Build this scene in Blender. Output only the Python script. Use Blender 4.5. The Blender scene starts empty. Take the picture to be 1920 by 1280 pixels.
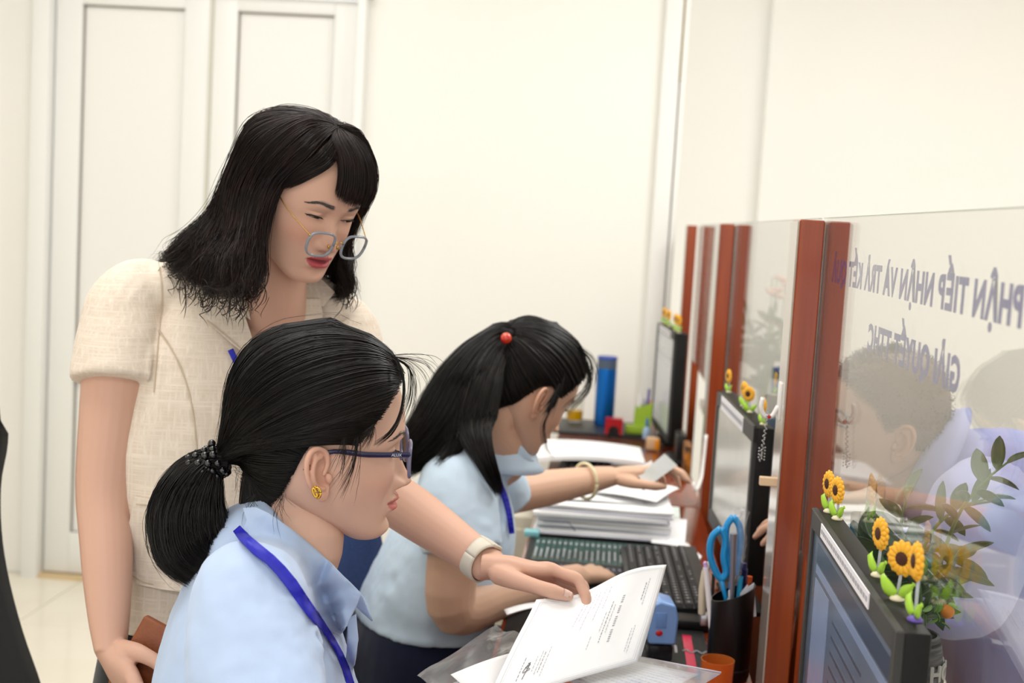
import bpy, bmesh, math, random
import numpy as np
from mathutils import Vector, Matrix
from mathutils.bvhtree import BVHTree

random.seed(7); RNG = np.random.default_rng(7)
PI = math.pi
SC = bpy.context.scene
COL = SC.collection

# ---------------------------------------------------------------- camera
# world: +Y runs along the counter row, +X to the customers' side, Z up (metres)
CAM_Z = 1.45
FPX = 2400.0                                  # focal length, px of a 1920 wide frame
_yaw, _pit, _rol = math.atan(187.6/2400*math.cos(math.radians(5.27))), math.radians(5.27), math.radians(3.3)
_F = Vector((-math.sin(_yaw)*math.cos(_pit), math.cos(_yaw)*math.cos(_pit), -math.sin(_pit)))
_R0 = Vector((math.cos(_yaw), math.sin(_yaw), 0)); _U0 = _R0.cross(_F)
_R = _R0*math.cos(_rol) + _U0*math.sin(_rol); _U = _U0*math.cos(_rol) - _R0*math.sin(_rol)
CAMP = Vector((0, 0, CAM_Z))
cam_d = bpy.data.cameras.new('camera'); cam = bpy.data.objects.new('camera', cam_d); COL.objects.link(cam)
cam.matrix_world = Matrix(((_R.x, _U.x, -_F.x, 0), (_R.y, _U.y, -_F.y, 0), (_R.z, _U.z, -_F.z, CAM_Z), (0, 0, 0, 1)))
cam_d.sensor_width = 36; cam_d.lens = FPX/1920*36; cam_d.clip_start = .05
cam_d.dof.use_dof = True; cam_d.dof.focus_distance = 1.52; cam_d.dof.aperture_fstop = 5.6
SC.camera = cam

# ---------------------------------------------------------------- world, lamps, exposure
wd = bpy.data.worlds.new('world'); SC.world = wd; wd.use_nodes = True
bg = wd.node_tree.nodes['Background']; bg.inputs[0].default_value = (1, .99, .975, 1); bg.inputs[1].default_value = 1.6
SC.view_settings.view_transform = 'Standard'; SC.view_settings.look = 'None'
SC.view_settings.gamma = 1; SC.view_settings.use_curve_mapping = False
SC.view_settings.exposure = -.22
def area(name, loc, size, power, col=(1, .985, .97), rot=(0, 0, 0)):
    l = bpy.data.lights.new(name, 'AREA'); l.shape = 'RECTANGLE'; l.size, l.size_y = size; l.energy = power; l.color = col
    o = bpy.data.objects.new(name, l); COL.objects.link(o); o.location = loc; o.rotation_euler = rot
    return o
area('unseen_overhead_light', (-.9, 1.3, 3.05), (1.2, .6), 20)
area('unseen_overhead_light', (-1.4, 3.6, 3.05), (1.2, .6), 18)  # unseen lamp, placed so that it lights the door
area('unseen_overhead_light', (1.4, 3.2, 3.05), (1.2, .6), 58)  # unseen lamp over the hall, strengthened to brighten its wall
area('unseen_overhead_light', (-.35, 2.25, 3.05), (1.2, .6), 20)  # extra unseen lamp, added to brighten the desks and the ponytailed woman
area('unseen_overhead_light', (-.6, -1.2, 3.05), (1.2, .6), 34)

# ---------------------------------------------------------------- pixel -> world
def ray(px, py): return (_F*FPX + _R*(px-960) + _U*(640-py)).normalized()
def W(px, py, Y):
    d = ray(px, py); return CAMP + d*(Y/d.y)
def WZ(px, py, z):
    d = ray(px, py); return CAMP + d*((z-CAM_Z)/d.z)
def PX(p):
    v = Vector(p)-CAMP; k = v.dot(_F); return (960+FPX*v.dot(_R)/k, 640-FPX*v.dot(_U)/k)

# ---------------------------------------------------------------- colours and materials
def lin(c):
    if isinstance(c, str):
        c = c.lstrip('#'); c = [int(c[i:i+2], 16)/255 for i in (0, 2, 4)]
        c = [x/12.92 if x <= .04045 else ((x+.055)/1.055)**2.4 for x in c]
    return (*c[:3], 1)
MATS = {}
def mat(name, col, rough=.5, metal=0, spec=.5, trans=0, ior=1.45, coat=0, coat_r=.1, emit=None, es=0, alpha=1, sheen=0, sss=0, noise=None, bump=None, wave=None, ani=0):
    """principled material; noise=(scale,second colour,detail,stretch) mottles, bump=(scale,strength,stretch), wave=(scale,col2,dist) grain"""
    if name in MATS: return MATS[name]
    m = bpy.data.materials.new(name); m.use_nodes = True; nt = m.node_tree; b = nt.nodes['Principled BSDF']
    b.inputs['Base Color'].default_value = lin(col); b.inputs['Roughness'].default_value = rough
    b.inputs['Metallic'].default_value = metal; b.inputs['Specular IOR Level'].default_value = spec
    b.inputs['Transmission Weight'].default_value = trans; b.inputs['IOR'].default_value = ior
    b.inputs['Coat Weight'].default_value = coat; b.inputs['Coat Roughness'].default_value = coat_r
    b.inputs['Alpha'].default_value = alpha; b.inputs['Sheen Weight'].default_value = sheen
    if sss: b.inputs['Subsurface Weight'].default_value = sss; b.inputs['Subsurface Radius'].default_value = (.010, .004, .002); b.inputs['Subsurface Scale'].default_value = 1
    if ani: b.inputs['Anisotropic'].default_value = ani
    if emit: b.inputs['Emission Color'].default_value = lin(emit); b.inputs['Emission Strength'].default_value = es
    tc = nt.nodes.new('ShaderNodeTexCoord')
    def mp(stretch):
        n = nt.nodes.new('ShaderNodeMapping'); n.inputs['Scale'].default_value = stretch; nt.links.new(tc.outputs['Object'], n.inputs[0]); return n
    if noise:
        n = nt.nodes.new('ShaderNodeTexNoise'); n.inputs['Scale'].default_value = noise[0]; n.inputs['Detail'].default_value = noise[2] if len(noise) > 2 else 3
        nt.links.new(mp(noise[3] if len(noise) > 3 else (1, 1, 1)).outputs[0], n.inputs['Vector'])
        r = nt.nodes.new('ShaderNodeValToRGB'); r.color_ramp.elements[0].color = lin(col); r.color_ramp.elements[1].color = lin(noise[1])
        r.color_ramp.elements[0].position = .35; r.color_ramp.elements[1].position = .68
        nt.links.new(n.outputs['Fac'], r.inputs[0]); nt.links.new(r.outputs[0], b.inputs['Base Color'])
    if bump:
        n = nt.nodes.new('ShaderNodeTexNoise'); n.inputs['Scale'].default_value = bump[0]; n.inputs['Detail'].default_value = 4
        nt.links.new(mp(bump[2] if len(bump) > 2 else (1, 1, 1)).outputs[0], n.inputs['Vector'])
        u = nt.nodes.new('ShaderNodeBump'); u.inputs['Strength'].default_value = bump[1]; u.inputs['Distance'].default_value = .002
        nt.links.new(n.outputs['Fac'], u.inputs['Height']); nt.links.new(u.outputs[0], b.inputs['Normal'])
    MATS[name] = m; return m
def mat_attr(name, rough=.5, sss=0, spec=.4, coat=0, bump=None):
    m = mat(name, '#ffffff', rough, spec=spec, sss=sss, coat=coat, bump=bump); nt = m.node_tree
    a = nt.nodes.new('ShaderNodeAttribute'); a.attribute_name = 'Col'; nt.links.new(a.outputs['Color'], nt.nodes['Principled BSDF'].inputs['Base Color'])
    return m
def mat_pane(name, tint=(1, 1, 1), ior=1.5, rough=0.0, haze=0, hazecol=(1, 1, 1)):
    """thin clear sheet: Fresnel mirror over a straight-through view (a flat pane does not bend what lies behind it)"""
    if name in MATS: return MATS[name]
    m = bpy.data.materials.new(name); m.use_nodes = True; nt = m.node_tree; nt.nodes.clear(); N = nt.nodes.new; L = nt.links.new
    out = N('ShaderNodeOutputMaterial'); tr = N('ShaderNodeBsdfTransparent'); gl = N('ShaderNodeBsdfGlossy'); mx = N('ShaderNodeMixShader')
    tr.inputs[0].default_value = (*tint, 1); gl.inputs['Roughness'].default_value = rough
    ge = N('ShaderNodeNewGeometry'); fr = N('ShaderNodeFresnel'); m1 = N('ShaderNodeMath'); m1.operation = 'POWER'
    m2 = N('ShaderNodeMath'); m2.operation = 'MULTIPLY_ADD'; m2.inputs[1].default_value = -2; m2.inputs[2].default_value = 1
    L(ge.outputs['Backfacing'], m2.inputs[0]); m1.inputs[0].default_value = ior; L(m2.outputs[0], m1.inputs[1]); L(m1.outputs[0], fr.inputs['IOR'])
    base = tr.outputs[0]
    if haze:
        df = N('ShaderNodeBsdfDiffuse'); df.inputs[0].default_value = (*hazecol, 1); mh = N('ShaderNodeMixShader'); mh.inputs[0].default_value = haze
        L(tr.outputs[0], mh.inputs[1]); L(df.outputs[0], mh.inputs[2]); base = mh.outputs[0]
    L(fr.outputs[0], mx.inputs[0]); L(base, mx.inputs[1]); L(gl.outputs[0], mx.inputs[2]); L(mx.outputs[0], out.inputs[0])
    MATS[name] = m; return m
def mat_wood(name, c1, c2, axis=(1, 1, .06), scale=60, rough=.3, coat=.6):
    m = mat(name, c1, rough, coat=coat, coat_r=.12, noise=(scale, c2, 6, axis)); return m

# ---------------------------------------------------------------- mesh building
class MB:
    """collects shapes, then links them as ONE mesh object"""
    def __init__(s): s.v = []; s.f = []; s.n = 0; s.c = []
    def add(s, verts, faces, M=None):
        verts = np.asarray([tuple(p) for p in verts] if not isinstance(verts, np.ndarray) else verts, float).reshape(-1, 3)
        if M is not None:
            A = np.array(M); verts = verts @ A[:3, :3].T + A[:3, 3]
        s.v.append(verts); k = s.n; s.f += [tuple(i+k for i in f) for f in faces]; s.n += len(verts); return s
    def box(s, c, d, M=None, rz=0):
        x, y, z = d[0]/2, d[1]/2, d[2]/2
        v = [(i, j, k) for i in (-x, x) for j in (-y, y) for k in (-z, z)]
        R = Matrix.Translation(c) @ Matrix.Rotation(rz, 4, 'Z')
        if M is not None: R = M @ R
        return s.add(v, [(0, 1, 3, 2), (4, 6, 7, 5), (0, 4, 5, 1), (2, 3, 7, 6), (0, 2, 6, 4), (1, 5, 7, 3)], R)
    def box2(s, a, b, M=None):
        a, b = np.minimum(a, b), np.maximum(a, b); return s.box((a+b)/2, b-a, M)
    def rbox(s, c, d, r=.004, seg=2, M=None, rz=0):
        bm = bmesh.new(); bmesh.ops.create_cube(bm, size=1)
        for v in bm.verts: v.co = Vector((v.co.x*d[0], v.co.y*d[1], v.co.z*d[2]))
        bmesh.ops.bevel(bm, geom=bm.edges[:], offset=min(r, .49*min(d)), segments=seg, profile=.5, affect='EDGES')
        R = Matrix.Translation(c) @ Matrix.Rotation(rz, 4, 'Z')
        if M is not None: R = M @ R
        bm.verts.index_update(); s.add([v.co[:] for v in bm.verts], [tuple(v.index for v in f.verts) for f in bm.faces], R); bm.free(); return s
    def loft(s, rings, cap=True, closed=True, M=None):
        rings = [np.asarray(r, float) for r in rings]; n = len(rings[0]); V = np.concatenate(rings); F = []
        for i in range(len(rings)-1):
            for j in range(n if closed else n-1):
                a, b = i*n+j, i*n+(j+1) % n; F.append((a, b, b+n, a+n))
        if cap: F.append(tuple(range(n-1, -1, -1))); F.append(tuple(range((len(rings)-1)*n, len(rings)*n)))
        return s.add(V, F, M)
    def tube(s, pts, r, n=8, up=None, cap=True, round_end=False, M=None):
        pts = np.array([tuple(p) for p in pts], float); K = len(pts)
        rr = np.array(r, float)
        if rr.ndim == 0: rr = np.full((K, 2), float(rr))
        elif rr.ndim == 1: rr = np.stack([rr, rr], 1) if len(rr) == K else np.tile(rr, (K, 1))
        T = np.gradient(pts, axis=0); T /= np.linalg.norm(T, axis=1)[:, None]+1e-12
        u = np.array(up if up is not None else ((0, 0, 1) if abs(T[0][2]) < .9 else (1, 0, 0)), float)
        rings = []
        th = np.linspace(0, 2*PI, n, endpoint=False)
        if round_end:
            P = []; Q = []; TT = []
            for a in (80, 60, 35): k = math.radians(a); P.append(pts[0]-T[0]*rr[0].mean()*math.sin(k)*.9); Q.append(rr[0]*math.cos(k)); TT.append(T[0])
            P2 = []; Q2 = []; T2 = []
            for a in (35, 60, 80): k = math.radians(a); P2.append(pts[-1]+T[-1]*rr[-1].mean()*math.sin(k)*.9); Q2.append(rr[-1]*math.cos(k)); T2.append(T[-1])
            pts = np.concatenate([P, pts, P2]); rr = np.concatenate([Q, rr, Q2]); T = np.concatenate([TT, T, T2])
        for p, t, (a, b) in zip(pts, T, rr):
            x = np.cross(u, t); l = np.linalg.norm(x)
            if l < 1e-6: x = np.cross((1, 0, .3), t); l = np.linalg.norm(x)
            x /= l; y = np.cross(t, x)
            if up is None: u = y
            rings.append(p + np.outer(np.cos(th)*a, x) + np.outer(np.sin(th)*b, y))
        return s.loft(rings, cap, True, M)
    def lathe(s, prof, n=24, c=(0, 0, 0), M=None, cap=True):
        th = np.linspace(0, 2*PI, n, endpoint=False)
        rings = [np.stack([np.cos(th)*r+c[0], np.sin(th)*r+c[1], np.full(n, z+c[2])], 1) for r, z in prof]
        return s.loft(rings, cap, True, M)
    def ball(s, c, r, n=12, M=None):
        r = np.array([r, r, r] if np.isscalar(r) else r, float); th = np.linspace(0, 2*PI, n, endpoint=False)
        rings = []
        for k in np.linspace(-PI/2+.08, PI/2-.08, max(6, n//2+2)):
            rings.append(np.stack([np.cos(th)*math.cos(k)*r[0]+c[0], np.sin(th)*math.cos(k)*r[1]+c[1], np.full(n, math.sin(k)*r[2]+c[2])], 1))
        return s.loft(rings, True, True, M)
    def prism(s, poly, z0, z1, M=None):
        n = len(poly); v = [(x, y, z0) for x, y in poly]+[(x, y, z1) for x, y in poly]
        return s.add(v, [tuple(range(n-1, -1, -1)), tuple(range(n, 2*n))]+[(i, (i+1) % n, (i+1) % n+n, i+n) for i in range(n)], M)
    def grid(s, P, thick=0, M=None):
        """P: (a,b,3) sheet; thick gives it a back"""
        P = np.asarray(P, float); a, b, _ = P.shape; F = [(i*b+j, i*b+j+1, (i+1)*b+j+1, (i+1)*b+j) for i in range(a-1) for j in range(b-1)]
        if not thick: return s.add(P.reshape(-1, 3), F, M)
        N = np.cross(np.gradient(P, axis=0), np.gradient(P, axis=1)); N /= np.linalg.norm(N, axis=2)[..., None]+1e-12
        n = a*b; V = np.concatenate([P.reshape(-1, 3), (P-N*thick).reshape(-1, 3)]); F = F+[tuple(x+n for x in f[::-1]) for f in F]
        rim = [i*b for i in range(a)]+[(a-1)*b+j for j in range(1, b)]+[i*b+b-1 for i in range(a-2, -1, -1)]+[j for j in range(b-2, 0, -1)]
        for i in range(len(rim)): p, q = rim[i], rim[(i+1) % len(rim)]; F.append((q, p, p+n, q+n))
        return s.add(V, F, M)
    def verts(s): return np.concatenate(s.v) if s.v else np.zeros((0, 3))
    def mesh(s, name='m'):
        me = bpy.data.meshes.new(name); me.from_pydata(s.verts().tolist(), [], s.f); me.validate(); me.update(); return me
    def build(s, name, m, parent=None, smooth=False, fix=True, mods=None):
        me = s.mesh(name)
        if fix:
            bm = bmesh.new(); bm.from_mesh(me); bmesh.ops.recalc_face_normals(bm, faces=bm.faces); bm.to_mesh(me); bm.free()
        return link(name, me, m, parent, smooth)
def link(name, me, m, parent=None, smooth=False):
    if m is not None and not me.materials: me.materials.append(m)
    if smooth is True: me.polygons.foreach_set('use_smooth', [True]*len(me.polygons))
    elif smooth: me.set_sharp_from_angle(angle=math.radians(smooth)); me.polygons.foreach_set('use_smooth', [True]*len(me.polygons))
    o = bpy.data.objects.new(name, me); COL.objects.link(o)
    if parent is not None: o.parent = parent; o.matrix_parent_inverse = Matrix.Translation(-parent_loc(parent))
    return o
def parent_loc(p):
    return Vector(p.location) if p.parent is None else Vector((0, 0, 0))
def tag(o, label=None, cat=None, group=None, kind=None):
    if label: o['label'] = label
    if cat: o['category'] = cat
    if group: o['group'] = group
    if kind: o['kind'] = kind
    return o
def thing(name, label, cat, loc=(0, 0, 0), group=None):
    o = bpy.data.objects.new(name, None); COL.objects.link(o); o.location = loc; o.empty_display_size = .05
    return tag(o, label, cat, group)
def copy_tree(o, parent=None, dloc=None, top=True):
    c = o.copy(); COL.objects.link(c); c.parent = parent
    for ch in o.children: copy_tree(ch, c, top=False)
    return c
def fix_base(o):
    """move a mesh thing's origin to its own base centre"""
    if o.type != 'MESH' or o.parent: return o
    me = o.data; v = np.empty(len(me.vertices)*3); me.vertices.foreach_get('co', v); v = v.reshape(-1, 3)
    c = (v.min(0)+v.max(0))/2; c[2] = v[:, 2].min(); me.vertices.foreach_set('co', (v-c).ravel()); o.location = Vector(c)+Vector(o.location); me.update(); return o
def crom(pts, n):
    """Catmull-Rom through pts, n samples"""
    P = np.array([tuple(p) for p in pts], float)
    if len(P) == 2: return P[0]+(P[1]-P[0])*np.linspace(0, 1, n)[:, None]
    d = np.r_[0, np.cumsum(np.linalg.norm(np.diff(P, axis=0), axis=1)**.5+1e-9)]
    t = np.linspace(0, d[-1], n); m = np.gradient(P, d, axis=0)
    i = np.clip(np.searchsorted(d, t, 'right')-1, 0, len(P)-2); h = (d[i+1]-d[i])[:, None]; s = ((t-d[i])[:, None])/h
    return (2*s**3-3*s**2+1)*P[i]+(s**3-2*s**2+s)*h*m[i]+(-2*s**3+3*s**2)*P[i+1]+(s**3-s**2)*h*m[i+1]
def smo(a, b, x): t = np.clip((x-a)/(b-a), 0, 1); return t*t*(3-2*t)
def text_mesh(txt, size, depth=.0004, bold=0.0, align='CENTER', spacing=1.0):
    c = bpy.data.curves.new('t', 'FONT'); c.body = txt; c.size = size; c.extrude = depth; c.offset = bold; c.align_x = align; c.align_y = 'CENTER'; c.space_character = spacing
    c.resolution_u = 3
    o = bpy.data.objects.new('t', c); COL.objects.link(o); dg = bpy.context.evaluated_depsgraph_get(); dg.update()
    me = bpy.data.meshes.new_from_object(o.evaluated_get(dg)); bpy.data.objects.remove(o); bpy.data.curves.remove(c); me.materials.clear(); return me
def voxel(mb, size, smooth=3, lam=.5):
    """fuse overlapping closed shapes into one continuous skin"""
    me = mb.mesh('vx'); o = bpy.data.objects.new('vx', me); COL.objects.link(o)
    bm = bmesh.new(); bm.from_mesh(me); bmesh.ops.recalc_face_normals(bm, faces=bm.faces); bm.to_mesh(me); bm.free()
    r = o.modifiers.new('r', 'REMESH'); r.mode = 'VOXEL'; r.voxel_size = size; r.adaptivity = 0
    if smooth:
        k = o.modifiers.new('s', 'SMOOTH'); k.iterations = smooth; k.factor = lam
    dg = bpy.context.evaluated_depsgraph_get(); dg.update(); out = bpy.data.meshes.new_from_object(o.evaluated_get(dg))
    bpy.data.objects.remove(o); bpy.data.meshes.remove(me); return out
def vco(me): v = np.empty(len(me.vertices)*3); me.vertices.foreach_get('co', v); return v.reshape(-1, 3)
def vno(me): v = np.empty(len(me.vertices)*3); me.vertex_normals.foreach_get('vector', v); return v.reshape(-1, 3)
def set_col(me, C):
    a = me.color_attributes.new('Col', 'FLOAT_COLOR', 'POINT'); C = np.concatenate([C, np.ones((len(C), 1))], 1); a.data.foreach_set('color', C.astype(np.float32).ravel())
def join_meshes(name, items):
    """items: (mesh, matrix or None, colours or None) -> one mesh with 'Col'"""
    V = []; F = []; C = []; k = 0
    for me, M, c in items:
        v = vco(me)
        if M is not None: A = np.array(M); v = v @ A[:3, :3].T + A[:3, 3]
        V.append(v); C.append(c if c is not None else np.ones((len(v), 3)))
        F += [tuple(i+k for i in p.vertices) for p in me.polygons]; k += len(v)
    me = bpy.data.meshes.new(name); me.from_pydata(np.concatenate(V).tolist(), [], F); me.update(); set_col(me, np.concatenate(C)); return me
def bvh_of(*objs):
    V = []; F = []; k = 0
    for o in objs:
        me = o.data if hasattr(o, 'data') else o; v = vco(me); V += v.tolist(); F += [tuple(i+k for i in p.vertices) for p in me.polygons]; k += len(v)
    return BVHTree.FromPolygons(V, F)
def drape(poly, bvh, off, thick, Yf, cuts=3, lift=None, smooth_it=3, near=0):
    """cloth piece: outline given as seen from the lens, laid on the body under it at a small stand-off, with real thickness"""
    bm = bmesh.new(); vs = [bm.verts.new((x, y, 0)) for x, y in poly]; bm.faces.new(vs)
    bmesh.ops.triangulate(bm, faces=bm.faces[:])
    for _ in range(cuts): bmesh.ops.subdivide_edges(bm, edges=bm.edges[:], cuts=1, use_grid_fill=False); bmesh.ops.triangulate(bm, faces=bm.faces[:])
    T = []; dirs = []
    for v in bm.verts:
        d = ray(v.co.x, v.co.y); h = bvh.ray_cast(CAMP, d)
        t = h[3] if h[0] is not None else None; T.append(t); dirs.append(d)
    for i, v in enumerate(bm.verts):
        if T[i] is None:
            q = W(v.co.x, v.co.y, Yf); n = bvh.find_nearest(q)[0]; T[i] = (n-CAMP).dot(dirs[i]) if n is not None else (q-CAMP).length
    T = np.array(T); bm.verts.index_update(); nb = [[e.other_vert(v).index for e in v.link_edges] for v in bm.verts]
    for _ in range(near): T = np.array([min(T[i], *T[n]) for i, n in enumerate(nb)])
    for _ in range(smooth_it): T = np.array([.5*T[i]+.5*np.mean(T[n]) for i, n in enumerate(nb)])
    pp = [(v.co.x, v.co.y) for v in bm.verts]
    for i, v in enumerate(bm.verts):
        o_ = off if lift is None else off+lift(*pp[i]); v.co = CAMP+dirs[i]*(T[i]-o_)
    bmesh.ops.recalc_face_normals(bm, faces=bm.faces[:])
    if sum((f.normal.dot(CAMP-f.calc_center_median()) for f in bm.faces)) < 0: bmesh.ops.reverse_faces(bm, faces=bm.faces[:])
    me = bpy.data.meshes.new('d'); bm.to_mesh(me); bm.free()
    v = vco(me); n = vno(me); k = len(v); F = [tuple(p.vertices) for p in me.polygons]
    cnt = {}
    for f in F:
        for a, b in zip(f, f[1:]+f[:1]): cnt[(a, b)] = 1
    rim = [(a, b) for a, b in cnt if (b, a) not in cnt]
    F2 = F+[tuple(i+k for i in f[::-1]) for f in F]+[(b, a, a+k, b+k) for a, b in rim]
    out = bpy.data.meshes.new('d'); out.from_pydata(np.concatenate([v, v-n*thick]).tolist(), [], F2); out.update(); bpy.data.meshes.remove(me); return out
def strip_poly(pts, w):
    """px polyline -> px outline of a strap; w width(s) in px"""
    P = crom([(x, y, 0) for x, y in pts], 14)[:, :2]; T = np.gradient(P, axis=0); T /= np.linalg.norm(T, axis=1)[:, None]; N = np.stack([-T[:, 1], T[:, 0]], 1)
    w = np.interp(np.linspace(0, 1, 14), np.linspace(0, 1, len(w)), w)[:, None]/2 if not np.isscalar(w) else w/2
    return [tuple(p) for p in P+N*w]+[tuple(p) for p in (P-N*w)[::-1]]
# ================================================================ materials
M_wall = mat('cream_paint', '#f3f1ea', .75, noise=(1.3, '#f5f3ec', 2))
M_wall2 = mat('hall_paint', '#f7f5ef', .75, noise=(1.1, '#f8f7f2', 2))
M_pvc = mat('white_pvc', '#eeeeea', .35)
M_panel = mat('white_door_panel', '#f1f0ec', .45)
M_gap = mat('dark_gap', '#8f8b82', .7)
M_tile = mat('cream_floor_tile', '#efe9da', .12, noise=(3, '#e9e2d1', 4), spec=.5)
M_grout = mat('grout', '#c9c1ae', .8)
M_ceil = mat('ceiling_paint', '#f4f2ec', .8)
M_wood = mat_wood('red_lacquered_wood', '#86330e', '#9c4414', (1, 1, .05), 45, .25, .5)
M_desk = mat_wood('desk_lacquered_wood', '#6c260f', '#8a3717', (1, .05, 1), 45, .22, .6)
M_alu = mat('brushed_strip', '#9c9a96', .35, metal=.8)
M_glass = mat_pane('partition_glass', (.985, .992, .985))
M_edge = mat('glass_edge_green', '#9fb3a2', .2, trans=.3)
M_blue = mat('blue_vinyl_lettering', '#150f86', .45)
M_blk = mat('black_plastic', '#0d0d0f', .38)
M_blk2 = mat('dark_grey_plastic', '#232427', .45)
M_white = mat('white_plastic', '#eceae6', .35)
M_paper = mat('white_paper', '#f4f4f5', .75)
M_paper2 = mat('bluish_paper_edge', '#dcdfec', .8, noise=(1, '#f0f1f6', 8, (1, 1, 400)))
M_ink = mat('print_ink', '#55565c', .8)
M_inkl = mat('pale_print_ink', '#a9aab0', .8)

# ================================================================ room shell
WB = 4.95; ZF = -.085                             # back wall, floor level
def struct(name, mb, m, parent=None, smooth=False): return tag(mb.build(name, m, parent, smooth), kind='structure') if parent is None else mb.build(name, m, parent, smooth)
DX0, DX1, DZ = -2.255, -1.04, 2.27               # double door opening
b = MB(); b.box2((-3.0, WB, ZF), (DX0-.06, WB+.12, 3.2)); b.box2((DX1+.03, WB, ZF), (.197, WB+.12, 3.2)); b.box2((DX0-.06, WB, DZ+.05), (DX1+.03, WB+.12, 3.2))
struct('wall_back', b, M_wall)
struct('wall_hall', MB().box2((.0, 5.75, ZF), (3.6, 5.87, 3.2)), M_wall2)
struct('trim_1', MB().box2((.60, 5.65, ZF), (3.6, 5.75, 3.2)), M_wall2)          # shallow pier on the hall wall
struct('wall_left', MB().box2((-2.72, -2.2, ZF), (-2.60, WB, 3.2)), M_wall)
struct('wall_right', MB().box2((3.0, -2.2, ZF), (3.12, 5.65, 3.2)), M_wall2)
struct('ceiling', MB().box2((-2.72, -2.2, 3.1), (3.12, 5.87, 3.2)), M_ceil)
fl = struct('floor', MB().box2((-2.72, -2.2, ZF-.06), (3.12, 5.87, ZF-.008)), M_grout)
tile = None
for ix in range(10):
    for iy in range(8):
        x, y = -2.6+.6*ix+.3-.07, WB-.6*iy-.3
        if y < .1 or x > 2.9: continue
        if tile is None:
            tile = MB().rbox((0, 0, -.004), (.596, .596, .008), .0015, 1).build('tile', M_tile, fl, 30); t = tile
        else:
            t = tile.copy(); COL.objects.link(t)
        t.location = (x, y, ZF)
# white plastic trunking on the end of the back wall
struct('trim_2', MB().rbox((.157, WB-.016, 1.5), (.066, .032, 3.17), .006).rbox((.205, WB-.01, 1.5), (.02, .05, 3.17), .004), M_pvc, smooth=30)
struct('trim_3', MB().box2((.190, WB-.034, 2.02), (.197, WB-.0, 3.1)), mat('joint_brown', '#9b8b62', .7))
struct('baseboard_back', MB().box2((DX1+.06, WB-.012, ZF), (.12, WB, ZF+.09)), M_pvc)

# ---------------------------------------------------------------- double door: frame, two leaves with recessed panels
dr = thing('door_1', None, None, ((DX0+DX1)/2, WB, ZF)); dr['kind'] = 'structure'
b = MB(); b.rbox((DX0-.03, WB-.01, DZ/2+ZF/2), (.07, .1, DZ+.02-ZF), .006).rbox((DX1+.015, WB-.01, DZ/2+ZF/2), (.035, .1, DZ+.02-ZF), .006).rbox(((DX0+DX1)/2, WB-.01, DZ+.028), (DX1-DX0+.1, .1, .05), .006)
b.build('frame', M_pvc, dr, 30)
b = MB().box2((DX0, WB-.05, ZF), (DX1, WB+.05, ZF+.012)); b.build('threshold', mat('threshold_wood', '#d8bf94', .5), dr)
def leaf(x0, x1, st, name='leaf'):
    y0, y1 = WB-.012, WB+.03; zr = (ZF+.018, .10, .72, .835, 2.205, 2.262)   # rails: bottom, panel, lock rail, panel, top
    b = MB()
    for a, c in ((x0, x0+st), (x1-st, x1)): b.rbox(((a+c)/2, (y0+y1)/2, (zr[0]+zr[5])/2), (c-a, y1-y0, zr[5]-zr[0]), .006)
    for a, c in ((zr[0], zr[1]), (zr[2], zr[3]), (zr[4], zr[5])): b.rbox(((x0+x1)/2, (y0+y1)/2, (a+c)/2), (x1-x0-2*st+.004, y1-y0, c-a), .006)
    o = b.build(name, M_pvc, dr, 30)
    for a, c in ((zr[1], zr[2]), (zr[3], zr[4])):
        MB().box2((x0+st, WB+.012, a), (x1-st, WB+.02, c)).build('panel', M_panel, o)
        g = MB(); e = .006
        for p, q in (((x0+st, a), (x0+st+e, c)), ((x1-st-e*.5, a), (x1-st, c)), ((x0+st, c-e*.8), (x1-st, c)), ((x0+st, a), (x1-st, a+e*.4))):
            g.box2((p[0], WB+.004, p[1]), (q[0], WB+.0125, q[1]))
        g.build('panel_gasket', M_gap, o)
leaf(DX0+.01, -1.625, .105); leaf(-1.615, DX1-.005, .095)
MB().box2((-1.626, WB-.018, ZF+.02), (-1.614, WB+.02, 2.26)).build('meeting_strip', mat('meeting_strip', '#cfcdbf', .5), dr)

# ---------------------------------------------------------------- counter: three bays divided by paired wooden posts, glass on top
GX = .305; ZG = .985; ZT = 1.484; DESK = .73
BAY = [(.42, 1.92), (2.0, 3.37), (3.45, 4.80)]
POSTS = [.34, 1.92, 3.37, 4.80]
post_labels = [None, 'pair of red-brown lacquered posts beside the large lettered pane, white hook on it', 'middle pair of red-brown posts behind the monitor with sunflowers', 'far pair of red-brown posts against the cream back wall']
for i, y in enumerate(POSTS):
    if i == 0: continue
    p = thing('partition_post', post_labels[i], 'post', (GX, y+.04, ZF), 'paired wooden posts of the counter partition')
    dx = (0, 0, -.002, -.012)[i]
    MB().rbox((.283+dx, y+.04, (1.48+ZF)/2), (.037, .08, 1.48-ZF), .002, 1).build('upright', M_wood, p, 30)
    MB().rbox((.3235+dx*.6, y+.04, (1.48+ZF)/2), (.029, .08, 1.48-ZF), .002, 1).build('upright', M_wood, p, 30)
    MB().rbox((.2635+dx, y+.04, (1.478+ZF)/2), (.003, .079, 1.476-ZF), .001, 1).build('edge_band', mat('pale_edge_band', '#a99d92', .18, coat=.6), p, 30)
    MB().box2((.3017, y+.012, ZG-.004), (.3024, y+.03, 1.475)).box2((.3076, y+.012, ZG-.004), (.3083, y+.03, 1.475)).build('channel_strip', mat('channel_grey', '#77716b', .5), p)
gl = []
glabel = ['clear glass pane with blue mirrored lettering in front of the bald man', 'clear glass pane behind the middle monitor, plain and unlettered near its post', 'clear glass pane behind the farthest monitor by the back wall']
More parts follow.
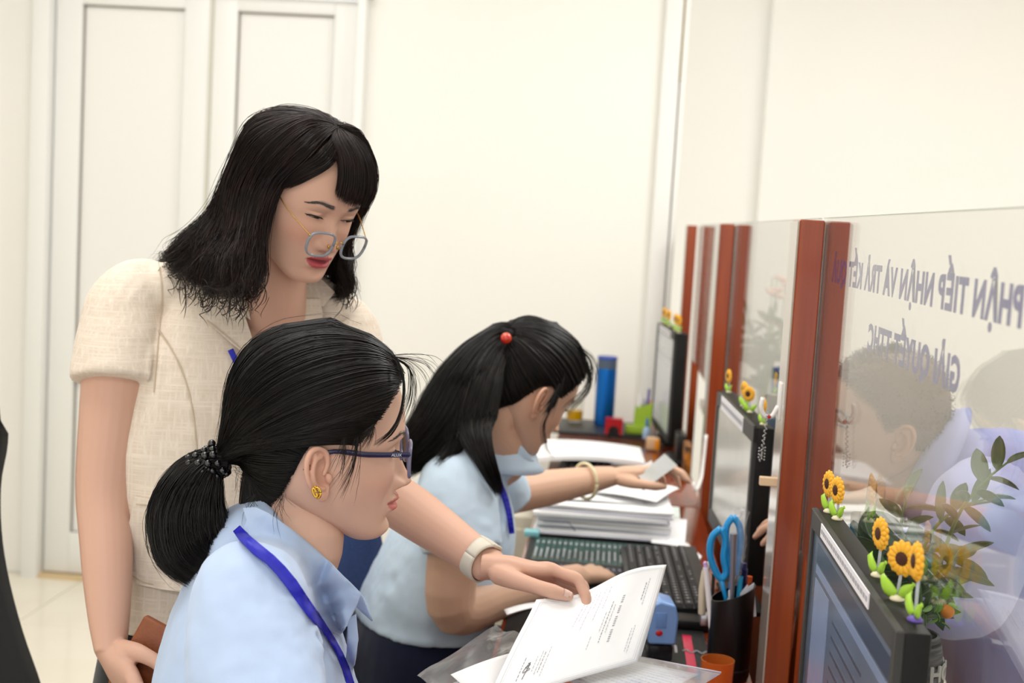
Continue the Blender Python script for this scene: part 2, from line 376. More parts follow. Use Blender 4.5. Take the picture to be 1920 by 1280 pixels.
for i, (y0, y1) in enumerate([(.34, 1.945), (1.99, 3.39), (3.44, 4.82)]):
    g = MB().box2((GX-.0025, y0, ZG), (GX+.0025, y1, ZT)).build('glass_pane', M_glass)
    tag(g, glabel[i], 'glass', 'glass panes of the counter partition'); gl.append(g)
    MB().box2((GX-.0024, y0, ZT-.0002), (GX+.0024, y1, ZT+.0006)).build('top_edge', M_edge, g)
def lettering(txt, size, yc, zc, sx=1.0):
    me = text_mesh(txt, size, .0002, bold=.0018, spacing=1.10)
    # readable from the customers' side: text x runs to +Y there
    me.transform(Matrix(((0, 0, 1, GX+.0030), (-1, 0, 0, yc), (0, 1, 0, zc), (0, 0, 0, 1))) @ Matrix.Diagonal((sx, 1, 1, 1)))
    return me
def on_glass(px, py): d = ray(px, py); return CAMP+d*((GX+.003)/d.x)
e0, e1 = on_glass(1561, 505).y, on_glass(1906, 570).y
zc1 = (on_glass(1605, 512).z+on_glass(1860, 560).z)/2; zc1 -= .004; zc2 = -.003+(on_glass(1655, 640).z+on_glass(1790, 700).z)/2
l1 = lettering('BỘ PHẬN TIẾP NHẬN VÀ TRẢ KẾT QUẢ', .0435, 0, zc1, 1.0); v = vco(l1)
# widths: the part from PHẬN on spans e0..e1
k = (e0-e1)/(np.ptp(v[:, 1])*.895); v[:, 1] = e0-(v[:, 1].max()-v[:, 1])*k if False else v[:, 1]
def put_line(me, ya, yb):
    v = vco(me); lo, hi = v[:, 1].min(), v[:, 1].max(); v[:, 1] = ya+(v[:, 1]-lo)/(hi-lo)*(yb-ya); me.vertices.foreach_set('co', v.ravel()); me.update()
put_line(l1, e0, e0-(e0-e1)/.895)
link('lettering', l1, M_blue, gl[0])
l2 = lettering('GIẢI QUYẾT TTHC', .0435, 0, zc2, 1.0); put_line(l2, on_glass(1627, 640).y, on_glass(1800, 700).y); link('lettering', l2, M_blue, gl[0])

# desks: one continuous run of bays, each desk its own thing
dl = ['red-brown lacquered desk under the papers and pen cup, middle bay', 'red-brown lacquered desk by the back wall under the farthest monitor', 'red-brown lacquered desk in front of the smiling seated woman']
for i, (y0, y1) in enumerate([(1.925, 3.365), (3.375, 4.8), (.5, 1.915)]):
    d = thing('counter_desk', dl[i], 'desk', (0.05, (y0+y1)/2, ZF), 'counter desks of the three bays')
    MB().rbox((.05, (y0+y1)/2, DESK-.0125), (.43, y1-y0, .025), .004).build('desk_top', M_desk, d, 30)
    MB().rbox((.06, y0+.012, (DESK-.025+ZF)/2), (.40, .022, DESK-.027-ZF), .002, 1).build('side_panel', M_wood, d, 30)
    MB().rbox((.06, y1-.012, (DESK-.025+ZF)/2), (.40, .022, DESK-.027-ZF), .002, 1).build('side_panel', M_wood, d, 30)
    MB().rbox((.247, (y0+y1)/2, (DESK-.025+ZF)/2), (.018, y1-y0-.05, DESK-.027-ZF), .002, 1).build('modesty_panel', M_wood, d, 30)
cl = thing('customer_ledge', 'red-brown wooden ledge on the customers\' side of the glass', 'ledge', (.42, 2.6, ZF))
MB().rbox((.418, 2.6, .815), (.145, 4.5, .03), .004).build('ledge_top', M_desk, cl, 30)
MB().rbox((.385, 2.6, (.80+ZF)/2), (.02, 4.4, .80-ZF), .002, 1).build('front_panel', M_wood, cl, 30)
LEDGE = .83
# ================================================================ monitors with labels and sunflower ornaments
M_scr1 = None
def screen_mat(name, c0, c1, gloss=.3):
    m = mat(name, c0, gloss, coat=.3, noise=(6, c1, 3, (1, .6, 1))); nt = m.node_tree; b = nt.nodes['Principled BSDF']
    src = b.inputs['Base Color'].links[0].from_socket; nt.links.new(src, b.inputs['Emission Color']); b.inputs['Emission Strength'].default_value = .32
    return m
M_bez = mat('monitor_bezel', '#3b3b3a', .5, spec=.3)
M_case = mat('monitor_case_black', '#131312', .5, spec=.25)
M_label = mat('label_paper', '#ecebf0', .6)
def monitor(name, label, P_far, P_near, ztop, h, th, scr, bez, content=None, lab=None, stand=True, zdesk=DESK, bz=.016):
    """screen faces -X; P_far/P_near: the (x,y) ends of the screen's plane"""
    f = Vector((*P_far, 0)); n = Vector((*P_near, 0)); u = (n-f); L = u.length; u.normalize(); nrm = Vector((-u.y, u.x, 0))*-1
    if nrm.x > 0: nrm = -nrm
    c = (f+n)/2; M = Matrix(((u.x, -nrm.x, 0, c.x), (u.y, -nrm.y, 0, c.y), (0, 0, 1, 0), (0, 0, 0, 1)))   # local x along screen (towards the lens), y to the back, z up
    r = thing(name, label, 'monitor', (c.x, c.y, zdesk))
    z0 = ztop-h
    MB().rbox((0, th/2+.001, ztop-h/2), (L, th, h), .004, 2, M).build('case', M_case, r, 30)
    b = MB()
    for a0, a1, b0, b1 in ((-L/2, L/2, ztop-bz*1.5, ztop), (-L/2, L/2, z0, z0+bz*1.6), (-L/2, -L/2+bz, z0, ztop), (L/2-bz, L/2, z0, ztop)): b.rbox(((a0+a1)/2, -.001, (b0+b1)/2), (a1-a0, .008, b1-b0), .0015, 1, M)
    b.build('bezel', bez, r, 30)
    s = MB().box2((-L/2+bz*.9, -.0015, z0+bz*1.5), (L/2-bz*.9, .001, ztop-bz*1.4), M).build('screen', scr, r)
    if content:
        for (x0, x1, y0, y1, m) in content:
            MB().box2((-L/2+x0*L, -.0019, ztop-y1*h), (-L/2+x1*L, -.0014, ztop-y0*h), M).build('screen_block', m, s)
    if lab:
        x0, x1, hh = lab; o = MB().box2((-L/2+x0*L, -.0062, ztop-hh), (-L/2+x1*L, -.0049, ztop-.001), M).build('label_strip', M_label, r)
        b = MB(); x = x0+.012
        while x < x1-.02:
            w = random.uniform(.012, .028); b.box2((-L/2+x*L, -.0066, ztop-hh*.66), (-L/2+min(x+w, x1-.01)*L, -.0060, ztop-hh*.36), M); x += w+.008
        b.build('label_print', M_inkl, o)
    if stand:
        b = MB(); b.rbox((0, th+.012, (z0+zdesk)/2+.064), (.05, .022, z0-zdesk+.12), .004, 2, M); b.build('stand_neck', M_case, r, 30)
        MB().rbox((0, .035, zdesk+.007), (.20, .07, .012), .005, 2, M).build('stand_base', M_case, r, 30)
    return r, M, L
M_s1 = screen_mat('screen_blue_grey', '#3d4858', '#566376'); M_s2 = screen_mat('screen_grey', '#9c9b94', '#b4b3ac'); M_s3 = screen_mat('screen_pale', '#98999c', '#a3a4a7')
def flat(name, c, e=.5): m = mat(name, c, .2, emit=c, es=e); return m
S_a, S_b, S_c, S_d = flat('screen_ui_light', '#67738a', .55), flat('screen_ui_dark', '#2c3645'), flat('screen_ui_red', '#7d3a48'), flat('screen_ui_line', '#343b48')
S_e, S_f = flat('screen_ui_grey', '#7d8086'), flat('screen_ui_white', '#a9abae', .25)
cont1 = [(.1, .97, .10, .17, S_b), (.1, .97, .18, .21, S_a), (.1, .30, .23, .93, S_a), (.62, .66, .40, .46, S_c)]
cont1 += [(.36, .36+random.uniform(.25, .55), .27+.052*i, .282+.052*i, S_d) for i in range(12)]
mon1, MM1, ML1 = monitor('desktop_monitor', 'nearest dark monitor with five sunflower ornaments beside the lettered pane', (.268, 1.605), (.267, 1.106), 1.118, .33, .025, M_s1, M_bez, cont1, (.17, .76, .017))
mon2, MM2, ML2 = monitor('desktop_monitor', 'middle monitor with grey screen and black edge behind the blue scissors', (.238, 2.76), (.264, 2.255), 1.118, .285, .031, M_s2, M_bez, None, (.16, .76, .028), bz=.02)
cont3 = [(.06, .95, .055, .09, S_e), (.06, .95, .24, .262, S_e), (.08, .5, .13, .20, S_f), (.08, .9, .3, .9, S_f)]
mon3, MM3, ML3 = monitor('desktop_monitor', 'farthest monitor with pale grey screen near the back wall', (.165, 4.62), (.206, 4.16), 1.125, .362, .04, M_s3, M_bez, cont3, (.15, .8, .02))

M_petal = mat('sunflower_petal', '#f2b02c', .5, sss=.1); M_seed = mat('sunflower_seed', '#4a2412', .7, bump=(900, .8)); M_leaf = mat('lime_clear_leaf', '#bdea52', .2, trans=.3, ior=1.3)
M_rod = mat('clear_rod', '#dfe3ee', .12, trans=.5, ior=1.2); M_vio = mat('violet_base', '#6a56a8', .5); M_crm = mat('cream_base', '#e8dfbd', .5)
def sunflower(loc, label, s=1.0, face=(-1, 0), lean=0.0, base=None, hgt=.032, group='sunflower ornaments stuck on the monitors'):
    r = thing('sunflower_ornament', label, 'ornament', loc, group)
    o = Vector(loc); fx = Vector((face[0], face[1], 0)).normalized(); sd = Vector((-fx.y, fx.x, 0)); up = Vector((0, 0, 1))
    def fr(c): return Matrix(((sd.x, up.x, fx.x, c.x), (sd.y, up.y, fx.y, c.y), (sd.z, up.z, fx.z, c.z), (0, 0, 0, 1)))   # local x side, y up, z facing
    MB().lathe([(.0058*s, 0), (.0062*s, .0015*s), (.004*s, .004*s), (.001*s, .0052*s)], 12, o).build('foot', base or M_crm, r, True)
    tip = o+up*hgt*s+sd*lean*s
    MB().tube([o+up*.004*s, o+up*hgt*.6*s+sd*lean*.4*s, tip], .0013*s, 8).build('stem', M_rod, r, True)
    M = fr(o+up*.004*s)
    for q in (-1, 1):
        b = MB(); P = []
        for t in np.linspace(0, 1, 9):
            w = .0052*s*math.sin(PI*min(1, .12+t*.92))**.8; c = np.array((q*(.0015+.0135*t)*s, (.001+.0125*t**1.3)*s, .002*math.sin(PI*t)*s)); nx = np.array((-.55*q, .75, 0))
            P.append([c+nx*w*k+np.array((0, 0, (.0016-.0022*abs(k))*s)) for k in (-1, -.5, 0, .5, 1)])
        b.grid(np.array(P), .0022*s, M); b.build('leaf', M_leaf, r, True)
    M = fr(tip+fx*.002*s); b = MB(); n = 14
    for ring, (rad, ln, wd, z) in enumerate(((.0098, .0058, .0034, 0.0), (.0085, .0052, .0032, .0014))):
        for i in range(n):
            a = 2*PI*(i+.5*ring)/n; b.ball((rad*s, 0, z*s), (ln*s, wd*s, .0021*s), 8, M @ Matrix.Rotation(a, 4, 'Z'))
    f = b.build('flower_head', M_petal, r, True)
    MB().ball((0, 0, .002*s), (.0064*s, .0064*s, .0026*s), 14, M).build('seed_disc', M_seed, f, True)
    return r
def on_mon(MM, L, t, dy=.014, z=1.118): return MM @ Vector((-L/2+t*L, dy, z))
sunflower(on_mon(MM1, ML1, .05, .012), 'sunflower ornament at the far corner of the nearest monitor, next to the post', 1.12, (-1, -.25))
sunflower(on_mon(MM1, ML1, .125, .016), 'second sunflower ornament from the post on the nearest monitor', 1.12, (-1, -.3))
sunflower(on_mon(MM1, ML1, .635, .014), 'sunflower ornament standing alone halfway along the nearest monitor', 1.12, (-1, -.25), .004, hgt=.040)
sunflower(on_mon(MM1, ML1, .80, .016), 'sunflower ornament turned to the lens, behind the last one on the nearest monitor', 1.15, (-.75, -.75), .004, hgt=.036)
sunflower(on_mon(MM1, ML1, .93, .018), 'violet-footed sunflower ornament at the near corner of the nearest monitor', 1.18, (-1, -.05), .0, M_vio, hgt=.046)
for t, ln, lb in ((.05, 0, 'sunflower ornament at the far corner of the middle monitor'), (.46, .004, 'left one of three bunched sunflower ornaments on the middle monitor'), (.52, 0, 'centre one of three bunched sunflower ornaments on the middle monitor'), (.63, -.004, 'right one of three bunched sunflower ornaments, facing the lens'), (.93, 0, 'sunflower ornament at the near corner of the middle monitor by the hook')):
    sunflower(on_mon(MM2, ML2, t, .016), lb, .98, (-1, -.3 if 'facing' not in lb else -1.2), ln, hgt=.036)
for t, lb in ((.08, 'sunflower ornament at the far corner of the farthest monitor'), (.36, 'second sunflower ornament from the wall on the farthest monitor'), (.74, 'third sunflower ornament from the wall on the farthest monitor'), (.9, 'sunflower ornament at the near corner of the farthest monitor')):
    sunflower(on_mon(MM3, ML3, t, .016, 1.125), lb, 1.25, (-1, -.4))

# ================================================================ desk things, middle bay
M_mat = mat('desk_mat_black', '#131416', .55); M_green = flat('mat_print_green', '#1d4b41', 0); M_pr = flat('mat_print_white', '#a8aab0', 0); M_pink = flat('mat_print_pink', '#d42a52', 0); M_vt = flat('mat_print_violet', '#5a5478', 0)
dm = thing('desk_mat', 'black desk mat printed with green and pink shortcut tables', 'desk mat', (-.03, 2.52, DESK))
MB().rbox((.022, 2.50, DESK+.0016), (.358, .92, .003), .001, 1).build('mat_sheet', M_mat, dm, 30)
b = MB(); p = MB(); q = MB()
for i in range(22):
    x = -.142+i*.0125
    b.box2((x, 2.70, DESK+.0031), (x+.0105, 2.90, DESK+.0034))
    p.box2((x+.003, 2.72+random.random()*.02, DESK+.0034), (x+.0075, 2.79+random.random()*.03, DESK+.0037)); p.box2((x+.003, 2.85, DESK+.0034), (x+.0075, 2.87, DESK+.0037))
    q.box2((x, 2.655, DESK+.0031), (x+.006, 2.675, DESK+.0034)); q.box2((x+.002, 2.56, DESK+.0031), (x+.0055, 2.56+random.uniform(.03, .07), DESK+.0034))
b.build('printed_cells', M_green, dm); p.build('printed_marks', M_pr, dm); q.build('printed_marks', M_vt, dm)
p = MB()
for i in range(7):
    x = .014+i*.0215
    for y, l in ((2.075, .03), (2.16, .045), (2.25, .03)):
        p.box2((x, y, DESK+.0031), (x+.0045, y+l*random.uniform(.6, 1), DESK+.0034))
p.build('printed_marks', M_pr, dm)
MB().box2((.160, 2.06, DESK+.0031), (.176, 2.26, DESK+.0034)).build('printed_header', M_pink, dm)

M_key = mat('keycap_grey', '#2e2e30', .5); M_kb = mat('keyboard_black', '#18181a', .4); M_kbl = mat('key_print', '#b9b9bd', .6)
def keyboard(label, c, L, Wd, rz, z, key_step=.019, tilt=.02):
    """x across (front edge towards -x), y along"""
    r = thing('keyboard', label, 'keyboard', (0, 0, 0)); M = Matrix.Identity(4)
    MB().prism([(-Wd/2, 0), (Wd/2, 0), (Wd/2, .022), (-Wd/2, .010)], -L/2, L/2, Matrix(((1, 0, 0, 0), (0, 0, 1, 0), (0, 1, 0, 0), (0, 0, 0, 1)))).build('keyboard_case', M_kb, r, 30)
    src = {}
    rows = int((Wd-.016)/key_step); n = int((L-.016)/key_step)
    for i in range(rows):
        j = 0; y = -L/2+.008
        while y < L/2-.010:
            w = key_step if not (i == 0 and j in (4,)) else key_step*5
            if i > 0 and (j == 0 or j == n-9): w = key_step*(1.5 if j == 0 else 1.0)
            w = min(w, L/2-.008-y)
            if w < .008: break
            k = round(w, 4)
            if k not in src:
                bm = MB(); a = .0008; hw, hd = w/2-a, key_step/2-a
                bm.loft([[(-hd, -hw, 0), (hd, -hw, 0), (hd, hw, 0), (-hd, hw, 0)], [(-hd+.0022, -hw+.002, .0065), (hd-.001, -hw+.002, .0065), (hd-.001, hw-.002, .0065), (-hd+.0022, hw-.002, .0065)]])
                o = bm.build('key', M_key, r); src[k] = o
            else: o = src[k].copy(); COL.objects.link(o)
            x = -Wd/2+.009+key_step*(i+.5); o.location = (x, y+w/2, .010+.012*(x+Wd/2)/Wd); y += w; j += 1
    b = MB()
    for o in [c_ for c_ in r.children if c_.name.startswith('key') and not c_.name.startswith('keyboard')]:
        if random.random() < .8: l = o.location; b.box2((l.x-.002, l.y-.003, l.z+.0064), (l.x+.002, l.y+.001, l.z+.0068))
    tag(b.build('key_print', M_kbl, r), kind='stuff')
    r.location = (*c, z); r.rotation_euler = (0, 0, rz); return r
keyboard('black keyboard beside the blue self-inking stamp on the middle desk', (.140, 2.60), .47, .165, .03, DESK+.0035)
keyboard('black keyboard half under white papers on the farthest desk', (-.055, 3.80), .40, .15, .0, DESK+.0005)

def sheet_pile(n, poly0, z0, t, seed, label, name='paper_sheaf', group=None, jx=.012, jr=.03, cat='papers', curl=.0, print_top=False):
    rr = random.Random(seed); c = Vector((sum(p[0] for p in poly0)/4, sum(p[1] for p in poly0)/4, 0)); z = z0; last = None
    for i in range(n):
        th = t*rr.uniform(.6, 1.4); M = Matrix.Translation(c+Vector((rr.uniform(-jx, jx), rr.uniform(-jx, jx), z))) @ Matrix.Rotation(rr.uniform(-jr, jr), 4, 'Z')
        P = []
        for a in np.linspace(0, 1, 9):
            row = []
            for bb in np.linspace(0, 1, 7):
                p = (Vector((*poly0[0], 0))*(1-a)+Vector((*poly0[3], 0))*a)*(1-bb)+(Vector((*poly0[1], 0))*(1-a)+Vector((*poly0[2], 0))*a)*bb-c
                row.append((p.x, p.y, th+curl*(abs(a-.5)*2)**3*rr.uniform(.2, 1.0)*(1 if i == n-1 else .12)+rr.uniform(0, .0003)))
            P.append(row)
        o = MB().grid(np.array(P), th*.98, M).build(name, M_paper if i % 3 else M_paper2, None, 30); tag(o, label(i, n), cat, group); fix_base(o); z += th; last = o
    return z, last
ORD = ['lowest', 'second lowest', 'third lowest', 'fourth lowest', 'fifth lowest', 'middle', 'fifth highest', 'fourth highest', 'third highest', 'second highest', 'topmost']
nm = lambda i, n: 'white paper sheaf, %s of the thick stack on the middle desk' % ORD[i]
p4 = [WZ(995, 1015, DESK+.01)[:2], WZ(1285, 1012, DESK+.01)[:2], WZ(1225, 905, DESK+.05)[:2], WZ(985, 915, DESK+.05)[:2]]
p4 = [(-.150, 2.92), (.160, 2.92), (.153, 3.22), (-.155, 3.22)]
ztop, o_ = sheet_pile(11, p4, DESK+.0035, .0058, 3, nm, group='white paper sheaves stacked on the middle desk', curl=.006)
# loose sheets lying on and beside the stack
def loose(name, label, pts, z, cat='paper', bend=.006, m=None, lines=0, group=None, thick=.0006):
    A = [Vector((*p, 0)) for p in pts]; P = []
    for a in np.linspace(0, 1, 10):
        row = []
        for b_ in np.linspace(0, 1, 10):
            q = (A[0]*(1-a)+A[3]*a)*(1-b_)+(A[1]*(1-a)+A[2]*a)*b_; row.append((q.x, q.y, z+.0008+bend*(a*(1-a)*2+math.sin(b_*3+a*2)**2*.35)))
        P.append(row)
    o = MB().grid(np.array(P), thick).build(name, m or M_paper, None, 40); tag(o, label, cat, group)
    if lines:
        b_ = MB(); P = np.array(P)
        for i in range(lines):
            a = .12+.78*i/lines
            for k in range(5):
                s0 = .1+.16*k+random.random()*.02; q = [P[int(a*9)][int(t*9)] for t in (s0, s0+.12)]
                d0, d1 = np.array(q[0])+(0, 0, .0006), np.array(q[1])+(0, 0, .0006); w = np.array((0, .0025, 0))
                b_.add([d0-w, d1-w, d1+w, d0+w], [(0, 1, 2, 3)])
        b_.build('print_lines', M_inkl, o)
    fix_base(o); return o
loose('paper_sheet', 'creased white sheet sliding off the left of the thick stack', [(-.20, 2.97), (.10, 3.01), (.09, 3.22), (-.20, 3.18)], ztop+.006, bend=.012, lines=6)
loose('paper_sheet', 'white sheet fanned out on the stack under the hand with the card', [(-.03, 3.05), (.13, 2.98), (.195, 3.15), (.05, 3.27)], ztop+.021, bend=.008)
loose('paper_sheet', 'white sheet poking out of the stack toward the middle monitor', [(.12, 2.89), (.195, 2.87), (.215, 3.15), (.14, 3.17)], DESK+.012, bend=.002)
loose('paper_slip', 'white paper slip on the desk at the foot of the middle monitor', [(.175, 2.88), (.222, 2.78), (.232, 2.84), (.205, 2.96)], DESK+.001, bend=.002)
tg = loose('adhesive_flag_pad', 'pale blue and cream flag pad on the bare desk behind the stack', [(.145, 3.20), (.20, 3.19), (.205, 3.33), (.15, 3.34)], DESK+.0005, cat='sticky notes', bend=.001, m=mat('pale_flag', '#d7e2dc', .7), thick=.004)
fl_ = MB().tube([(-.13, 2.915, ztop-.03), (-.07, 2.912, ztop-.028), (-.055, 2.911, ztop-.045)], .0012, 6).build('binder_clip', mat('steel_blue_clip', '#56627e', .4, metal=.5)); tag(fl_, 'thin blue-grey clip on the front edge of the thick stack', 'clip'); fix_base(fl_)
tq = MB().rbox((-.155, 2.915, DESK+.0085), (.035, .03, .014), .003).build('correction_tape', mat('teal_plastic', '#8fcdd6', .4), None, 30); tag(tq, 'small teal gadget under the left corner of the thick stack', 'stationery'); fix_base(tq)
# far papers
pf = [(-.215, 3.68), (.12, 3.74), (.11, 4.0), (-.20, 4.02)]
P = []
for a in np.linspace(0, 1, 12):
    row = []
    for b_ in np.linspace(0, 1, 16):
        q = np.array(pf[0])*(1-a)*(1-b_)+np.array(pf[1])*(1-a)*b_+np.array(pf[2])*a*b_+np.array(pf[3])*a*(1-b_); row.append((q[0], q[1], DESK+.030+.012*math.sin(PI*min(1, b_*1.0))**.8*(1-.3*a)))
    P.append(row)
o = MB().grid(np.array(P), .012).build('paper_sheaf', M_paper, None, 40); tag(o, 'arched sheaf of white papers on the keyboard of the farthest desk', 'papers')
MB().grid(np.array(P)[1:3, 3:7]+np.array((0, 0, .0004)), 0).grid(np.array(P)[3:5, 9:13]+np.array((0, 0, .0004)), 0).build('print_block', mat('faint_print', '#d5d5da', .8), o); fix_base(o)

# blue self-inking stamp
r = thing('self_inking_stamp', 'light blue self-inking stamp with a red dot beside the held certificate', 'stamp', (.113, 2.13, DESK))
Mst = Matrix.Translation((.113, 2.13, DESK+.004)) @ Matrix.Rotation(.12, 4, 'Z')
MB().rbox((0, 0, .014), (.040, .052, .026), .003, 2, Mst).build('stamp_base', mat('clear_smoky', '#2a2b30', .15, trans=.6, ior=1.3), r, 30)
b = MB(); pr = [(-.025, .030), (.025, .030), (.026, .082), (.018, .0955), (-.018, .0955), (-.026, .082)]
b.prism([(-.0225, .030), (.0235, .030), (.0245, .052), (.0255, .076), (.019, .098), (-.006, .104), (-.020, .098), (-.025, .080)], -.030, .030, Mst @ Matrix(((1, 0, 0, 0), (0, 0, 1, 0), (0, 1, 0, 0), (0, 0, 0, 1))))
M_sb = mat('stamp_blue', '#7ba3dc', .3, coat=.3); so = b.build('stamp_cap', M_sb, r, 40); bv = so.modifiers.new('b', 'BEVEL'); bv.width = .004; bv.segments = 3
MB().ball((-.006, -.0305, .050), (.0062, .0015, .0050), 14, Mst).build('red_dot', mat('red_plastic', '#c02028', .3), r, True)
MB().rbox((-.004, -.0305, .072), (.018, .0016, .026), .006, 3, Mst).build('window_recess', mat('stamp_blue_dark', '#6c93cf', .3), r, 40)
MB().rbox((-.014, 0, .1012), (.016, .04, .002), .001, 1, Mst).build('index_card', mat('beige_card', '#c9c6b4', .5), r, 30)

# slanted black pen cup and what stands in it
CX, CY = .224, 2.07
r = thing('pen_cup', 'black slant-topped pen cup holding blue scissors beside the post', 'pen holder', (CX, CY, DESK))
def slant(rad, z, n=32, inner=False):
    th = np.linspace(0, 2*PI, n, endpoint=False); x = np.cos(th)*rad; y = np.sin(th)*rad
    return np.stack([CX+x, CY+y, DESK+z+np.where(z > .1, x*.42, 0)], 1)
MB().loft([slant(.030, 0), slant(.0345, .003), slant(.0355, .006), slant(.0355, .142), slant(.0330, .142), slant(.0325, .01), slant(.01, .008)]).build('cup', M_blk, r, 35)
MB().loft([slant(.0362, .018), slant(.0362, .021), slant(.0354, .021), slant(.0354, .018)], cap=False).build('seam_ring', M_blk2, r, 35)
r = thing('scissors', 'blue-handled scissors standing handles up in the black pen cup', 'scissors', (CX-.004, CY, DESK+.02))
M_sc = mat('scissors_blue', '#1d96d8', .3, coat=.2); M_steel = mat('steel', '#b8babd', .3, metal=1)
def handle(pts, rad, name):
    P = crom(list(pts)+[pts[0]], 40); return MB().tube(P[:-1].tolist()+[P[-1]], (rad*.72, rad*.9), 12, up=(0, 1, 0)).build(name, M_sc, r, True)
def lw(px, py, y=CY): p = W(px, py, y); return p
handle([lw(1352, 990), lw(1336, 1005), lw(1331, 1035), lw(1338, 1062), lw(1352, 1085), lw(1361, 1075), lw(1357, 1045), lw(1360, 1010)], .0078, 'handle_ring')
handle([lw(1375, 968, CY+.006), lw(1363, 985, CY+.006), lw(1362, 1020, CY+.006), lw(1368, 1060, CY+.006), lw(1378, 1075, CY+.006), lw(1384, 1050, CY+.006), lw(1388, 1020, CY+.006), lw(1386, 985, CY+.006)], .0078, 'handle_ring')
MB().tube([lw(1350, 1078), lw(1357, 1105), lw(1364, 1135), lw(1366, 1150)], [(.004, .006), (.004, .008), (.0035, .006), (.003, .004)], 10, up=(0, 1, 0)).build('shank', M_sc, r, True)
MB().tube([lw(1375, 1065, CY+.006), lw(1371, 1095, CY+.006), lw(1369, 1130, CY+.006)], [(.004, .006), (.004, .007), (.003, .005)], 10, up=(0, 1, 0)).build('shank', M_sc, r, True)
MB().tube([lw(1364, 1120), (CX-.012, CY, DESK+.02)], [(.001, .007), (.001, .003)], 8, up=(0, 1, 0)).tube([lw(1369, 1120, CY+.006), (CX-.006, CY+.006, DESK+.02)], [(.001, .007), (.001, .003)], 8, up=(0, 1, 0)).build('blades', M_steel, r, True)
def stick(name, label, cat, top, bot, rad, m, capm=None, capl=.012, ring=0, up=None):
    r = thing(name, label, cat, tuple(bot)); t, b_ = Vector(top), Vector(bot); d = (t-b_).normalized()
    MB().tube([b_, t-d*capl], rad, 12, up=up).build('barrel', m, r, 30)
    if capm: MB().tube([t-d*capl, t-d*.002, t], [np.mean(rad)*.75, np.mean(rad)*.75, np.mean(rad)*.4] if np.isscalar(rad) else rad, 12, up=up).build('push_button', capm, r, 30)
    if ring:
        for k in range(ring): c = t-d*(.01+.0035*k); MB().tube([c, c-d*.0018], np.array(rad)*1.12 if not np.isscalar(rad) else rad*1.12, 12, up=up).build('grip_ridge', m, r, 30)
    return r
stick('ballpoint_pen', 'white ballpoint pen with lavender button leaning in the pen cup', 'pen', lw(1322, 1052), (CX-.020, CY-.008, DESK+.015), .0046, mat('pen_white', '#f0eef2', .3), mat('lavender', '#cfaee0', .35), .010)
stick('utility_knife', 'navy ribbed utility knife in the right of the pen cup', 'knife', lw(1394, 1055, CY+.014), (CX+.014, CY+.012, DESK+.015), (.0075, .0055), mat('navy_plastic', '#20225c', .4), None, .0, 8, up=(0, 1, 0))
b = MB().tube([lw(1376, 1000, CY-.012), (CX+.002, CY-.012, DESK+.02)], (.0062, .0008), 8, up=(0, 1, 0)).build('steel_ruler', mat('ruler_steel', '#9fa3ae', .3, metal=.7)); tag(b, 'grey steel ruler standing in front of the blue scissors', 'ruler'); fix_base(b)
b = MB().tube([lw(1389, 1080, CY+.004), (CX+.008, CY+.004, DESK+.02)], .0042, 10).build('marker_pen', mat('cyan_pen', '#2aa3cf', .35)); tag(b, 'cyan marker barrel between knife and paper in the pen cup', 'pen'); fix_base(b)
b = MB().tube([lw(1405, 1080, CY+.022), (CX+.020, CY+.018, DESK+.02)], .0055, 10).build('marker_pen', mat('orange_pen', '#c2501c', .35)); tag(b, 'orange marker barrel at the back of the pen cup', 'pen'); fix_base(b)
for k, (a, c_, d_, lb) in enumerate((((1366, 1108), (1378, 1140), (1372, 1100), 'folded white slip on the left in the pen cup'), ((1388, 1112), (1400, 1140), (1402, 1095), 'folded white slip in the middle of the pen cup'), ((1395, 1105), (1412, 1135), (1414, 1092), 'folded white slip on the right in the pen cup'))):
    y = CY-.014+.006*k; q = [lw(*a, y), lw(*d_, y+.004), lw(c_[0]+6, c_[1]+20, y+.002), lw(c_[0]-12, c_[1]+24, y)]
    P = np.array([[q[0]*(1-s)*(1-t)+q[1]*s*(1-t)+q[2]*s*t+q[3]*(1-s)*t for s in (0, .5, 1)] for t in (0, .5, 1)]); o = MB().grid(P, .0008).build('paper_slip', M_paper2); tag(o, lb, 'paper'); fix_base(o)
# crumpled clear wrapper on the ruler
M_film = mat_pane('clear_film', (.96, .96, .97), 1.4, .08, .06)
P = crom([lw(1378, 962, CY-.010), lw(1396, 958, CY-.010), lw(1390, 985, CY-.008), lw(1392, 1020, CY-.008), lw(1386, 1050, CY-.008), lw(1378, 1085, CY-.008)], 22)
b = MB().tube(P, [(.006+.004*random.random(), .003+.002*random.random()) for _ in P], 7, up=(0, 1, 0)).build('plastic_wrapper', M_film, None, False); tag(b, 'crumpled clear plastic wrapper on the ruler in the pen cup', 'wrapper'); fix_base(b)
# beige stapler standing behind the cup
r = thing('stapler', 'beige stapler standing on end behind the left of the pen cup', 'stapler', tuple(W(1322, 1150, 2.12)))
q = [W(1330, 1055, 2.13), W(1322, 1072, 2.13), W(1317, 1105, 2.125), W(1316, 1150, 2.12)]
MB().tube(q, [(.004, .008), (.006, .010), (.0065, .011), (.0065, .010)], 14, up=(0, 1, 0)).build('stapler_arm', mat('beige_plastic', '#cdbfa6', .4), r, 40)
MB().tube([W(1338, 1075, 2.145), W(1334, 1155, 2.14)], [(.003, .006), (.003, .006)], 10, up=(0, 1, 0)).build('stapler_base', M_blk2, r, 40)
MB().rbox(tuple(W(1326, 1160, 2.13)), (.025, .022, .02), .003).build('stapler_jaw', M_steel, r, 30)
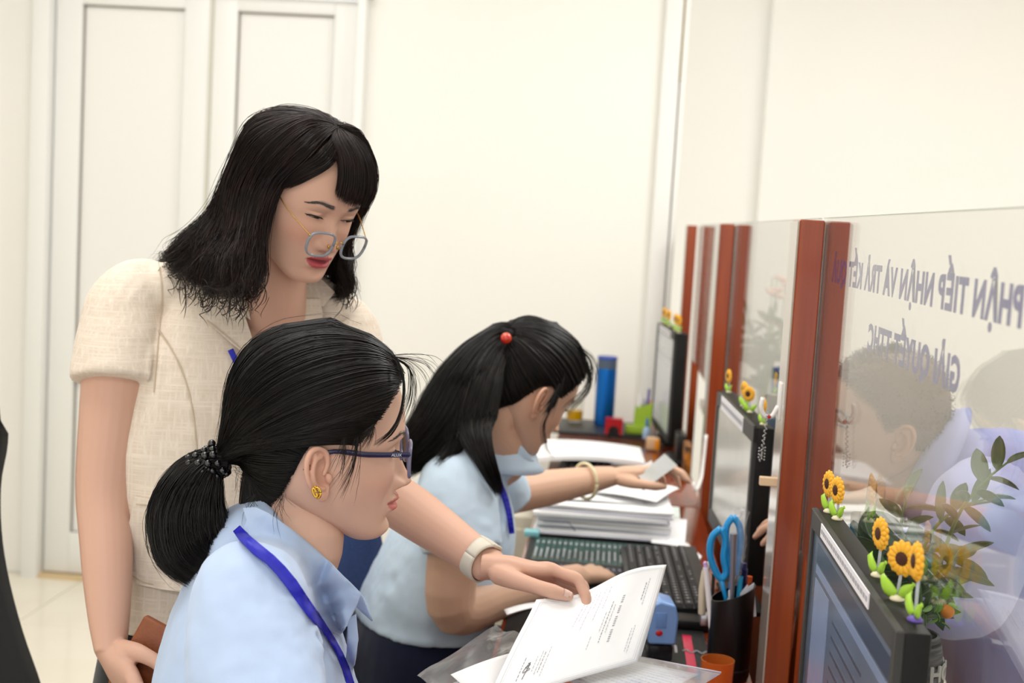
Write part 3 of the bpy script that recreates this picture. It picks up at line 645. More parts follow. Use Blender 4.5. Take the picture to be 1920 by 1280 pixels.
# orange translucent tumbler in front
OX, OY = .196, 1.955
r = thing('orange_tumbler', 'orange see-through plastic tumbler in front of the pen cup', 'cup', (OX, OY, DESK))
MB().lathe([(.021, 0), (.0235, .001), (.0262, .066), (.0248, .066), (.0225, .004), (.005, .004)], 28, (OX, OY, DESK)).build('tumbler', mat_pane('orange_clear', (1, .50, .20), 1.35, .06, .30, (.85, .33, .07)), r, 35)
# key chain on the desk
b = MB()
for i in range(16): b.lathe([(.0022, -.0005), (.003, 0), (.0022, .0005)], 8, (.158+.0026*i, 2.17+.006*math.sin(i*.9), DESK+.0045), None, False)
o = b.build('desk_chain', M_steel, None, True); tag(o, 'thin steel chain lying on the black mat next to the pen cup', 'chain'); fix_base(o)
# black phone/tray block behind the stamp, left of the cup
b = MB().rbox((.150, 2.315, DESK+.012), (.13, .05, .018), .004, 2); o = b.build('palm_rest', M_blk, None, 30); tag(o, 'black padded bar in front of the keyboard beside the stamp', 'wrist rest'); fix_base(o)

# hook, chain and tab on the near post
r = thing('adhesive_hook', 'white adhesive hook on the side of the near wooden post', 'hook', (.259, 1.965, 1.26))
hz = W(1450, 765, 1.965).z
MB().rbox((.2615, 1.965, hz+.012), (.005, .030, .058), .003).build('hook_plate', M_white, r, 30)
MB().tube(crom([(.259, 1.962, hz+.004), (.250, 1.96, hz-.012), (.240, 1.958, hz-.012), (.233, 1.957, hz+.002), (.235, 1.957, hz+.016)], 16), [(.0035, .005)]*16, 10, up=(0, 1, 0)).build('hook_arm', M_white, r, True)
r = thing('hanging_chain', 'steel ball chain with a red bead hanging from the white hook', 'chain', (.240, 1.955, hz-.11))
b = MB()
for i in range(34):
    a = i/33; b.ball((.2435-.006*a+.0016*math.sin(i*1.9), 1.953+.002*math.cos(i*1.9), hz-.006-.075*a), .0014, 6)
for i in range(14): b.ball((.239+.005*math.sin(i*2.1), 1.953, hz-.058-.022*i/14), .0014, 6)
b.build('chain_links', M_steel, r, True); MB().ball((.246, 1.953, hz-.012), .0030, 10).build('red_bead', mat('red_bead', '#c01c22', .25), r, True)
tz = W(1436, 902, 1.93).z
o = MB().rbox((.251, 1.932, tz), (.030, .012, .013), .001, 1).build('masking_tape_tab', mat('beige_tape', '#dfbf9c', .6), None, 30); tag(o, 'beige tape tab sticking out from the near post edge', 'tape'); fix_base(o)
o = MB().tube(crom([(.262, 3.34, .93), (.258, 3.32, .86), (.252, 3.29, .815), (.240, 3.27, .795), (.232, 3.275, .815)], 18), .0042, 8).build('white_cable', M_white, None, True); tag(o, 'white cable looping down the middle post by the desk', 'cable'); fix_base(o)

# ================================================================ far desk things
def px_at(px, y, z=DESK): return (W(px, 800, y).x, y, z)
x, y, _ = px_at(1131, 4.62); r = thing('vacuum_flask', 'tall blue metallic vacuum flask with navy cap on the farthest desk', 'flask', (x, y, DESK))
MB().lathe([(.032, 0), (.036, .002), (.036, .200), (.034, .206)], 28, (x, y, DESK)).build('flask_body', mat('flask_blue', '#0f5fae', .28, metal=.75), r, 35)
MB().lathe([(.0352, .206), (.0352, .238)], 28, (x, y, DESK)).build('collar', mat('flask_grey', '#4a5868', .5), r, 35)
MB().lathe([(.036, .238), (.0365, .245), (.034, .249)], 28, (x, y, DESK)).build('flask_lid', mat('flask_lid', '#2f4aa0', .4), r, 35)
x, y, _ = px_at(1076, 4.64); r = thing('tea_glass', 'short glass of golden tea beside the blue flask', 'glass', (x, y, DESK))
MB().lathe([(.026, 0), (.030, .004), (.033, .085), (.0312, .085), (.028, .008), (.004, .008)], 24, (x, y, DESK)).build('glass_wall', mat_pane('tumbler_glass', (.97, .97, .95)), r, 35)
MB().lathe([(.0285, .009), (.0298, .042)], 24, (x, y, DESK)).build('tea', mat('tea', '#d9a400', .1, trans=.25, ior=1.2), r, 35)
x, y, _ = px_at(1151, 4.42); r = thing('tape_dispenser', 'red block with black round mouth in front of the blue flask', 'dispenser', (x, y, DESK))
b = MB(); arch = [(-.030, 0), (-.030, .055), (.030, .055), (.030, 0), (.020, 0)]+[(.020*math.cos(a), .022*math.sin(a)) for a in np.linspace(.2, PI-.2, 9)]+[(-.020, 0)]
b.prism(arch, -.02, .02, Matrix(((1, 0, 0, x), (0, 0, 1, y), (0, 1, 0, DESK), (0, 0, 0, 1)))); b.build('red_body', mat('red_body', '#b01822', .35), r, 30)
MB().tube([(x, y-.021, DESK+.012), (x, y+.015, DESK+.012)], .018, 16).build('black_core', M_blk, r, 35)
x, y, _ = px_at(1203, 4.50); r = thing('pen_holder', 'lime green mesh pen holder beside the farthest monitor', 'pen holder', (x, y, DESK))
MB().loft([np.array([(x-.03, y-.03, DESK), (x+.03, y-.03, DESK), (x+.03, y+.03, DESK), (x-.03, y+.03, DESK)]), np.array([(x-.027, y-.027, DESK+.085), (x+.033, y-.027, DESK+.11), (x+.033, y+.033, DESK+.11), (x-.027, y+.033, DESK+.085)]), np.array([(x-.025, y-.025, DESK+.085), (x+.031, y-.025, DESK+.11), (x+.031, y+.031, DESK+.11), (x-.025, y+.031, DESK+.085)]), np.array([(x-.027, y-.027, DESK+.004), (x+.027, y-.027, DESK+.004), (x+.027, y+.027, DESK+.004), (x-.027, y+.027, DESK+.004)])]).build('holder', mat('lime_plastic', '#a5c83a', .4), r, 30)
MB().rbox((x-.02, y-.045, DESK+.016), (.075, .03, .03), .004).build('front_tray', MATS['lime_plastic'], r, 30)
for dx, h, cm, lb in ((-.014, .135, '#f2f2ef', 'white pen in the lime pen holder'), (.018, .155, '#2a2590', 'blue pen in the lime pen holder'), (.004, .118, '#9a93b0', 'grey-violet pen in the lime pen holder'), (.026, .116, '#e2939a', 'pink pen in the lime pen holder')):
    o = MB().tube([(x+dx*.7, y, DESK+.006), (x+dx, y, DESK+h)], .0042, 8).build('pen', mat('pen_'+cm[1:], cm, .4), None, True); tag(o, lb, 'pen'); fix_base(o)
x, y, _ = px_at(1213, 4.36); r = thing('glue_bottle', 'small pale blue bottle in front of the lime pen holder', 'bottle', (x, y, DESK))
MB().lathe([(.012, 0), (.013, .002), (.013, .032), (.005, .042)], 16, (x, y, DESK)).build('bottle_body', mat('pale_blue_bottle', '#a9c3e2', .3), r, 40); MB().lathe([(.005, .042), (.0045, .07), (.003, .072)], 12, (x, y, DESK)).build('bottle_cap', mat('blue_cap', '#3a6fb8', .4), r, 40)
x, y, _ = px_at(1226, 4.20); r = thing('snack_pouch', 'beige and orange pouch at the foot of the farthest monitor', 'pouch', (x, y, DESK))
MB().rbox((x, y, DESK+.024), (.045, .02, .046), .008, 3).build('pouch', mat('pouch_beige', '#d3b08a', .5), r, 40); MB().rbox((x+.014, y-.011, DESK+.022), (.016, .004, .036), .002).build('orange_panel', mat('pouch_orange', '#e79418', .5), r, 40)
o = MB().rbox((W(1120, 815, 4.52).x, 4.56, DESK+.007), (.36, .30, .010), .003, 2).build('desk_tray', M_blk2, None, 30); tag(o, 'black flat tray under the flask and tape dispenser', 'tray'); o.location.z = 0; fix_base(o)
for ob in list(bpy.data.objects):
    if ob.parent is None and ob.get('category') in ('flask', 'glass', 'dispenser') or (ob.parent is None and ob.name.startswith(('pen_holder', 'glue'))) or (ob.parent is None and ob.name.startswith('pen') and 'lime' in (ob.get('label') or '')):
        if ob.location.y > 4: ob.location.z += .0125
o = MB().rbox((.235, 3.99, DESK+.055), (.03, .12, .09), .006).rbox((.225, 4.0, DESK+.012), (.06, .15, .022), .006).build('desk_phone', M_blk, None, 30); tag(o, 'black desk phone behind the farthest monitor', 'phone'); fix_base(o)
o = MB().rbox((.246, 3.80, DESK+.05), (.02, .10, .10), .004).build('box_file', mat('orange_black_box', '#1b1a1c', .5, noise=(30, '#c47a1c', 1)), None, 30); tag(o, 'black and orange box leaning behind the farthest monitor', 'box'); fix_base(o)
# beige drawer unit under the middle desk, seen past the ponytailed woman
r = thing('drawer_unit', 'beige metal drawer unit standing beyond the ponytailed woman', 'cabinet', (-.33, 3.55, ZF))
MB().rbox((-.33, 3.62, (ZF+.66)/2), (.30, .42, .66-ZF), .006).build('carcass', mat('beige_metal', '#cdc8b6', .5), r, 30)
for k in range(3):
    z = ZF+.13+k*.235; f_ = MB().rbox((-.33, 3.405, z+.005), (.28, .014, .215), .004).build('drawer_front', MATS['beige_metal'], r, 30); MB().rbox((-.33, 3.392, z+.07), (.10, .014, .012), .003).build('handle', M_alu, f_, 30)

# ================================================================ customers' side: plants, spray bottle
M_zz = mat('zz_leaf', '#2f5a2a', .28, coat=.3, noise=(14, '#406f38', 3)); M_zzs = mat('zz_stem', '#557a3c', .45)
def leaf_mesh(L, Wd, bend=.15, cup=.25):
    P = []
    for t in np.linspace(0, 1, 9):
        w = Wd*math.sin(PI*t**.92)**.62 if 0 < t < 1 else 0.0004
        P.append([(t*L, k*w/2, -bend*L*t*t+cup*w*abs(k)*.5) for k in (-1, -.5, 0, .5, 1)])
    return MB().grid(np.array(P), .0007).mesh('leaf')
LEAF = [leaf_mesh(.043, .0150), leaf_mesh(.038, .0175, .25), leaf_mesh(.047, .0150, .05)]
for l in LEAF: l.materials.append(M_zz); l.polygons.foreach_set('use_smooth', [True]*len(l.polygons))
def frond(root, pts, n, rr, s=1.0, droop=.2, start=.25):
    P = crom(pts, 30); st = MB().tube(P, np.linspace(.0038, .0012, 30)*s, 8).build('stem', M_zzs, root, True)
    for i in range(n):
        t = start+(1-start)*(i+.5)/n; k = min(28, int(t*29)); d = Vector(P[k+1]-P[k]).normalized(); p = Vector(P[k])
        side = d.cross(Vector((rr.uniform(-.4, .4), -1, rr.uniform(-.3, .3)))).normalized()*(1 if i % 2 else -1)
        if i == n-1: side = d*1.0
        x = (d*.62+side*.78+Vector((0, 0, rr.uniform(-.25, .1)-droop*.3))).normalized(); zv = x.cross(Vector((rr.uniform(-.5, .5), 1, rr.uniform(-.4, .4)))).cross(x).normalized(); zv = (zv+Vector((0, -.5, .5))).normalized(); yv = zv.cross(x).normalized(); zv = x.cross(yv)
        o = bpy.data.objects.new('leaf', rr.choice(LEAF)); COL.objects.link(o); o.parent = root; o.matrix_parent_inverse = Matrix.Translation(-root.location)
        q = s*rr.uniform(.85, 1.15); o.matrix_world = Matrix.Identity(4); o.matrix_basis = Matrix(((x.x*q, yv.x*q, zv.x*q, p.x), (x.y*q, yv.y*q, zv.y*q, p.y), (x.z*q, yv.z*q, zv.z*q, p.z), (0, 0, 0, 1)))
PYc = 1.60; PXc = W(1713, 1190, PYc).x
r = thing('potted_plant', 'potted plant with glossy dark green leaflets right of the nearest monitor', 'plant', (PXc, PYc, LEDGE))
M_pot = mat('carved_dark_pot', '#1c1c1e', .75, noise=(55, '#77777a', 5, (.35, .35, 4)), bump=(60, .9, (.3, .3, 4)))
pot = MB().lathe([(.026, 0), (.034, .006), (.0405, .05), (.0405, .09), (.035, .128), (.031, .140), (.028, .140), (.031, .12), (.02, .11)], 36, (PXc, PYc, LEDGE)).build('pot', M_pot, r, 40)
me = text_mesh('HOME', .027, .0012, .0010); v = vco(me); a = v[:, 0]/.0405+math.radians(-17); v = np.stack([PXc+np.cos(a)*(.0408+v[:, 2]), PYc+np.sin(a)*(.0408+v[:, 2]), LEDGE+.098+v[:, 1]], 1); me.vertices.foreach_set('co', v.ravel()); me.update()
link('raised_lettering', me, mat('pot_lettering', '#c9c9c6', .7), pot)
MB().lathe([(.029, .118), (.001, .122)], 24, (PXc, PYc, LEDGE)).build('soil', mat('soil', '#33261c', .9), r)
rr = random.Random(5)
def pw(l): return [W(a, b_, y) for a, b_, y in l]
base = Vector((PXc, PYc, LEDGE+.12))
frond(r, [base]+pw([(1755, 1080, 1.60), (1800, 960, 1.58), (1848, 900, 1.57), (1895, 862, 1.57)]), 12, rr, 1.0, .1, .30)
frond(r, [base]+pw([(1720, 1080, 1.62), (1745, 1000, 1.64), (1800, 950, 1.66), (1850, 935, 1.66)]), 12, rr, 1.0, .3, .25)
frond(r, [base]+pw([(1715, 1100, 1.62), (1700, 1030, 1.66), (1690, 980, 1.70), (1700, 930, 1.72)]), 11, rr, 1.15, .1, .25)
frond(r, [base]+pw([(1745, 1110, 1.58), (1775, 1060, 1.56), (1800, 1035, 1.55)]), 11, rr, 1.1, .5, .2)
frond(r, [base]+pw([(1725, 1120, 1.57), (1715, 1070, 1.56), (1690, 1040, 1.56)]), 11, rr, 1.15, .2, .2)
frond(r, [base]+pw([(1735, 1130, 1.62), (1760, 1110, 1.66), (1790, 1090, 1.68)]), 10, rr, 1.15, .5, .1)
frond(r, [base]+pw([(1700, 1120, 1.64), (1660, 1060, 1.70), (1640, 1000, 1.74)]), 10, rr, 1.2, .2, .2)
c = W(1776, 1146, 1.53); MB().ball(c, .0085, 16).build('kumquat', mat('kumquat_orange', '#e58a17', .4, sss=.1), r, True)
MB().tube(pw([(1735, 1150, 1.56), (1752, 1142, 1.54), (1768, 1144, 1.53)]), .0012, 6).build('twig', M_zzs, r, True)
lf = leaf_mesh(.013, .008); lf.materials.append(mat('young_leaf', '#7fae52', .35))
for (a, b_) in ((1748, 1135), (1756, 1128), (1766, 1130), (1778, 1132), (1756, 1146), (1760, 1158), (1766, 1166)):
    o = bpy.data.objects.new('leaf', lf); COL.objects.link(o); o.parent = r; o.matrix_parent_inverse = Matrix.Translation(-r.location); p = W(a, b_, 1.53); o.matrix_basis = Matrix.Translation(p) @ Matrix.Rotation(rr.uniform(0, 6), 4, 'Y') @ Matrix.Rotation(rr.uniform(-.5, .5), 4, 'X')
MB().tube([(PXc+.01, PYc-.03, LEDGE+.12)]+pw([(1735, 1150, 1.56)]), .0012, 6).build('stalk', M_zzs, r, True)
def bushy(label, x, y, h, n, spread, seed, group=None, flower=None):
    rr = random.Random(seed); r = thing('potted_plant', label, 'plant', (x, y, LEDGE))
    MB().lathe([(.045, 0), (.055, .004), (.065, .10), (.060, .10), (.055, .09), (.01, .088)], 24, (x, y, LEDGE)).build('pot', mat('white_pot', '#d8d6cf', .4), r, 40)
    MB().lathe([(.058, .085), (.001, .09)], 20, (x, y, LEDGE)).build('soil', MATS['soil'], r)
    for i in range(n):
        a = rr.uniform(0, 2*PI); d = Vector((math.cos(a), math.sin(a), 0))*spread*rr.uniform(.4, 1); b0 = Vector((x, y, LEDGE+.08))
        frond(r, [b0, b0+d*.3+Vector((0, 0, h*.5)), b0+d+Vector((0, 0, h*rr.uniform(.75, 1)))], 8, rr, 1.25, .3, .3)
    if flower:
        for i in range(3):
            b0 = Vector((x, y, LEDGE+.08)); e = b0+Vector((rr.uniform(-.06, .06), rr.uniform(-.05, .05), h*1.25)); MB().tube([b0, (b0+e)/2+Vector((.01, 0, 0)), e], .002, 6).build('flower_stalk', M_zzs, r, True)
            for k in range(5): MB().ball(e+Vector((rr.uniform(-.03, .03), rr.uniform(-.03, .03), rr.uniform(-.05, .02))), (.014, .014, .008), 8).build('blossom', flower, r, True)
    return r
bushy('leafy potted plant behind the middle monitor on the customers\' ledge', .445, 3.75, .34, 9, .085, 11, flower=mat('pale_pink_blossom', '#dcae9f', .5))
bushy('rubbery green potted plant behind the lettered pane beside the bald man', .388, 1.80, .13, 6, .03, 12)
x, y = .40, 3.02
r = thing('spray_bottle', 'blue spray bottle behind the glass of the middle bay', 'bottle', (x, y, LEDGE))
MB().lathe([(.03, 0), (.034, .004), (.034, .10), (.030, .125), (.012, .15), (.012, .165)], 20, (x, y, LEDGE)).build('bottle_body', mat('bottle_clear_blue', '#6d93b8', .2, trans=.4, ior=1.2), r, 40)
MB().rbox((x+.0, y, LEDGE+.185), (.075, .022, .03), .006).tube([(x-.025, y, LEDGE+.175), (x-.032, y, LEDGE+.14)], (.004, .008), 8).lathe([(.015, .16), (.014, .178)], 16, (x, y, LEDGE)).build('spray_head', mat('spray_head_blue', '#1d5f8c', .35), r, 40)
r = thing('gift_box', 'yellow packet beside the blue spray bottle behind the glass', 'packet', (.47, 3.05, LEDGE)); MB().rbox((.44, 3.10, LEDGE+.075), (.05, .04, .15), .006).build('packet', mat('yellow_packet', '#c9a516', .5), r, 40); MB().box2((.42, 3.079, LEDGE+.05), (.46, 3.0802, LEDGE+.10)).build('packet_panel', mat('packet_panel', '#e4d58c', .5), r)
o = MB().ball((.37, 2.52, 1.235), (.016, .012, .024), 12).build('red_tassel', mat('red_cloth', '#b5313a', .7), None, True); 
o2 = MB().tube([(.37, 2.52, 1.25), (.3070, 2.52, 1.29)], .001, 6).build('cord', mat('red_cloth', '#b5313a', .7), o); tag(o, 'red charm hanging on the glass behind the white hook', 'charm')

# ================================================================ chairs
def office_chair(name, label, base, facing, m, top, wid, curve, seat_z, back_poly=None):
    """five-star swivel chair; back given as outline (side offset, height) swept with a slight curve"""
    r = thing(name, label, 'chair', (base[0], base[1], ZF)); f = Vector((math.cos(facing), math.sin(facing), 0)); s = Vector((-f.y, f.x, 0)); B = Vector((base[0], base[1], 0))
    rows = []
    for t in np.linspace(0, 1, 15):
        z = seat_z+.06+(top-seat_z-.06)*t; w = wid*np.interp(t, [0, .12, .5, .85, .95, 1], [.80, .95, 1.0, .86, .72, .45]); back = -.22-curve*math.sin(t*2.2)*.5-.05*t
        rows.append([B+f*(back+.05*k*k)+s*(w*k)+Vector((0, 0, z-.03*abs(k)**3*(t > .9))) for k in np.linspace(-1, 1, 11)])
    MB().grid(np.array([[tuple(p) for p in q] for q in rows]), .035).build('backrest', m, r, True)
    MB().rbox((0, 0, 0), (.46, .48, .08), .035, 4, Matrix(((f.x, s.x, 0, B.x), (f.y, s.y, 0, B.y), (0, 0, 1, seat_z-.04), (0, 0, 0, 1)))).build('seat', m, r, True)
    MB().tube([B-f*.15+Vector((0, 0, seat_z-.06)), B-f*.26+Vector((0, 0, seat_z-.03)), B-f*.285+Vector((0, 0, seat_z+.20))], (.008, .03), 8).build('back_bracket', M_blk, r, True)
    MB().lathe([(.030, ZF+.09), (.030, ZF+.22), (.022, ZF+.22), (.022, seat_z-.08)], 16, (B.x, B.y, 0)).build('gas_column', M_blk, r, 35)
    for k in range(5):
        a = facing+2*PI*k/5+.3; d = Vector((math.cos(a), math.sin(a), 0)); l = MB().tube([B+Vector((0, 0, ZF+.10)), B+d*.15+Vector((0, 0, ZF+.09)), B+d*.29+Vector((0, 0, ZF+.065))], [(.022, .018), (.018, .015), (.014, .010)], 8).build('base_leg', M_blk, r, True)
        MB().tube([B+d*.29+Vector((-d.y, d.x, 0))*.02+Vector((0, 0, ZF+.028)), B+d*.29-Vector((-d.y, d.x, 0))*.02+Vector((0, 0, ZF+.028))], .027, 14).build('caster', M_blk2, l, 35)
    return r
M_cblk = mat('chair_black_mesh', '#0e0e10', .75, bump=(900, .3)); M_cnav = mat('chair_navy_mesh', '#1c2f57', .8, noise=(300, '#2c4576', 2), bump=(700, .4))
def high_back_chair():
    """seen side-on at the left edge: faces away to the left, S-curved back"""
    r = thing('office_chair', 'black high-back office chair standing empty at the left', 'chair', (-1.22, 1.86, ZF))
    pp = crom([(2, 764, 0), (15, 800, 0), (14, 840, 0), (3, 900, 0), (3, 990, 0), (14, 1070, 0), (42, 1180, 0), (78, 1285, 0), (96, 1360, 0)], 26); rows = []; prof = []
    for i, q in enumerate(pp):
        w = .20*np.interp(i/25, [0, .06, .2, .6, .9, 1], [.55, .8, .95, 1.0, .95, .85]); p = W(q[0], q[1], 1.86+w); prof.append(p)
        rows.append([(p[0]-.05*(.5-.5*k)**2, 1.86+w*k, p[2]-.02*abs(k)**3*(i < 3)) for k in np.linspace(-1, 1, 13)])
    MB().grid(np.array(rows), .045).build('backrest', M_cblk, r, True)
    z = float(prof[-1][2])-.02; x = float(prof[-1][0])
    MB().rbox((x-.27, 1.86, z-.05), (.50, .48, .09), .035, 4).build('seat', M_cblk, r, True)
    MB().tube([(x+.01, 1.86, z+.12), (x+.012, 1.86, z-.06), (x-.05, 1.86, z-.11), (x-.2, 1.86, z-.11)], (.03, .010), 8, up=(0, 1, 0)).build('back_bracket', M_blk, r, True)
    MB().lathe([(.030, ZF+.09), (.030, ZF+.22), (.022, ZF+.22), (.022, z-.09)], 16, (x-.27, 1.86, 0)).build('gas_column', M_blk, r, 35)
    for k in range(5):
        d = Vector((math.cos(2*PI*k/5+.3), math.sin(2*PI*k/5+.3), 0)); B = Vector((x-.27, 1.86, 0)); l = MB().tube([B+Vector((0, 0, ZF+.10)), B+d*.15+Vector((0, 0, ZF+.09)), B+d*.29+Vector((0, 0, ZF+.065))], [(.022, .018), (.018, .015), (.014, .010)], 8).build('base_leg', M_blk, r, True)
        e = Vector((-d.y, d.x, 0))*.02; MB().tube([B+d*.29+e+Vector((0, 0, ZF+.028)), B+d*.29-e+Vector((0, 0, ZF+.028))], .027, 14).build('caster', M_blk2, l, 35)
high_back_chair()
office_chair('office_chair', 'navy mesh office chair behind the ponytailed woman', (-.262, 2.42), -.05, M_cnav, .87, .21, .05, .47)
office_chair('office_chair', 'office chair under the seated woman in front, mostly out of view', (-.40, 1.45), 0, M_cblk, .78, .18, .05, .42)
# ================================================================ people: shared builders
def pch(x, y, xi):
    """monotone cubic through a table"""
    x = np.array(x, float); y = np.array(y, float); o = np.argsort(x); x, y = x[o], y[o]
    h = np.diff(x); d = np.diff(y)/h; m = np.zeros_like(y); m[0], m[-1] = d[0], d[-1]
    for i in range(1, len(x)-1): m[i] = 0 if d[i-1]*d[i] <= 0 else 2*d[i-1]*d[i]/(d[i-1]+d[i])
    xi = np.clip(xi, x[0], x[-1]); i = np.clip(np.searchsorted(x, xi, 'right')-1, 0, len(x)-2); s = (xi-x[i])/h[i]; hh = h[i]
    return (2*s**3-3*s**2+1)*y[i]+(s**3-2*s**2+s)*hh*m[i]+(-2*s**3+3*s**2)*y[i+1]+(s**3-s**2)*hh*m[i+1]
HZ = np.array([.1185, .117, .113, .100, .080, .055, .030, .010, -.010, -.030, -.050, -.065, -.080, -.093, -.102, -.107, -.109])
HF = np.array([-.008, .012, .031, .056, .074, .0855, .0905, .0885, .0850, .0838, .0835, .0825, .0808, .0800, .0765, .066, .055])
HB = np.array([-.010, -.028, -.048, -.071, -.087, -.095, -.0975, -.0965, -.091, -.080, -.058, -.032, -.004, .016, .032, .042, .048])
HW = np.array([.0015, .020, .036, .0555, .0675, .0745, .0765, .0760, .0745, .0710, .0640, .0565, .0475, .0375, .0275, .0165, .006])
def gs(y, y0, sy, z, z0, sz): return np.exp(-((y-y0)/sy)**2-((z-z0)/sz)**2)
class Head:
    """local frame: +x forward, +y the person's left, +z up, origin between the eyes' level and the ears' axis"""
    def __init__(s, wide=1.0, jaw=1.0, nose=1.0, eye=.35, mouth=.2, brow=1.0, smile=0.0, tall=1.0):
        s.tall = tall; s.wide, s.jaw, s.nose, s.eye, s.mouth, s.smile = wide, jaw, nose, eye, mouth, smile
    def base(s, z):
        w = pch(HZ, HW, z)*s.wide*(1+(s.jaw-1)*smo(-.03, -.08, z)); return pch(HZ, HF, z), pch(HZ, HB, z), w
    def feat(s, y, z):
        ay = np.abs(y); q = s.nose
        nz = pch([.020, .008, -.004, -.016, -.026, -.034, -.0385, -.043, -.047, -.050], [0, .0004, .0032, .0085, .0145, .0200, .0212, .0172, .0070, 0], z)*q
        ns = pch([.02, .0, -.015, -.028, -.036, -.045, -.05], [.0085, .0066, .0070, .0082, .0098, .0105, .010], z)
        d = nz*np.exp(-(ay/ns)**2.3)
        d += .0095*q*gs(ay, .0135, .0055, z, -.0395, .0062)                      # wings of the nose
        d -= .0035*gs(ay, .0075, .0035, z, -.0475, .0022)                        # nostrils
        d -= .0105*gs(ay, .029, .0165, z, .001, .0105)                           # eye sockets
        d -= .0040*gs(ay, .0165, .006, z, .001, .010)
        d += .0078*gs(ay, .0315, .0115, z, .0005, .0075)                         # eyeball under the lids
        d += .0012*gs(ay, .032, .011, z, .0042+.0008, .0016) - .0016*gs(ay, .032, .012, z, .0078, .0014)   # lid and its crease
        d += .0028*gs(ay, .027, .020, z, .0195, .0075)                           # brow ridge
        d += (.0042+.003*s.smile)*gs(ay, .043, .019, z, -.027, .017)             # cheeks
        d += .0062*gs(y, 0, .026, z, -.061, .0165)                               # muzzle
        mo = s.mouth*.006
        lw = .0225+.004*s.smile; cz = -.0635+s.smile*.006*(ay/lw)**2
        zz = z-cz-.0635
        lip = np.clip(1-(ay/lw)**2, 0, 1)**.55
        d += .0050*lip*np.exp(-((zz+.0580-mo*.3)/.0036)**2)*(1-.18*np.exp(-(y/.0035)**2))
        d += .0062*lip*np.exp(-((zz+.0695+mo)/.0046)**2)*np.clip(1-(ay/(lw*.95))**2, 0, 1)**.3
        d -= (.0045+.006*s.mouth)*np.clip(1-(ay/(lw*1.12))**2, 0, 1)**.5*np.exp(-((zz+.0636+mo*.35)/(.0014+.0022*s.mouth))**2)
        d -= .0012*gs(y, 0, .0032, z, -.0525, .004)                              # philtrum
        d -= .0034*gs(y, 0, .018, z, -.0800, .0055)                              # under the lower lip
        d += .0062*gs(y, 0, .0175, z, -.0955, .0105)                             # chin
        d -= .0009*gs(ay, .030+.004*s.smile, .004, z, -.052, .012)*(1+s.smile)    # mouth-corner fold
        return d
    def pos(s, ph, z):
        xf, xb, w = s.base(z); cx = np.where(z < -.05, np.minimum(.01, (xf+xb)/2)*0+np.clip((xf+xb)/2, .0, .06)*smo(-.05, -.1, z), 0.0)
        c, n = np.cos(ph), np.sin(ph); f = c > 0
        e = np.where(f, 2/2.3, 2/2.05); y = w*np.sign(n)*np.abs(n)**e
        x = np.where(f, cx+(xf-cx)*np.abs(c)**e, cx-(cx-xb)*np.abs(c)**e)
        return x+s.feat(y, z)*smo(.05, .35, c), y
    def surf(s, y, z):
        """x of the face at (y, z)"""
        y = np.asarray(y, float); z = np.asarray(z, float); xf, xb, w = s.base(z); cx = np.clip((xf+xb)/2, 0, .06)*smo(-.05, -.1, z)
        n = np.clip(np.abs(y)/w, 0, .999)**(2.3/2); c = np.sqrt(1-n*n); return cx+(xf-cx)*c**(2/2.3)+s.feat(y, z)*smo(.05, .35, c)
    def mesh(s, nphi=168, dz=.0016):
        t = np.linspace(-PI, PI, nphi, endpoint=False); ph = t-.5*np.sin(t)
        zl = [ -.1088]
        while zl[-1] < .1183: z = zl[-1]; zl.append(z+(dz*.7 if z < -.101 else dz if z < .03 else dz*2.2 if z < .10 else dz*1.2))
        rings = []
        for z in zl: x, y = s.pos(ph, np.full(nphi, z)); rings.append(np.stack([x, y, np.full(nphi, z if z < .03 else .03+(z-.03)*s.tall)], 1))
        b = MB().loft(rings); me = b.mesh('head'); bm = bmesh.new(); bm.from_mesh(me); bmesh.ops.recalc_face_normals(bm, faces=bm.faces); bm.to_mesh(me); bm.free(); return me
    def colours(s, v, skin, lipc=(.50, .10, .10), blush=.5, browc=(.08, .06, .05), browa=.5, scalp=None):
        skin = np.array(skin); x, y, z = v.T; ay = np.abs(y); C = np.tile(skin, (len(v), 1)); fr = smo(.03, .05, x)[:, None]
        def mixc(m, col):
            nonlocal C; m = np.clip(m, 0, 1)[:, None]; C = C*(1-m)+np.array(col)*m
        mixc(blush*.55*gs(ay, .045, .020, z, -.028, .020)*fr[:, 0], skin*np.array((1.0, .70, .66)))
        mixc(.25*gs(y, 0, .014, z, -.038, .010)*fr[:, 0], skin*np.array((1.0, .76, .70)))
        lw = .0225+.004*s.smile; cz = -.0635+s.smile*.006*(ay/lw)**2; zz = z-cz-.0635; mo = s.mouth*.006
        prof = np.clip(1-(ay/lw)**2, 0, 1)
        up = (zz > -.0640) & (zz < -.0640+.0015+.0085*prof**.6*(1-.12*np.exp(-(y/.004)**2))); lo = (zz <= -.0640) & (zz > -.0640-.0110*prof**.6-mo)
        mixc(((up | lo) & (prof > 0.02) & (x > .04)).astype(float), lipc)
        mixc(np.clip(s.mouth*2, 0, 1)*prof**.5*np.exp(-((zz+.0636+mo*.35)/(.0006+.0022*s.mouth))**2)*(x > .04), (.05, .012, .010))
        bz = .0205+.004*smo(.014, .034, ay)-.005*smo(.036, .050, ay); bw = .0034-.0020*smo(.03, .05, ay)
        mixc(browa*smo(.011, .015, ay)*(1-smo(.045, .051, ay))*np.exp(-((z-bz)/bw)**4)*(x > .03), browc)
        if scalp is not None: mixc(scalp(v), (.03, .025, .022))
        return C
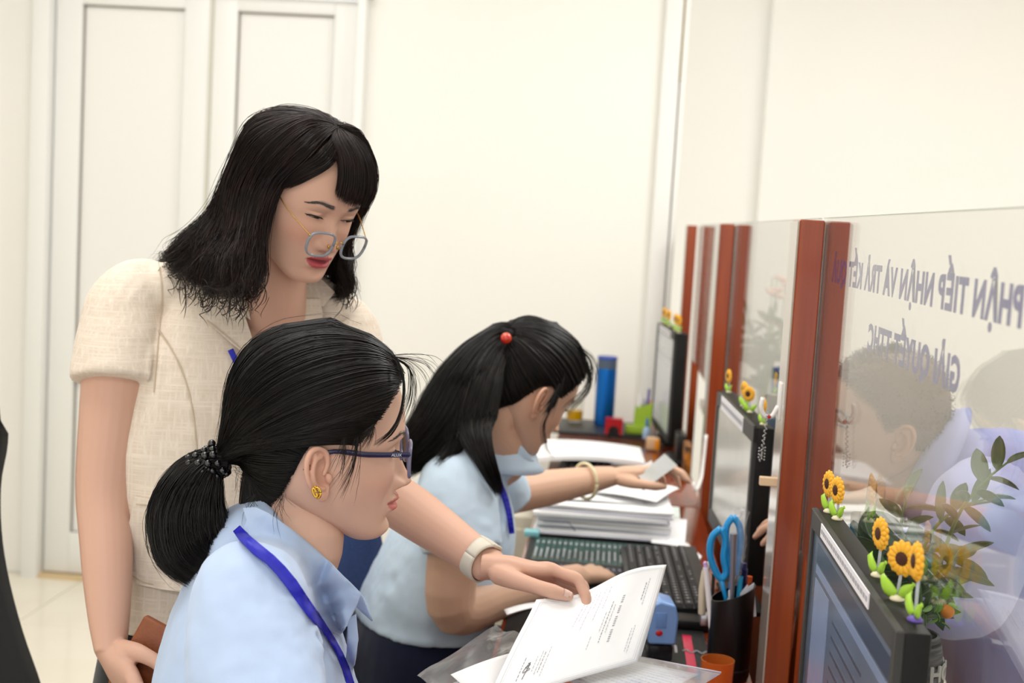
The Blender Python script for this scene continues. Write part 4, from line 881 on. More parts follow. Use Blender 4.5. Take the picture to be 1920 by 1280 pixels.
def ear_mesh(side):
    """returns a fused ear in head-local coordinates; side=+1 left, -1 right"""
    b = MB(); out = [(.004, .000), (.000, .012), (.003, .024), (.012, .0305), (.023, .028), (.0305, .017), (.031, .002), (.0265, -.011), (.0195, -.021), (.012, -.0295), (.005, -.0305), (.0005, -.024), (.0, -.012)]
    P = crom(out+[out[0]], 48)[:-1] if False else crom([(x, z, 0) for x, z in out+[out[0]]], 48)[:-1, :2]
    cen = np.array((.012, .0)); rings = []
    for k, h in ((.02, -.0015), (.55, -.0020), (.86, .0), (1.0, .0022), (.97, .0050), (.82, .0042), (.62, .0005), (.40, -.0005), (.02, -.0004)): rings.append(np.concatenate([cen+(P-cen)*k, np.full((len(P), 1), h)], 1))
    b.loft(rings)
    helix = crom([(x, z, .0052) for x, z in ((.008, .000), (.003, .010), (.004, .023), (.0125, .0293), (.0225, .027), (.0288, .0165), (.0293, .002), (.025, -.011), (.0185, -.0195))], 40); b.tube(helix, np.interp(np.linspace(0, 1, 40), [0, .2, .6, 1], [.0022, .0031, .0032, .0022]), 10, round_end=True)
    anti = crom([(.010, .019, .0030), (.0175, .0165, .0046), (.0218, .006, .0052), (.0205, -.006, .0048), (.0145, -.0150, .0042), (.0075, -.0165, .0040)], 26); b.tube(anti, .0030, 10, round_end=True)
    anti2 = crom([(.0165, .0240, .0026), (.0190, .0170, .0040), (.0212, .008, .0050)], 12); b.tube(anti2, .0024, 8, round_end=True)
    b.ball((.0012, -.0055, .0050), (.0042, .0062, .0042), 12); b.ball((.0085, -.0245, .0020), (.0078, .0080, .0036), 14); b.ball((.004, -.004, -.004), (.010, .020, .006), 12)
    me = voxel(b, .0011, 5, .5); v = vco(me)
    a, bz, h = v[:, 0], v[:, 1], v[:, 2]; be = math.radians(34); ti = math.radians(10)
    a2 = a*math.cos(ti)-(bz+.0)*math.sin(ti)*-.5*0+(-bz*math.sin(ti))*-1*0; a2 = a-.16*bz*-1*0; a2 = a+.14*bz
    X = -a2*math.cos(be)+h*math.sin(be)*1.0; Y = a2*math.sin(be)+h*math.cos(be); V = np.stack([X, Y*side, bz], 1)
    me.vertices.foreach_set('co', V.ravel()); me.update()
    if side < 0: me.flip_normals()
    return me
EARS = {}
def ear(side):
    if side not in EARS: EARS[side] = ear_mesh(side)
    return EARS[side]
def head_matrix(yaw, pitch, roll, scale=1.0):
    """yaw: facing direction measured from +X towards the lens (-Y); pitch: nose down"""
    return Matrix.Rotation(-math.radians(yaw), 4, 'Z') @ Matrix.Rotation(math.radians(pitch), 4, 'Y') @ Matrix.Rotation(math.radians(roll), 4, 'X') @ Matrix.Diagonal((scale, scale, scale, 1))
def anchor(R, local, world):
    M = R.copy(); M.translation = Vector(world)-(R @ Vector(local)); return M
M_skin = mat_attr('skin', .48, sss=.12, spec=.35, bump=(700, .06))
M_hair = mat('black_hair', '#0b0908', .42, spec=.4, noise=(60, '#15100d', 2))
M_hairb = mat('dark_brown_hair', '#150e0c', .46, spec=.35, noise=(40, '#261612', 2))
SK_S = (.64, .385, .285); SK_1 = (.71, .455, .345); SK_3 = (.70, .44, .31); SK_M = (.55, .33, .23)
# ---- hair
def strand_mesh(P, rad, ns=3):
    """P (S,K,3), rad (S,) or (S,K) -> vertices, faces of thin tapering tubes"""
    S, K, _ = P.shape; T = np.gradient(P, axis=1); T /= np.linalg.norm(T, axis=2)[..., None]+1e-12
    u = np.cross(T, np.array((.3, .5, .81))); u /= np.linalg.norm(u, axis=2)[..., None]+1e-9; w = np.cross(T, u)
    rad = np.asarray(rad); rad = rad[:, None]*np.interp(np.linspace(0, 1, K), [0, .1, .7, 1], [.7, 1, .9, .15])[None] if rad.ndim == 1 else rad
    V = np.stack([P+(u*math.cos(a)+w*math.sin(a))*rad[..., None] for a in np.linspace(0, 2*PI, ns, endpoint=False)], 2).reshape(-1, 3)
    s, k, j = np.meshgrid(np.arange(S), np.arange(K-1), np.arange(ns), indexing='ij'); b0 = (s*K+k)*ns
    F = np.stack([b0+j, b0+(j+1) % ns, b0+ns+(j+1) % ns, b0+ns+j], -1).reshape(-1, 4); return V, F
def fast_mesh(name, V, F):
    me = bpy.data.meshes.new(name); me.vertices.add(len(V)); me.vertices.foreach_set('co', V.astype(np.float32).ravel()); n = len(F)
    me.loops.add(n*4); me.loops.foreach_set('vertex_index', F.astype(np.int32).ravel()); me.polygons.add(n); me.polygons.foreach_set('loop_start', np.arange(n, dtype=np.int32)*4); me.polygons.foreach_set('loop_total', np.full(n, 4, np.int32))
    me.update(); me.validate(); me.polygons.foreach_set('use_smooth', [True]*len(me.polygons)); return me
class Locks:
    def __init__(s): s.V = []; s.F = []; s.n = 0
    def add(s, V, F): s.V.append(V); s.F.append(np.asarray(F)+s.n); s.n += len(V)
    def strands(s, P, rad): s.add(*strand_mesh(P, rad))
    def solid(s, mb):
        v = mb.verts(); q = [f if len(f) == 4 else (f+(f[-1],))[:4] if len(f) == 3 else None for f in mb.f]; q = [f for f in q if f]
        # polygons with more corners (caps) become fans
        for f in mb.f:
            if len(f) > 4:
                for i in range(1, len(f)-2, 2): q.append((f[0], f[i], f[i+1], f[i+2]))
        s.add(v, np.array(q))
    def build(s, name, m, parent): return link(name, fast_mesh(name, np.concatenate(s.V), np.concatenate(s.F)), m, parent)
def sheet_strands(G, n, rng, jit=.002, rad=.0006, K=None, s0=(0, .3), s1=(.92, 1.0), lift=(0, .003), clump=0, wob=.0, closed=False, cen=None, nclump=0, cw=.75):
    """G (A,K,3): guide curves side by side; strands run along them between neighbours"""
    A, KK, _ = G.shape; K = K or KK; a = rng.random(n)*(A if closed else A-1); i = np.floor(a).astype(int); f = a-i; j = (i+1) % A
    b0 = rng.uniform(*s0, n); b1 = rng.uniform(*s1, n); t = (b0[:, None]+(b1-b0)[:, None]*np.linspace(0, 1, K)[None])*(KK-1); k = np.clip(np.floor(t).astype(int), 0, KK-2); g = (t-k)[..., None]
    def at(r): return G[r[:, None], k]*(1-g)+G[r[:, None], k+1]*g
    P = at(i)*(1-f)[:, None, None]+at(j)*f[:, None, None]
    if nclump:
        amax = (A if closed else A-1); ac = (np.floor(a/amax*nclump)+.5)/nclump*amax+rng.normal(0, .02, n); ac = np.clip(ac, 0, amax-1e-4); i2 = np.floor(ac).astype(int); f2 = (ac-i2)[:, None, None]; j2 = (i2+1) % A; Pc = at(i2)*(1-f2)+at(j2)*f2
        w_ = (cw*smo(.35, .95, t/(KK-1)))[..., None]; P = P*(1-w_)+Pc*w_
    if cen is not None:
        d = P-np.asarray(cen); d /= np.linalg.norm(d, axis=2)[..., None]+1e-9; P = P+d*rng.uniform(*lift, n)[:, None, None]
    off = rng.normal(0, 1, (n, 1, 3))*jit; P = P+off*np.linspace(.5, 1.3, K)[None, :, None]
    if wob: ph = rng.random((n, 3))*6.28; fq = rng.uniform(1.5, 3.5, (n, 1)); tt = np.linspace(0, 1, K)[None]; P = P+wob*np.stack([np.sin(tt*fq*6.28+ph[:, [q]])*tt for q in range(3)], -1)
    return P, rng.uniform(.6, 1.25, n)*rad
def skull_bvh(H, M, grow=0.0, neck=None):
    me = H.mesh(72, .006); me.transform(M); V = vco(me).tolist(); F = [tuple(p.vertices) for p in me.polygons]
    if neck is not None: k = len(V); V += neck.verts().tolist(); F += [tuple(i+k for i in f) for f in neck.f]
    return BVHTree.FromPolygons(V, F)
def on_skull(bvh, cen, p, off):
    d = Vector(p)-cen; l = d.length; d /= l; h = bvh.ray_cast(cen+d*.19, -d, .19); r = (h[0]-cen).length if h[0] is not None else l; return cen+d*(r+off)
def fan(H, M, roots, tie, K=22, off=.010, neck=None, arch=.0, c0=(-.005, 0, .02), keep_end=3):
    """pulled-back hair: curves from each hairline root over the skull to the tie point (all local)"""
    bvh = skull_bvh(H, M, 0, neck); cen = M @ Vector(c0); G = []
    n_ = 72; o_ = np.interp(np.linspace(0, len(roots), n_, endpoint=False), np.arange(len(roots)+1), list(off)+[off[0]]) if not np.isscalar(off) else off
    q_ = np.array(list(roots)+[roots[0]], float); k_ = np.linspace(0, len(roots), n_, endpoint=False); roots = np.stack([np.interp(k_, np.arange(len(roots)+1), q_[:, j]) for j in range(3)], 1); off = o_
    T = M @ Vector(tie)
    for i, r in enumerate(roots):
        R_ = M @ Vector(r); row = []; o = off[i] if not np.isscalar(off) else off
        for t in np.linspace(0, 1, K):
            d0 = (R_-cen).normalized(); d1 = (T-cen).normalized(); ang = d0.angle(d1); ww = arch*float(smo(.045, .07, abs(r[1]))*smo(-.012, .006, r[2])*(1-smo(.05, .08, r[2]))); zl = M.to_3x3() @ Vector((0, 0, 1)); q = (d0*math.sin((1-t)*ang)+d1*math.sin(t*ang))/max(1e-6, math.sin(ang)) if ang > .02 else d0
            q = q+zl*(ww*math.sin(PI*t)**.8)
            p = on_skull(bvh, cen, cen+q, o*(math.sin(PI*min(1, .12+.88*t))**.5*.85+.15)); u = smo(.80, 1.0, t); row.append(p*(1-u)+T*u)
        G.append([tuple(p) for p in row])
    return np.array(G), cen
# ---- limbs and hands
def limb(b, pts, rad, n=16, K=26, up=None):
    P = crom(pts, K); d = np.r_[0, np.cumsum(np.linalg.norm(np.diff(np.array([tuple(p) for p in pts]), axis=0), axis=1))]; d /= d[-1]; R_ = np.array([(q, q) if np.isscalar(q) else q for q in rad], float)
    # radius table follows the joints as laid along the curve
    s = np.linspace(0, 1, K); rr = np.stack([np.interp(s, d, R_[:, 0]), np.interp(s, d, R_[:, 1])], 1)
    for _ in range(2): rr[1:-1] = (rr[:-2]+2*rr[1:-1]+rr[2:])/4
    b.tube(P, rr, n, up=up); return b
def hand_parts(b, M, side, curls, spread=(.10, .03, -.03, -.10), thumb=None, L=.172, hand_w=1.0):
    """M: wrist frame, x to the fingertips, y to the thumb side, z out of the back of the hand. curls: per finger (index..little) three bends in degrees.
    thumb: list of points in the wrist frame (wrist-near base to tip). Adds closed shapes to b; returns the thumb tip frame"""
    k = L/.172; w = .040*hand_w
    def m(p): return M @ Vector(p)
    sec = [(-.012, .0255, .0185), (.006, .0265, .0175), (.030, .034, .0165), (.055, .0395, .0150), (.078, .0400, .0125), (.088, .0375, .0095)]
    th = np.linspace(0, 2*PI, 22, endpoint=False); rings = []
    for x, a, c in sec: rings.append([tuple(m((x*k, math.copysign(abs(math.cos(t))**.8, math.cos(t))*a*hand_w*k*.98, math.copysign(abs(math.sin(t))**.85, math.sin(t))*c*k-(.003 if x > .05 else 0))) ) for t in th])
    b.loft(rings)
    fl = [(.041, .025, .021), (.045, .028, .022), (.042, .026, .022), (.033, .020, .019)]; fr = [.0088, .0090, .0085, .0075]; fy = [.0285, .0095, -.0095, -.0275]; fx = [.082, .087, .083, .074]
    tips = []
    for i in range(4):
        a = spread[i]; d = Vector((math.cos(a), math.sin(a), 0)); p = Vector((fx[i]-.014, fy[i]*hand_w, -.001)); pts = [p]; ang = 0; q = Vector((fx[i], fy[i]*hand_w, .0)); pts.append(q); rads = [fr[i]*1.12, fr[i]*1.10]
        for j in range(3):
            ang += math.radians(curls[i][j]); dd = d*math.cos(ang)+Vector((0, 0, -1))*math.sin(ang); mid = q+dd*fl[i][j]*.5; q = q+dd*fl[i][j]; pts += [mid, q]; rads += [fr[i]*(.93-.07*j), fr[i]*(.99-.11*j) if j < 2 else fr[i]*.66]
        P = crom([m(v*k) for v in pts], 26); b.tube(P, np.interp(np.linspace(0, 1, 26), np.linspace(0, 1, len(rads)), rads)*k, 12, round_end=True); tips.append(m(q*k))
    if thumb is None: thumb = [(.012, .018, -.006), (.040, .040, -.012), (.066, .052, -.016), (.092, .056, -.020)]
    P = crom([m(Vector(v)*k) for v in thumb], 26); b.tube(P, np.interp(np.linspace(0, 1, 26), [0, .25, .45, .6, .8, 1], [.0150, .0135, .0112, .0102, .0104, .0070])*k, 14, round_end=True)
    b.ball(tuple(m((.028*k, .021*k, -.012*k))), (.022*k, .018*k, .015*k), 14, None)
    return tips, P
def frame(o, x, zhint):
    x = Vector(x).normalized(); z = Vector(zhint); y = z.cross(x).normalized(); z = x.cross(y); return Matrix(((x.x, y.x, z.x, o[0]), (x.y, y.y, z.y, o[1]), (x.z, y.z, z.z, o[2]), (0, 0, 0, 1)))
def nail(P, up, m=None, w=.0055, l=.011):
    """thin nail plate on the last stretch of finger path P, facing 'up'"""
    t = Vector(P[-1]-P[-4]).normalized(); u = Vector(up); u = (u-t*u.dot(t)).normalized(); s = t.cross(u); c = Vector(P[-2]); G = []
    for a in np.linspace(-.5, .5, 6): G.append([tuple(c+t*(a*l)+s*(k*w*(1-.25*(a > .3)))+u*(.0086-.0042*k*k-.0018*(a+.5))) for k in np.linspace(-1, 1, 6)])
    return MB().grid(np.array(G), .0008).mesh('nail')
def ring_loft(b, rings, n=40, ex=2.4):
    """rings: (centre, half-axis vector u, half-axis vector v)"""
    th = np.linspace(0, 2*PI, n, endpoint=False); c_, s_ = np.cos(th), np.sin(th); cc = np.sign(c_)*np.abs(c_)**(2/ex); ss = np.sign(s_)*np.abs(s_)**(2/ex)
    b.loft([np.array(tuple(c))+np.outer(cc, tuple(u))+np.outer(ss, tuple(v)) for c, u, v in rings]); return b
def smooth_rings(rings, K):
    C = crom([r[0] for r in rings], K); U = crom([r[1] for r in rings], K); V = crom([r[2] for r in rings], K); return [(Vector(a), Vector(b_), Vector(c_)) for a, b_, c_ in zip(C, U, V)]
def wrinkle(me, amp, scale, seed, aniso=(1, 1, 1), mask=None, oct=3):
    """real relief: pushes vertices along their normals by smooth noise"""
    from mathutils import noise as mn
    v = vco(me); n = vno(me); o = Vector((seed*3.1, seed*1.7, seed*.9)); h = np.array([mn.fractal(Vector((p[0]*scale*aniso[0], p[1]*scale*aniso[1], p[2]*scale*aniso[2]))+o, 1.0, 2.0, oct) for p in v])
    if mask is not None: h = h*mask(v)
    me.vertices.foreach_set('co', (v+n*(amp*h)[:, None]).ravel()); me.update()
def folds(me, lines):
    """pressed-in cloth folds: list of (start, end, width, depth) in world coordinates"""
    v = vco(me); n = vno(me); d = np.zeros(len(v))
    for a, b_, w, dp in lines:
        a = np.array(tuple(a)); b_ = np.array(tuple(b_)); ab = b_-a; t = np.clip(((v-a) @ ab)/(ab @ ab), 0, 1); q = np.linalg.norm(v-(a+t[:, None]*ab), axis=1); e = np.sin(PI*np.clip(t, 0.02, .98))**.5
        d += dp*e*(np.exp(-(q/w)**2)-.55*np.exp(-((q-2.0*w)/w)**2))
    me.vertices.foreach_set('co', (v+n*d[:, None]).ravel()); me.update()
def eye_parts(b, H, M, side, open_=.4, look=(0, 0), lash=True):
    """eyelid slit: white, iris and lash line set on the face; returns (verts mesh, colours), lash MB"""
    y0, z0 = .0315*side, .0002; hw = .0138; U = np.linspace(-1, 1, 25); V = np.linspace(0, 1, 9); P = []; C = []
    for u in U:
        zt = z0+open_*.0058*(1-abs(u)**2.2)**.8+.0006*u*0+.0010*u; zb = z0-.0022*(1-u*u)*max(.3, open_)+.0010*u; row = []
        for v in V:
            y = y0+u*hw*side; z = zb+(zt-zb)*v; x = float(H.surf(y, z))+.0009*(1-u*u)**.5+.0002; row.append((x, y, z))
            r = math.hypot(y-(y0+look[0]*side), (z-(z0+look[1])))
            C.append((.02, .015, .012) if r < .0028 else (.055, .032, .02) if r < .0060 else (.62, .56, .52))
        P.append(row)
    P = np.array(P); mb = MB().grid(P); me = mb.mesh('eye'); me.transform(M)
    L_ = MB(); pts = [M @ Vector((p[0]+.0008, p[1], p[2])) for p in P[:, -1]]; ext = M @ Vector((float(H.surf(y0+1.16*hw*side, z0+.0018))+.0010, y0+1.16*hw*side, z0+.0018))
    L_.tube([*pts, ext], np.r_[np.linspace(.0004, .0010, 20), np.linspace(.0010, .0005, 6)], 6)
    for u in np.linspace(2, 24, 16):
        p = pts[int(u)]; q = M.to_3x3() @ Vector((.0045, .0018*side*(u/12-1), -.0015)); L_.tube([p, p+q*.6, p+q+(M.to_3x3() @ Vector((0, 0, .0008)))], [.00035, .0003, .0001], 4)
    for p_ in (P[:, 0],): L_.tube([M @ Vector((p[0]+.0004, p[1], p[2]-.0002)) for p in p_[8:]], .00030, 5)
    return me, np.array(C), L_
def brow_hairs(b, H, M, side, rng, n=90):
    for i in range(n):
        t = rng.random(); ay = .0135+.036*t; z = .0205+.004*smo(.014, .034, ay)-.005*smo(.036, .050, ay)+rng.normal(0, .0011)*(1-.5*t); y = ay*side
        a = Vector((float(H.surf(y, z))+.0004, y, z)); y2 = (ay+.0055)*side; z2 = z+.0016*(1-1.6*t); c = Vector((float(H.surf(y2, z2))+.0006, y2, z2)); b.tube([M @ a, M @ ((a+c)/2), M @ c], [.0003, .00028, .0001], 4)
def collar_ring(c, n, l, f, r0, a0, stand=.028, fall=.040, tip=.03, flare=1.0, K=34):
    """turned-down shirt collar: stands round the neck, folds over and ends in two points at the front; a0: half gap at the front (rad)"""
    G = []
    for a in np.linspace(a0, 2*PI-a0, K):
        d = f*math.cos(a)*1.05+l*math.sin(a); e = max(0, math.cos(a))**2; fr = f*math.cos(a0)
        ln = fall+tip*e; G.append([tuple(c+d*r0*.96-n*.004), tuple(c+d*r0*.98+n*stand*(1-.35*e)), tuple(c+d*(r0*1.05)+n*(stand*(1-.35*e)+.004)), tuple(c+d*(r0*1.13)+n*(stand*.75)), tuple(c+d*(r0*1.22+ln*.35*flare)+n*(stand*.8-ln*.55)), tuple(c+d*(r0*1.28+ln*.62*flare)+n*(stand*.8-ln)+f*.012*e)])
    return MB().grid(np.array(G), .0022)
def person(label, loc): return thing('person', label, 'person', loc)
# ---------------------------------------------------------------- cloth materials
def cloth(name, c, c2, sc=500, bs=.15, rough=.85, sheen=.25):
    return mat(name, c, rough, noise=(3, c2, 3), bump=(sc, bs), sheen=sheen, spec=.25)
M_blueshirt = cloth('light_blue_shirt', '#b7cae8', '#b0c5e5', 900, .08)
M_blueshirt3 = cloth('light_blue_shirt_second', '#d0e4f6', '#c9e0f5', 900, .08)
M_lav = cloth('lavender_shirt', '#b0b5e3', '#a8aee0', 900, .08)
M_navy = cloth('navy_trousers', '#141b33', '#182040', 800, .2)
M_blackcloth = cloth('black_skirt', '#0d0d0e', '#121213', 800, .2)
def linen():
    m = mat('cream_linen', '#e6d9c8', .9, spec=.2, sheen=.15); nt = m.node_tree; b = nt.nodes['Principled BSDF']; N = nt.nodes.new; L = nt.links.new
    tc = N('ShaderNodeTexCoord'); out = []
    for st in ((140, 140, 3.5), (9, 9, 260)):
        mp = N('ShaderNodeMapping'); mp.inputs['Scale'].default_value = st; L(tc.outputs['Object'], mp.inputs[0]); n = N('ShaderNodeTexNoise'); n.inputs['Scale'].default_value = 1.6; n.inputs['Detail'].default_value = 4; n.inputs['Roughness'].default_value = .6; L(mp.outputs[0], n.inputs['Vector']); out.append(n)
    mx = N('ShaderNodeMath'); mx.operation = 'MAXIMUM'; L(out[0].outputs['Fac'], mx.inputs[0]); L(out[1].outputs['Fac'], mx.inputs[1])
    r = N('ShaderNodeValToRGB'); r.color_ramp.elements[0].color = lin('#dacbb9'); r.color_ramp.elements[1].color = lin('#ebdfd0'); r.color_ramp.elements[0].position = .44; r.color_ramp.elements[1].position = .72
    L(mx.outputs[0], r.inputs[0]); L(r.outputs[0], b.inputs['Base Color']); u = N('ShaderNodeBump'); u.inputs['Strength'].default_value = .25; u.inputs['Distance'].default_value = .001; L(mx.outputs[0], u.inputs['Height']); L(u.outputs[0], b.inputs['Normal']); return m
M_linen = linen()
M_lany = mat('blue_lanyard', '#1c1fb0', .45, bump=(1500, .2)); M_gold = mat('gold', '#d9ae4a', .22, metal=1); M_goldt = mat('thin_gold', '#c9a25a', .25, metal=1)
M_lens = mat_pane('spectacle_lens', (.985, .985, .99), 1.25); M_clearframe = mat('grey_clear_frame', '#9ea5b0', .15, trans=.35, ior=1.3, coat=.4); M_navyframe = mat('navy_frame', '#1d2148', .25, coat=.4); M_greyframe = mat('violet_clear_frame', '#8b88a6', .15, trans=.45, ior=1.3)
M_eye = mat_attr('eye', .15, spec=.5); M_lash = mat('lash', '#0c0908', .6); M_browh = mat('brow_hair', '#4a423f', .6)
def glasses(P, H, M, zc, x0, tilt, frame_m, temple_m, rim=.0017, hw=.0245, hh=.019, sep=.0335, ear_pt=(.002, .0765, .012), temple_r=(.0007, .0007), bridge_m=None, flat_temple=False, writing=None):
    g = bpy.data.objects.new('eyeglasses', None); COL.objects.link(g); g.parent = P; g.matrix_parent_inverse = Matrix.Translation(-P.location); g.empty_display_size = .02
    Rt = Matrix.Translation((x0, 0, zc)) @ Matrix.Rotation(tilt, 4, 'Y'); L = M @ Rt
    for s in (1, -1):
        th = np.linspace(0, 2*PI, 48, endpoint=False); e = 2/3.2; yy = np.sign(np.cos(th))*np.abs(np.cos(th))**e*hw; zz = np.sign(np.sin(th))*np.abs(np.sin(th))**e*hh
        zz = np.where(zz < 0, zz*(1+.12*np.cos(th)*0), zz); yy = yy*(1-.10*(zz < 0)*np.abs(zz)/hh)
        xx = -.10*((np.abs(s*sep+yy)-.02)/.045).clip(0, 2)**2*.05
        pts = [tuple(L @ Vector((x, s*sep+y, z))) for x, y, z in zip(xx, yy, zz)]
        o = MB().tube(pts+pts[:2], [(rim, rim*1.3)]*50, 8, up=tuple((L.to_3x3() @ Vector((1, 0, 0))))).build('rim', frame_m, g, True); o.name = 'rim'
        c = L @ Vector((0, s*sep, 0)); MB().add([tuple(c)]+pts, [(0, i+1, (i+1) % 48+1) for i in range(48)]).build('lens', M_lens, g, True, fix=False)
        hinge = L @ Vector((-.004, s*(sep+hw), hh*.62)); ep = M @ Vector((ear_pt[0], ear_pt[1]*s, ear_pt[2])); en = M @ Vector((ear_pt[0]-.022, ear_pt[1]*s*.985, ear_pt[2]-.022))
        out = M.to_3x3() @ Vector((0, s*.004, 0)); mid = (hinge+ep)/2+out
        if flat_temple: up = tuple(M.to_3x3() @ Vector((0, s, 0))); rr = [(.0032, .0012)]*10+[(.0026, .0012)]*8; tb = MB().tube(crom([hinge, mid, ep, en], 18), rr, 10, up=up)
        else: tb = MB().tube(crom([hinge, mid, ep, en], 18), temple_r[0], 8)
        o = tb.build('temple', temple_m, g, 40 if flat_temple else True)
        MB().ball(tuple(hinge), (.0018, .0018, .0018), 8).build('hinge', temple_m, g, True)
        p0 = L @ Vector((-.002, s*.0105, -.006)); p1 = L @ Vector((-.008, s*.0085, -.006)); MB().tube([p0, p1], .0005, 6).ball(tuple(p1), (.002, .0015, .0032), 8).build('nose_pad', bridge_m or frame_m, g, True)
        if writing and s < 0:
            me = text_mesh(writing, .0048, .0001, .00008); d = (mid-hinge).normalized(); o_ = (out.normalized() if True else 0); uz = d.cross(o_)*1; uz = uz if uz.z > 0 else -uz
            c = hinge+d*.016+o_*.0017; X = -d if True else d; Mx = Matrix(((X.x, uz.x, o_.x, c.x), (X.y, uz.y, o_.y, c.y), (X.z, uz.z, o_.z, c.z), (0, 0, 0, 1))); me.transform(Mx); link('temple_lettering', me, mat('pale_lettering', '#c9cbd8', .4), o)
    MB().tube([L @ Vector((.001, -.0095, .004)), L @ Vector((.003, 0, .0075)), L @ Vector((.001, .0095, .004))], rim*.6, 8).build('bridge', bridge_m or frame_m, g, True); return g
def finish_body(P, H, M, body_mb, skin, vox=.0025, extra=(), head_kw={}, nphi=168, hand_extra=()):
    """head, ears, neck, arms, hands -> one skin mesh named body"""
    items = []; hm = H.mesh(nphi, .0016 if nphi > 150 else .003); hv = vco(hm); items.append((hm, M, H.colours(hv, skin, **head_kw)))
    for s in (1, -1):
        e = ear(s); x = -.004; w = .0715*H.wide; Me = M @ Matrix.Translation((x+.010, s*w, -.0155)); ev = vco(e); c = np.tile(np.array(skin), (len(ev), 1)); c *= np.array((1.03, .93, .9)); items.append((e, Me, c))
    if body_mb is not None: bm_ = voxel(body_mb, vox, 4, .5); bv = vco(bm_); items.append((bm_, None, np.tile(np.array(skin), (len(bv), 1))))
    for me, c in hand_extra: items.append((me, None, np.tile(np.array(c), (len(me.vertices), 1))))
    me = join_meshes('body', items); o = link('body', me, M_skin, P, True); return o
def face_bits(P, H, M, open_, look, rng, sides=(1, -1), brows=True):
    E = []; 
    for s in sides:
        me, c, L_ = eye_parts(None, H, M, s, open_, look); set_col(me, c); link('eye', me, M_eye, P, True); L_.build('eyelashes', M_lash, P, True, fix=False)
        if brows: b = MB(); brow_hairs(b, H, M, s, rng); b.build('eyebrow', M_browh, P, True, fix=False)
def side_roots(lst): return lst+[(x, -y, z) for x, y, z in lst[::-1] if abs(y) > 1e-6]

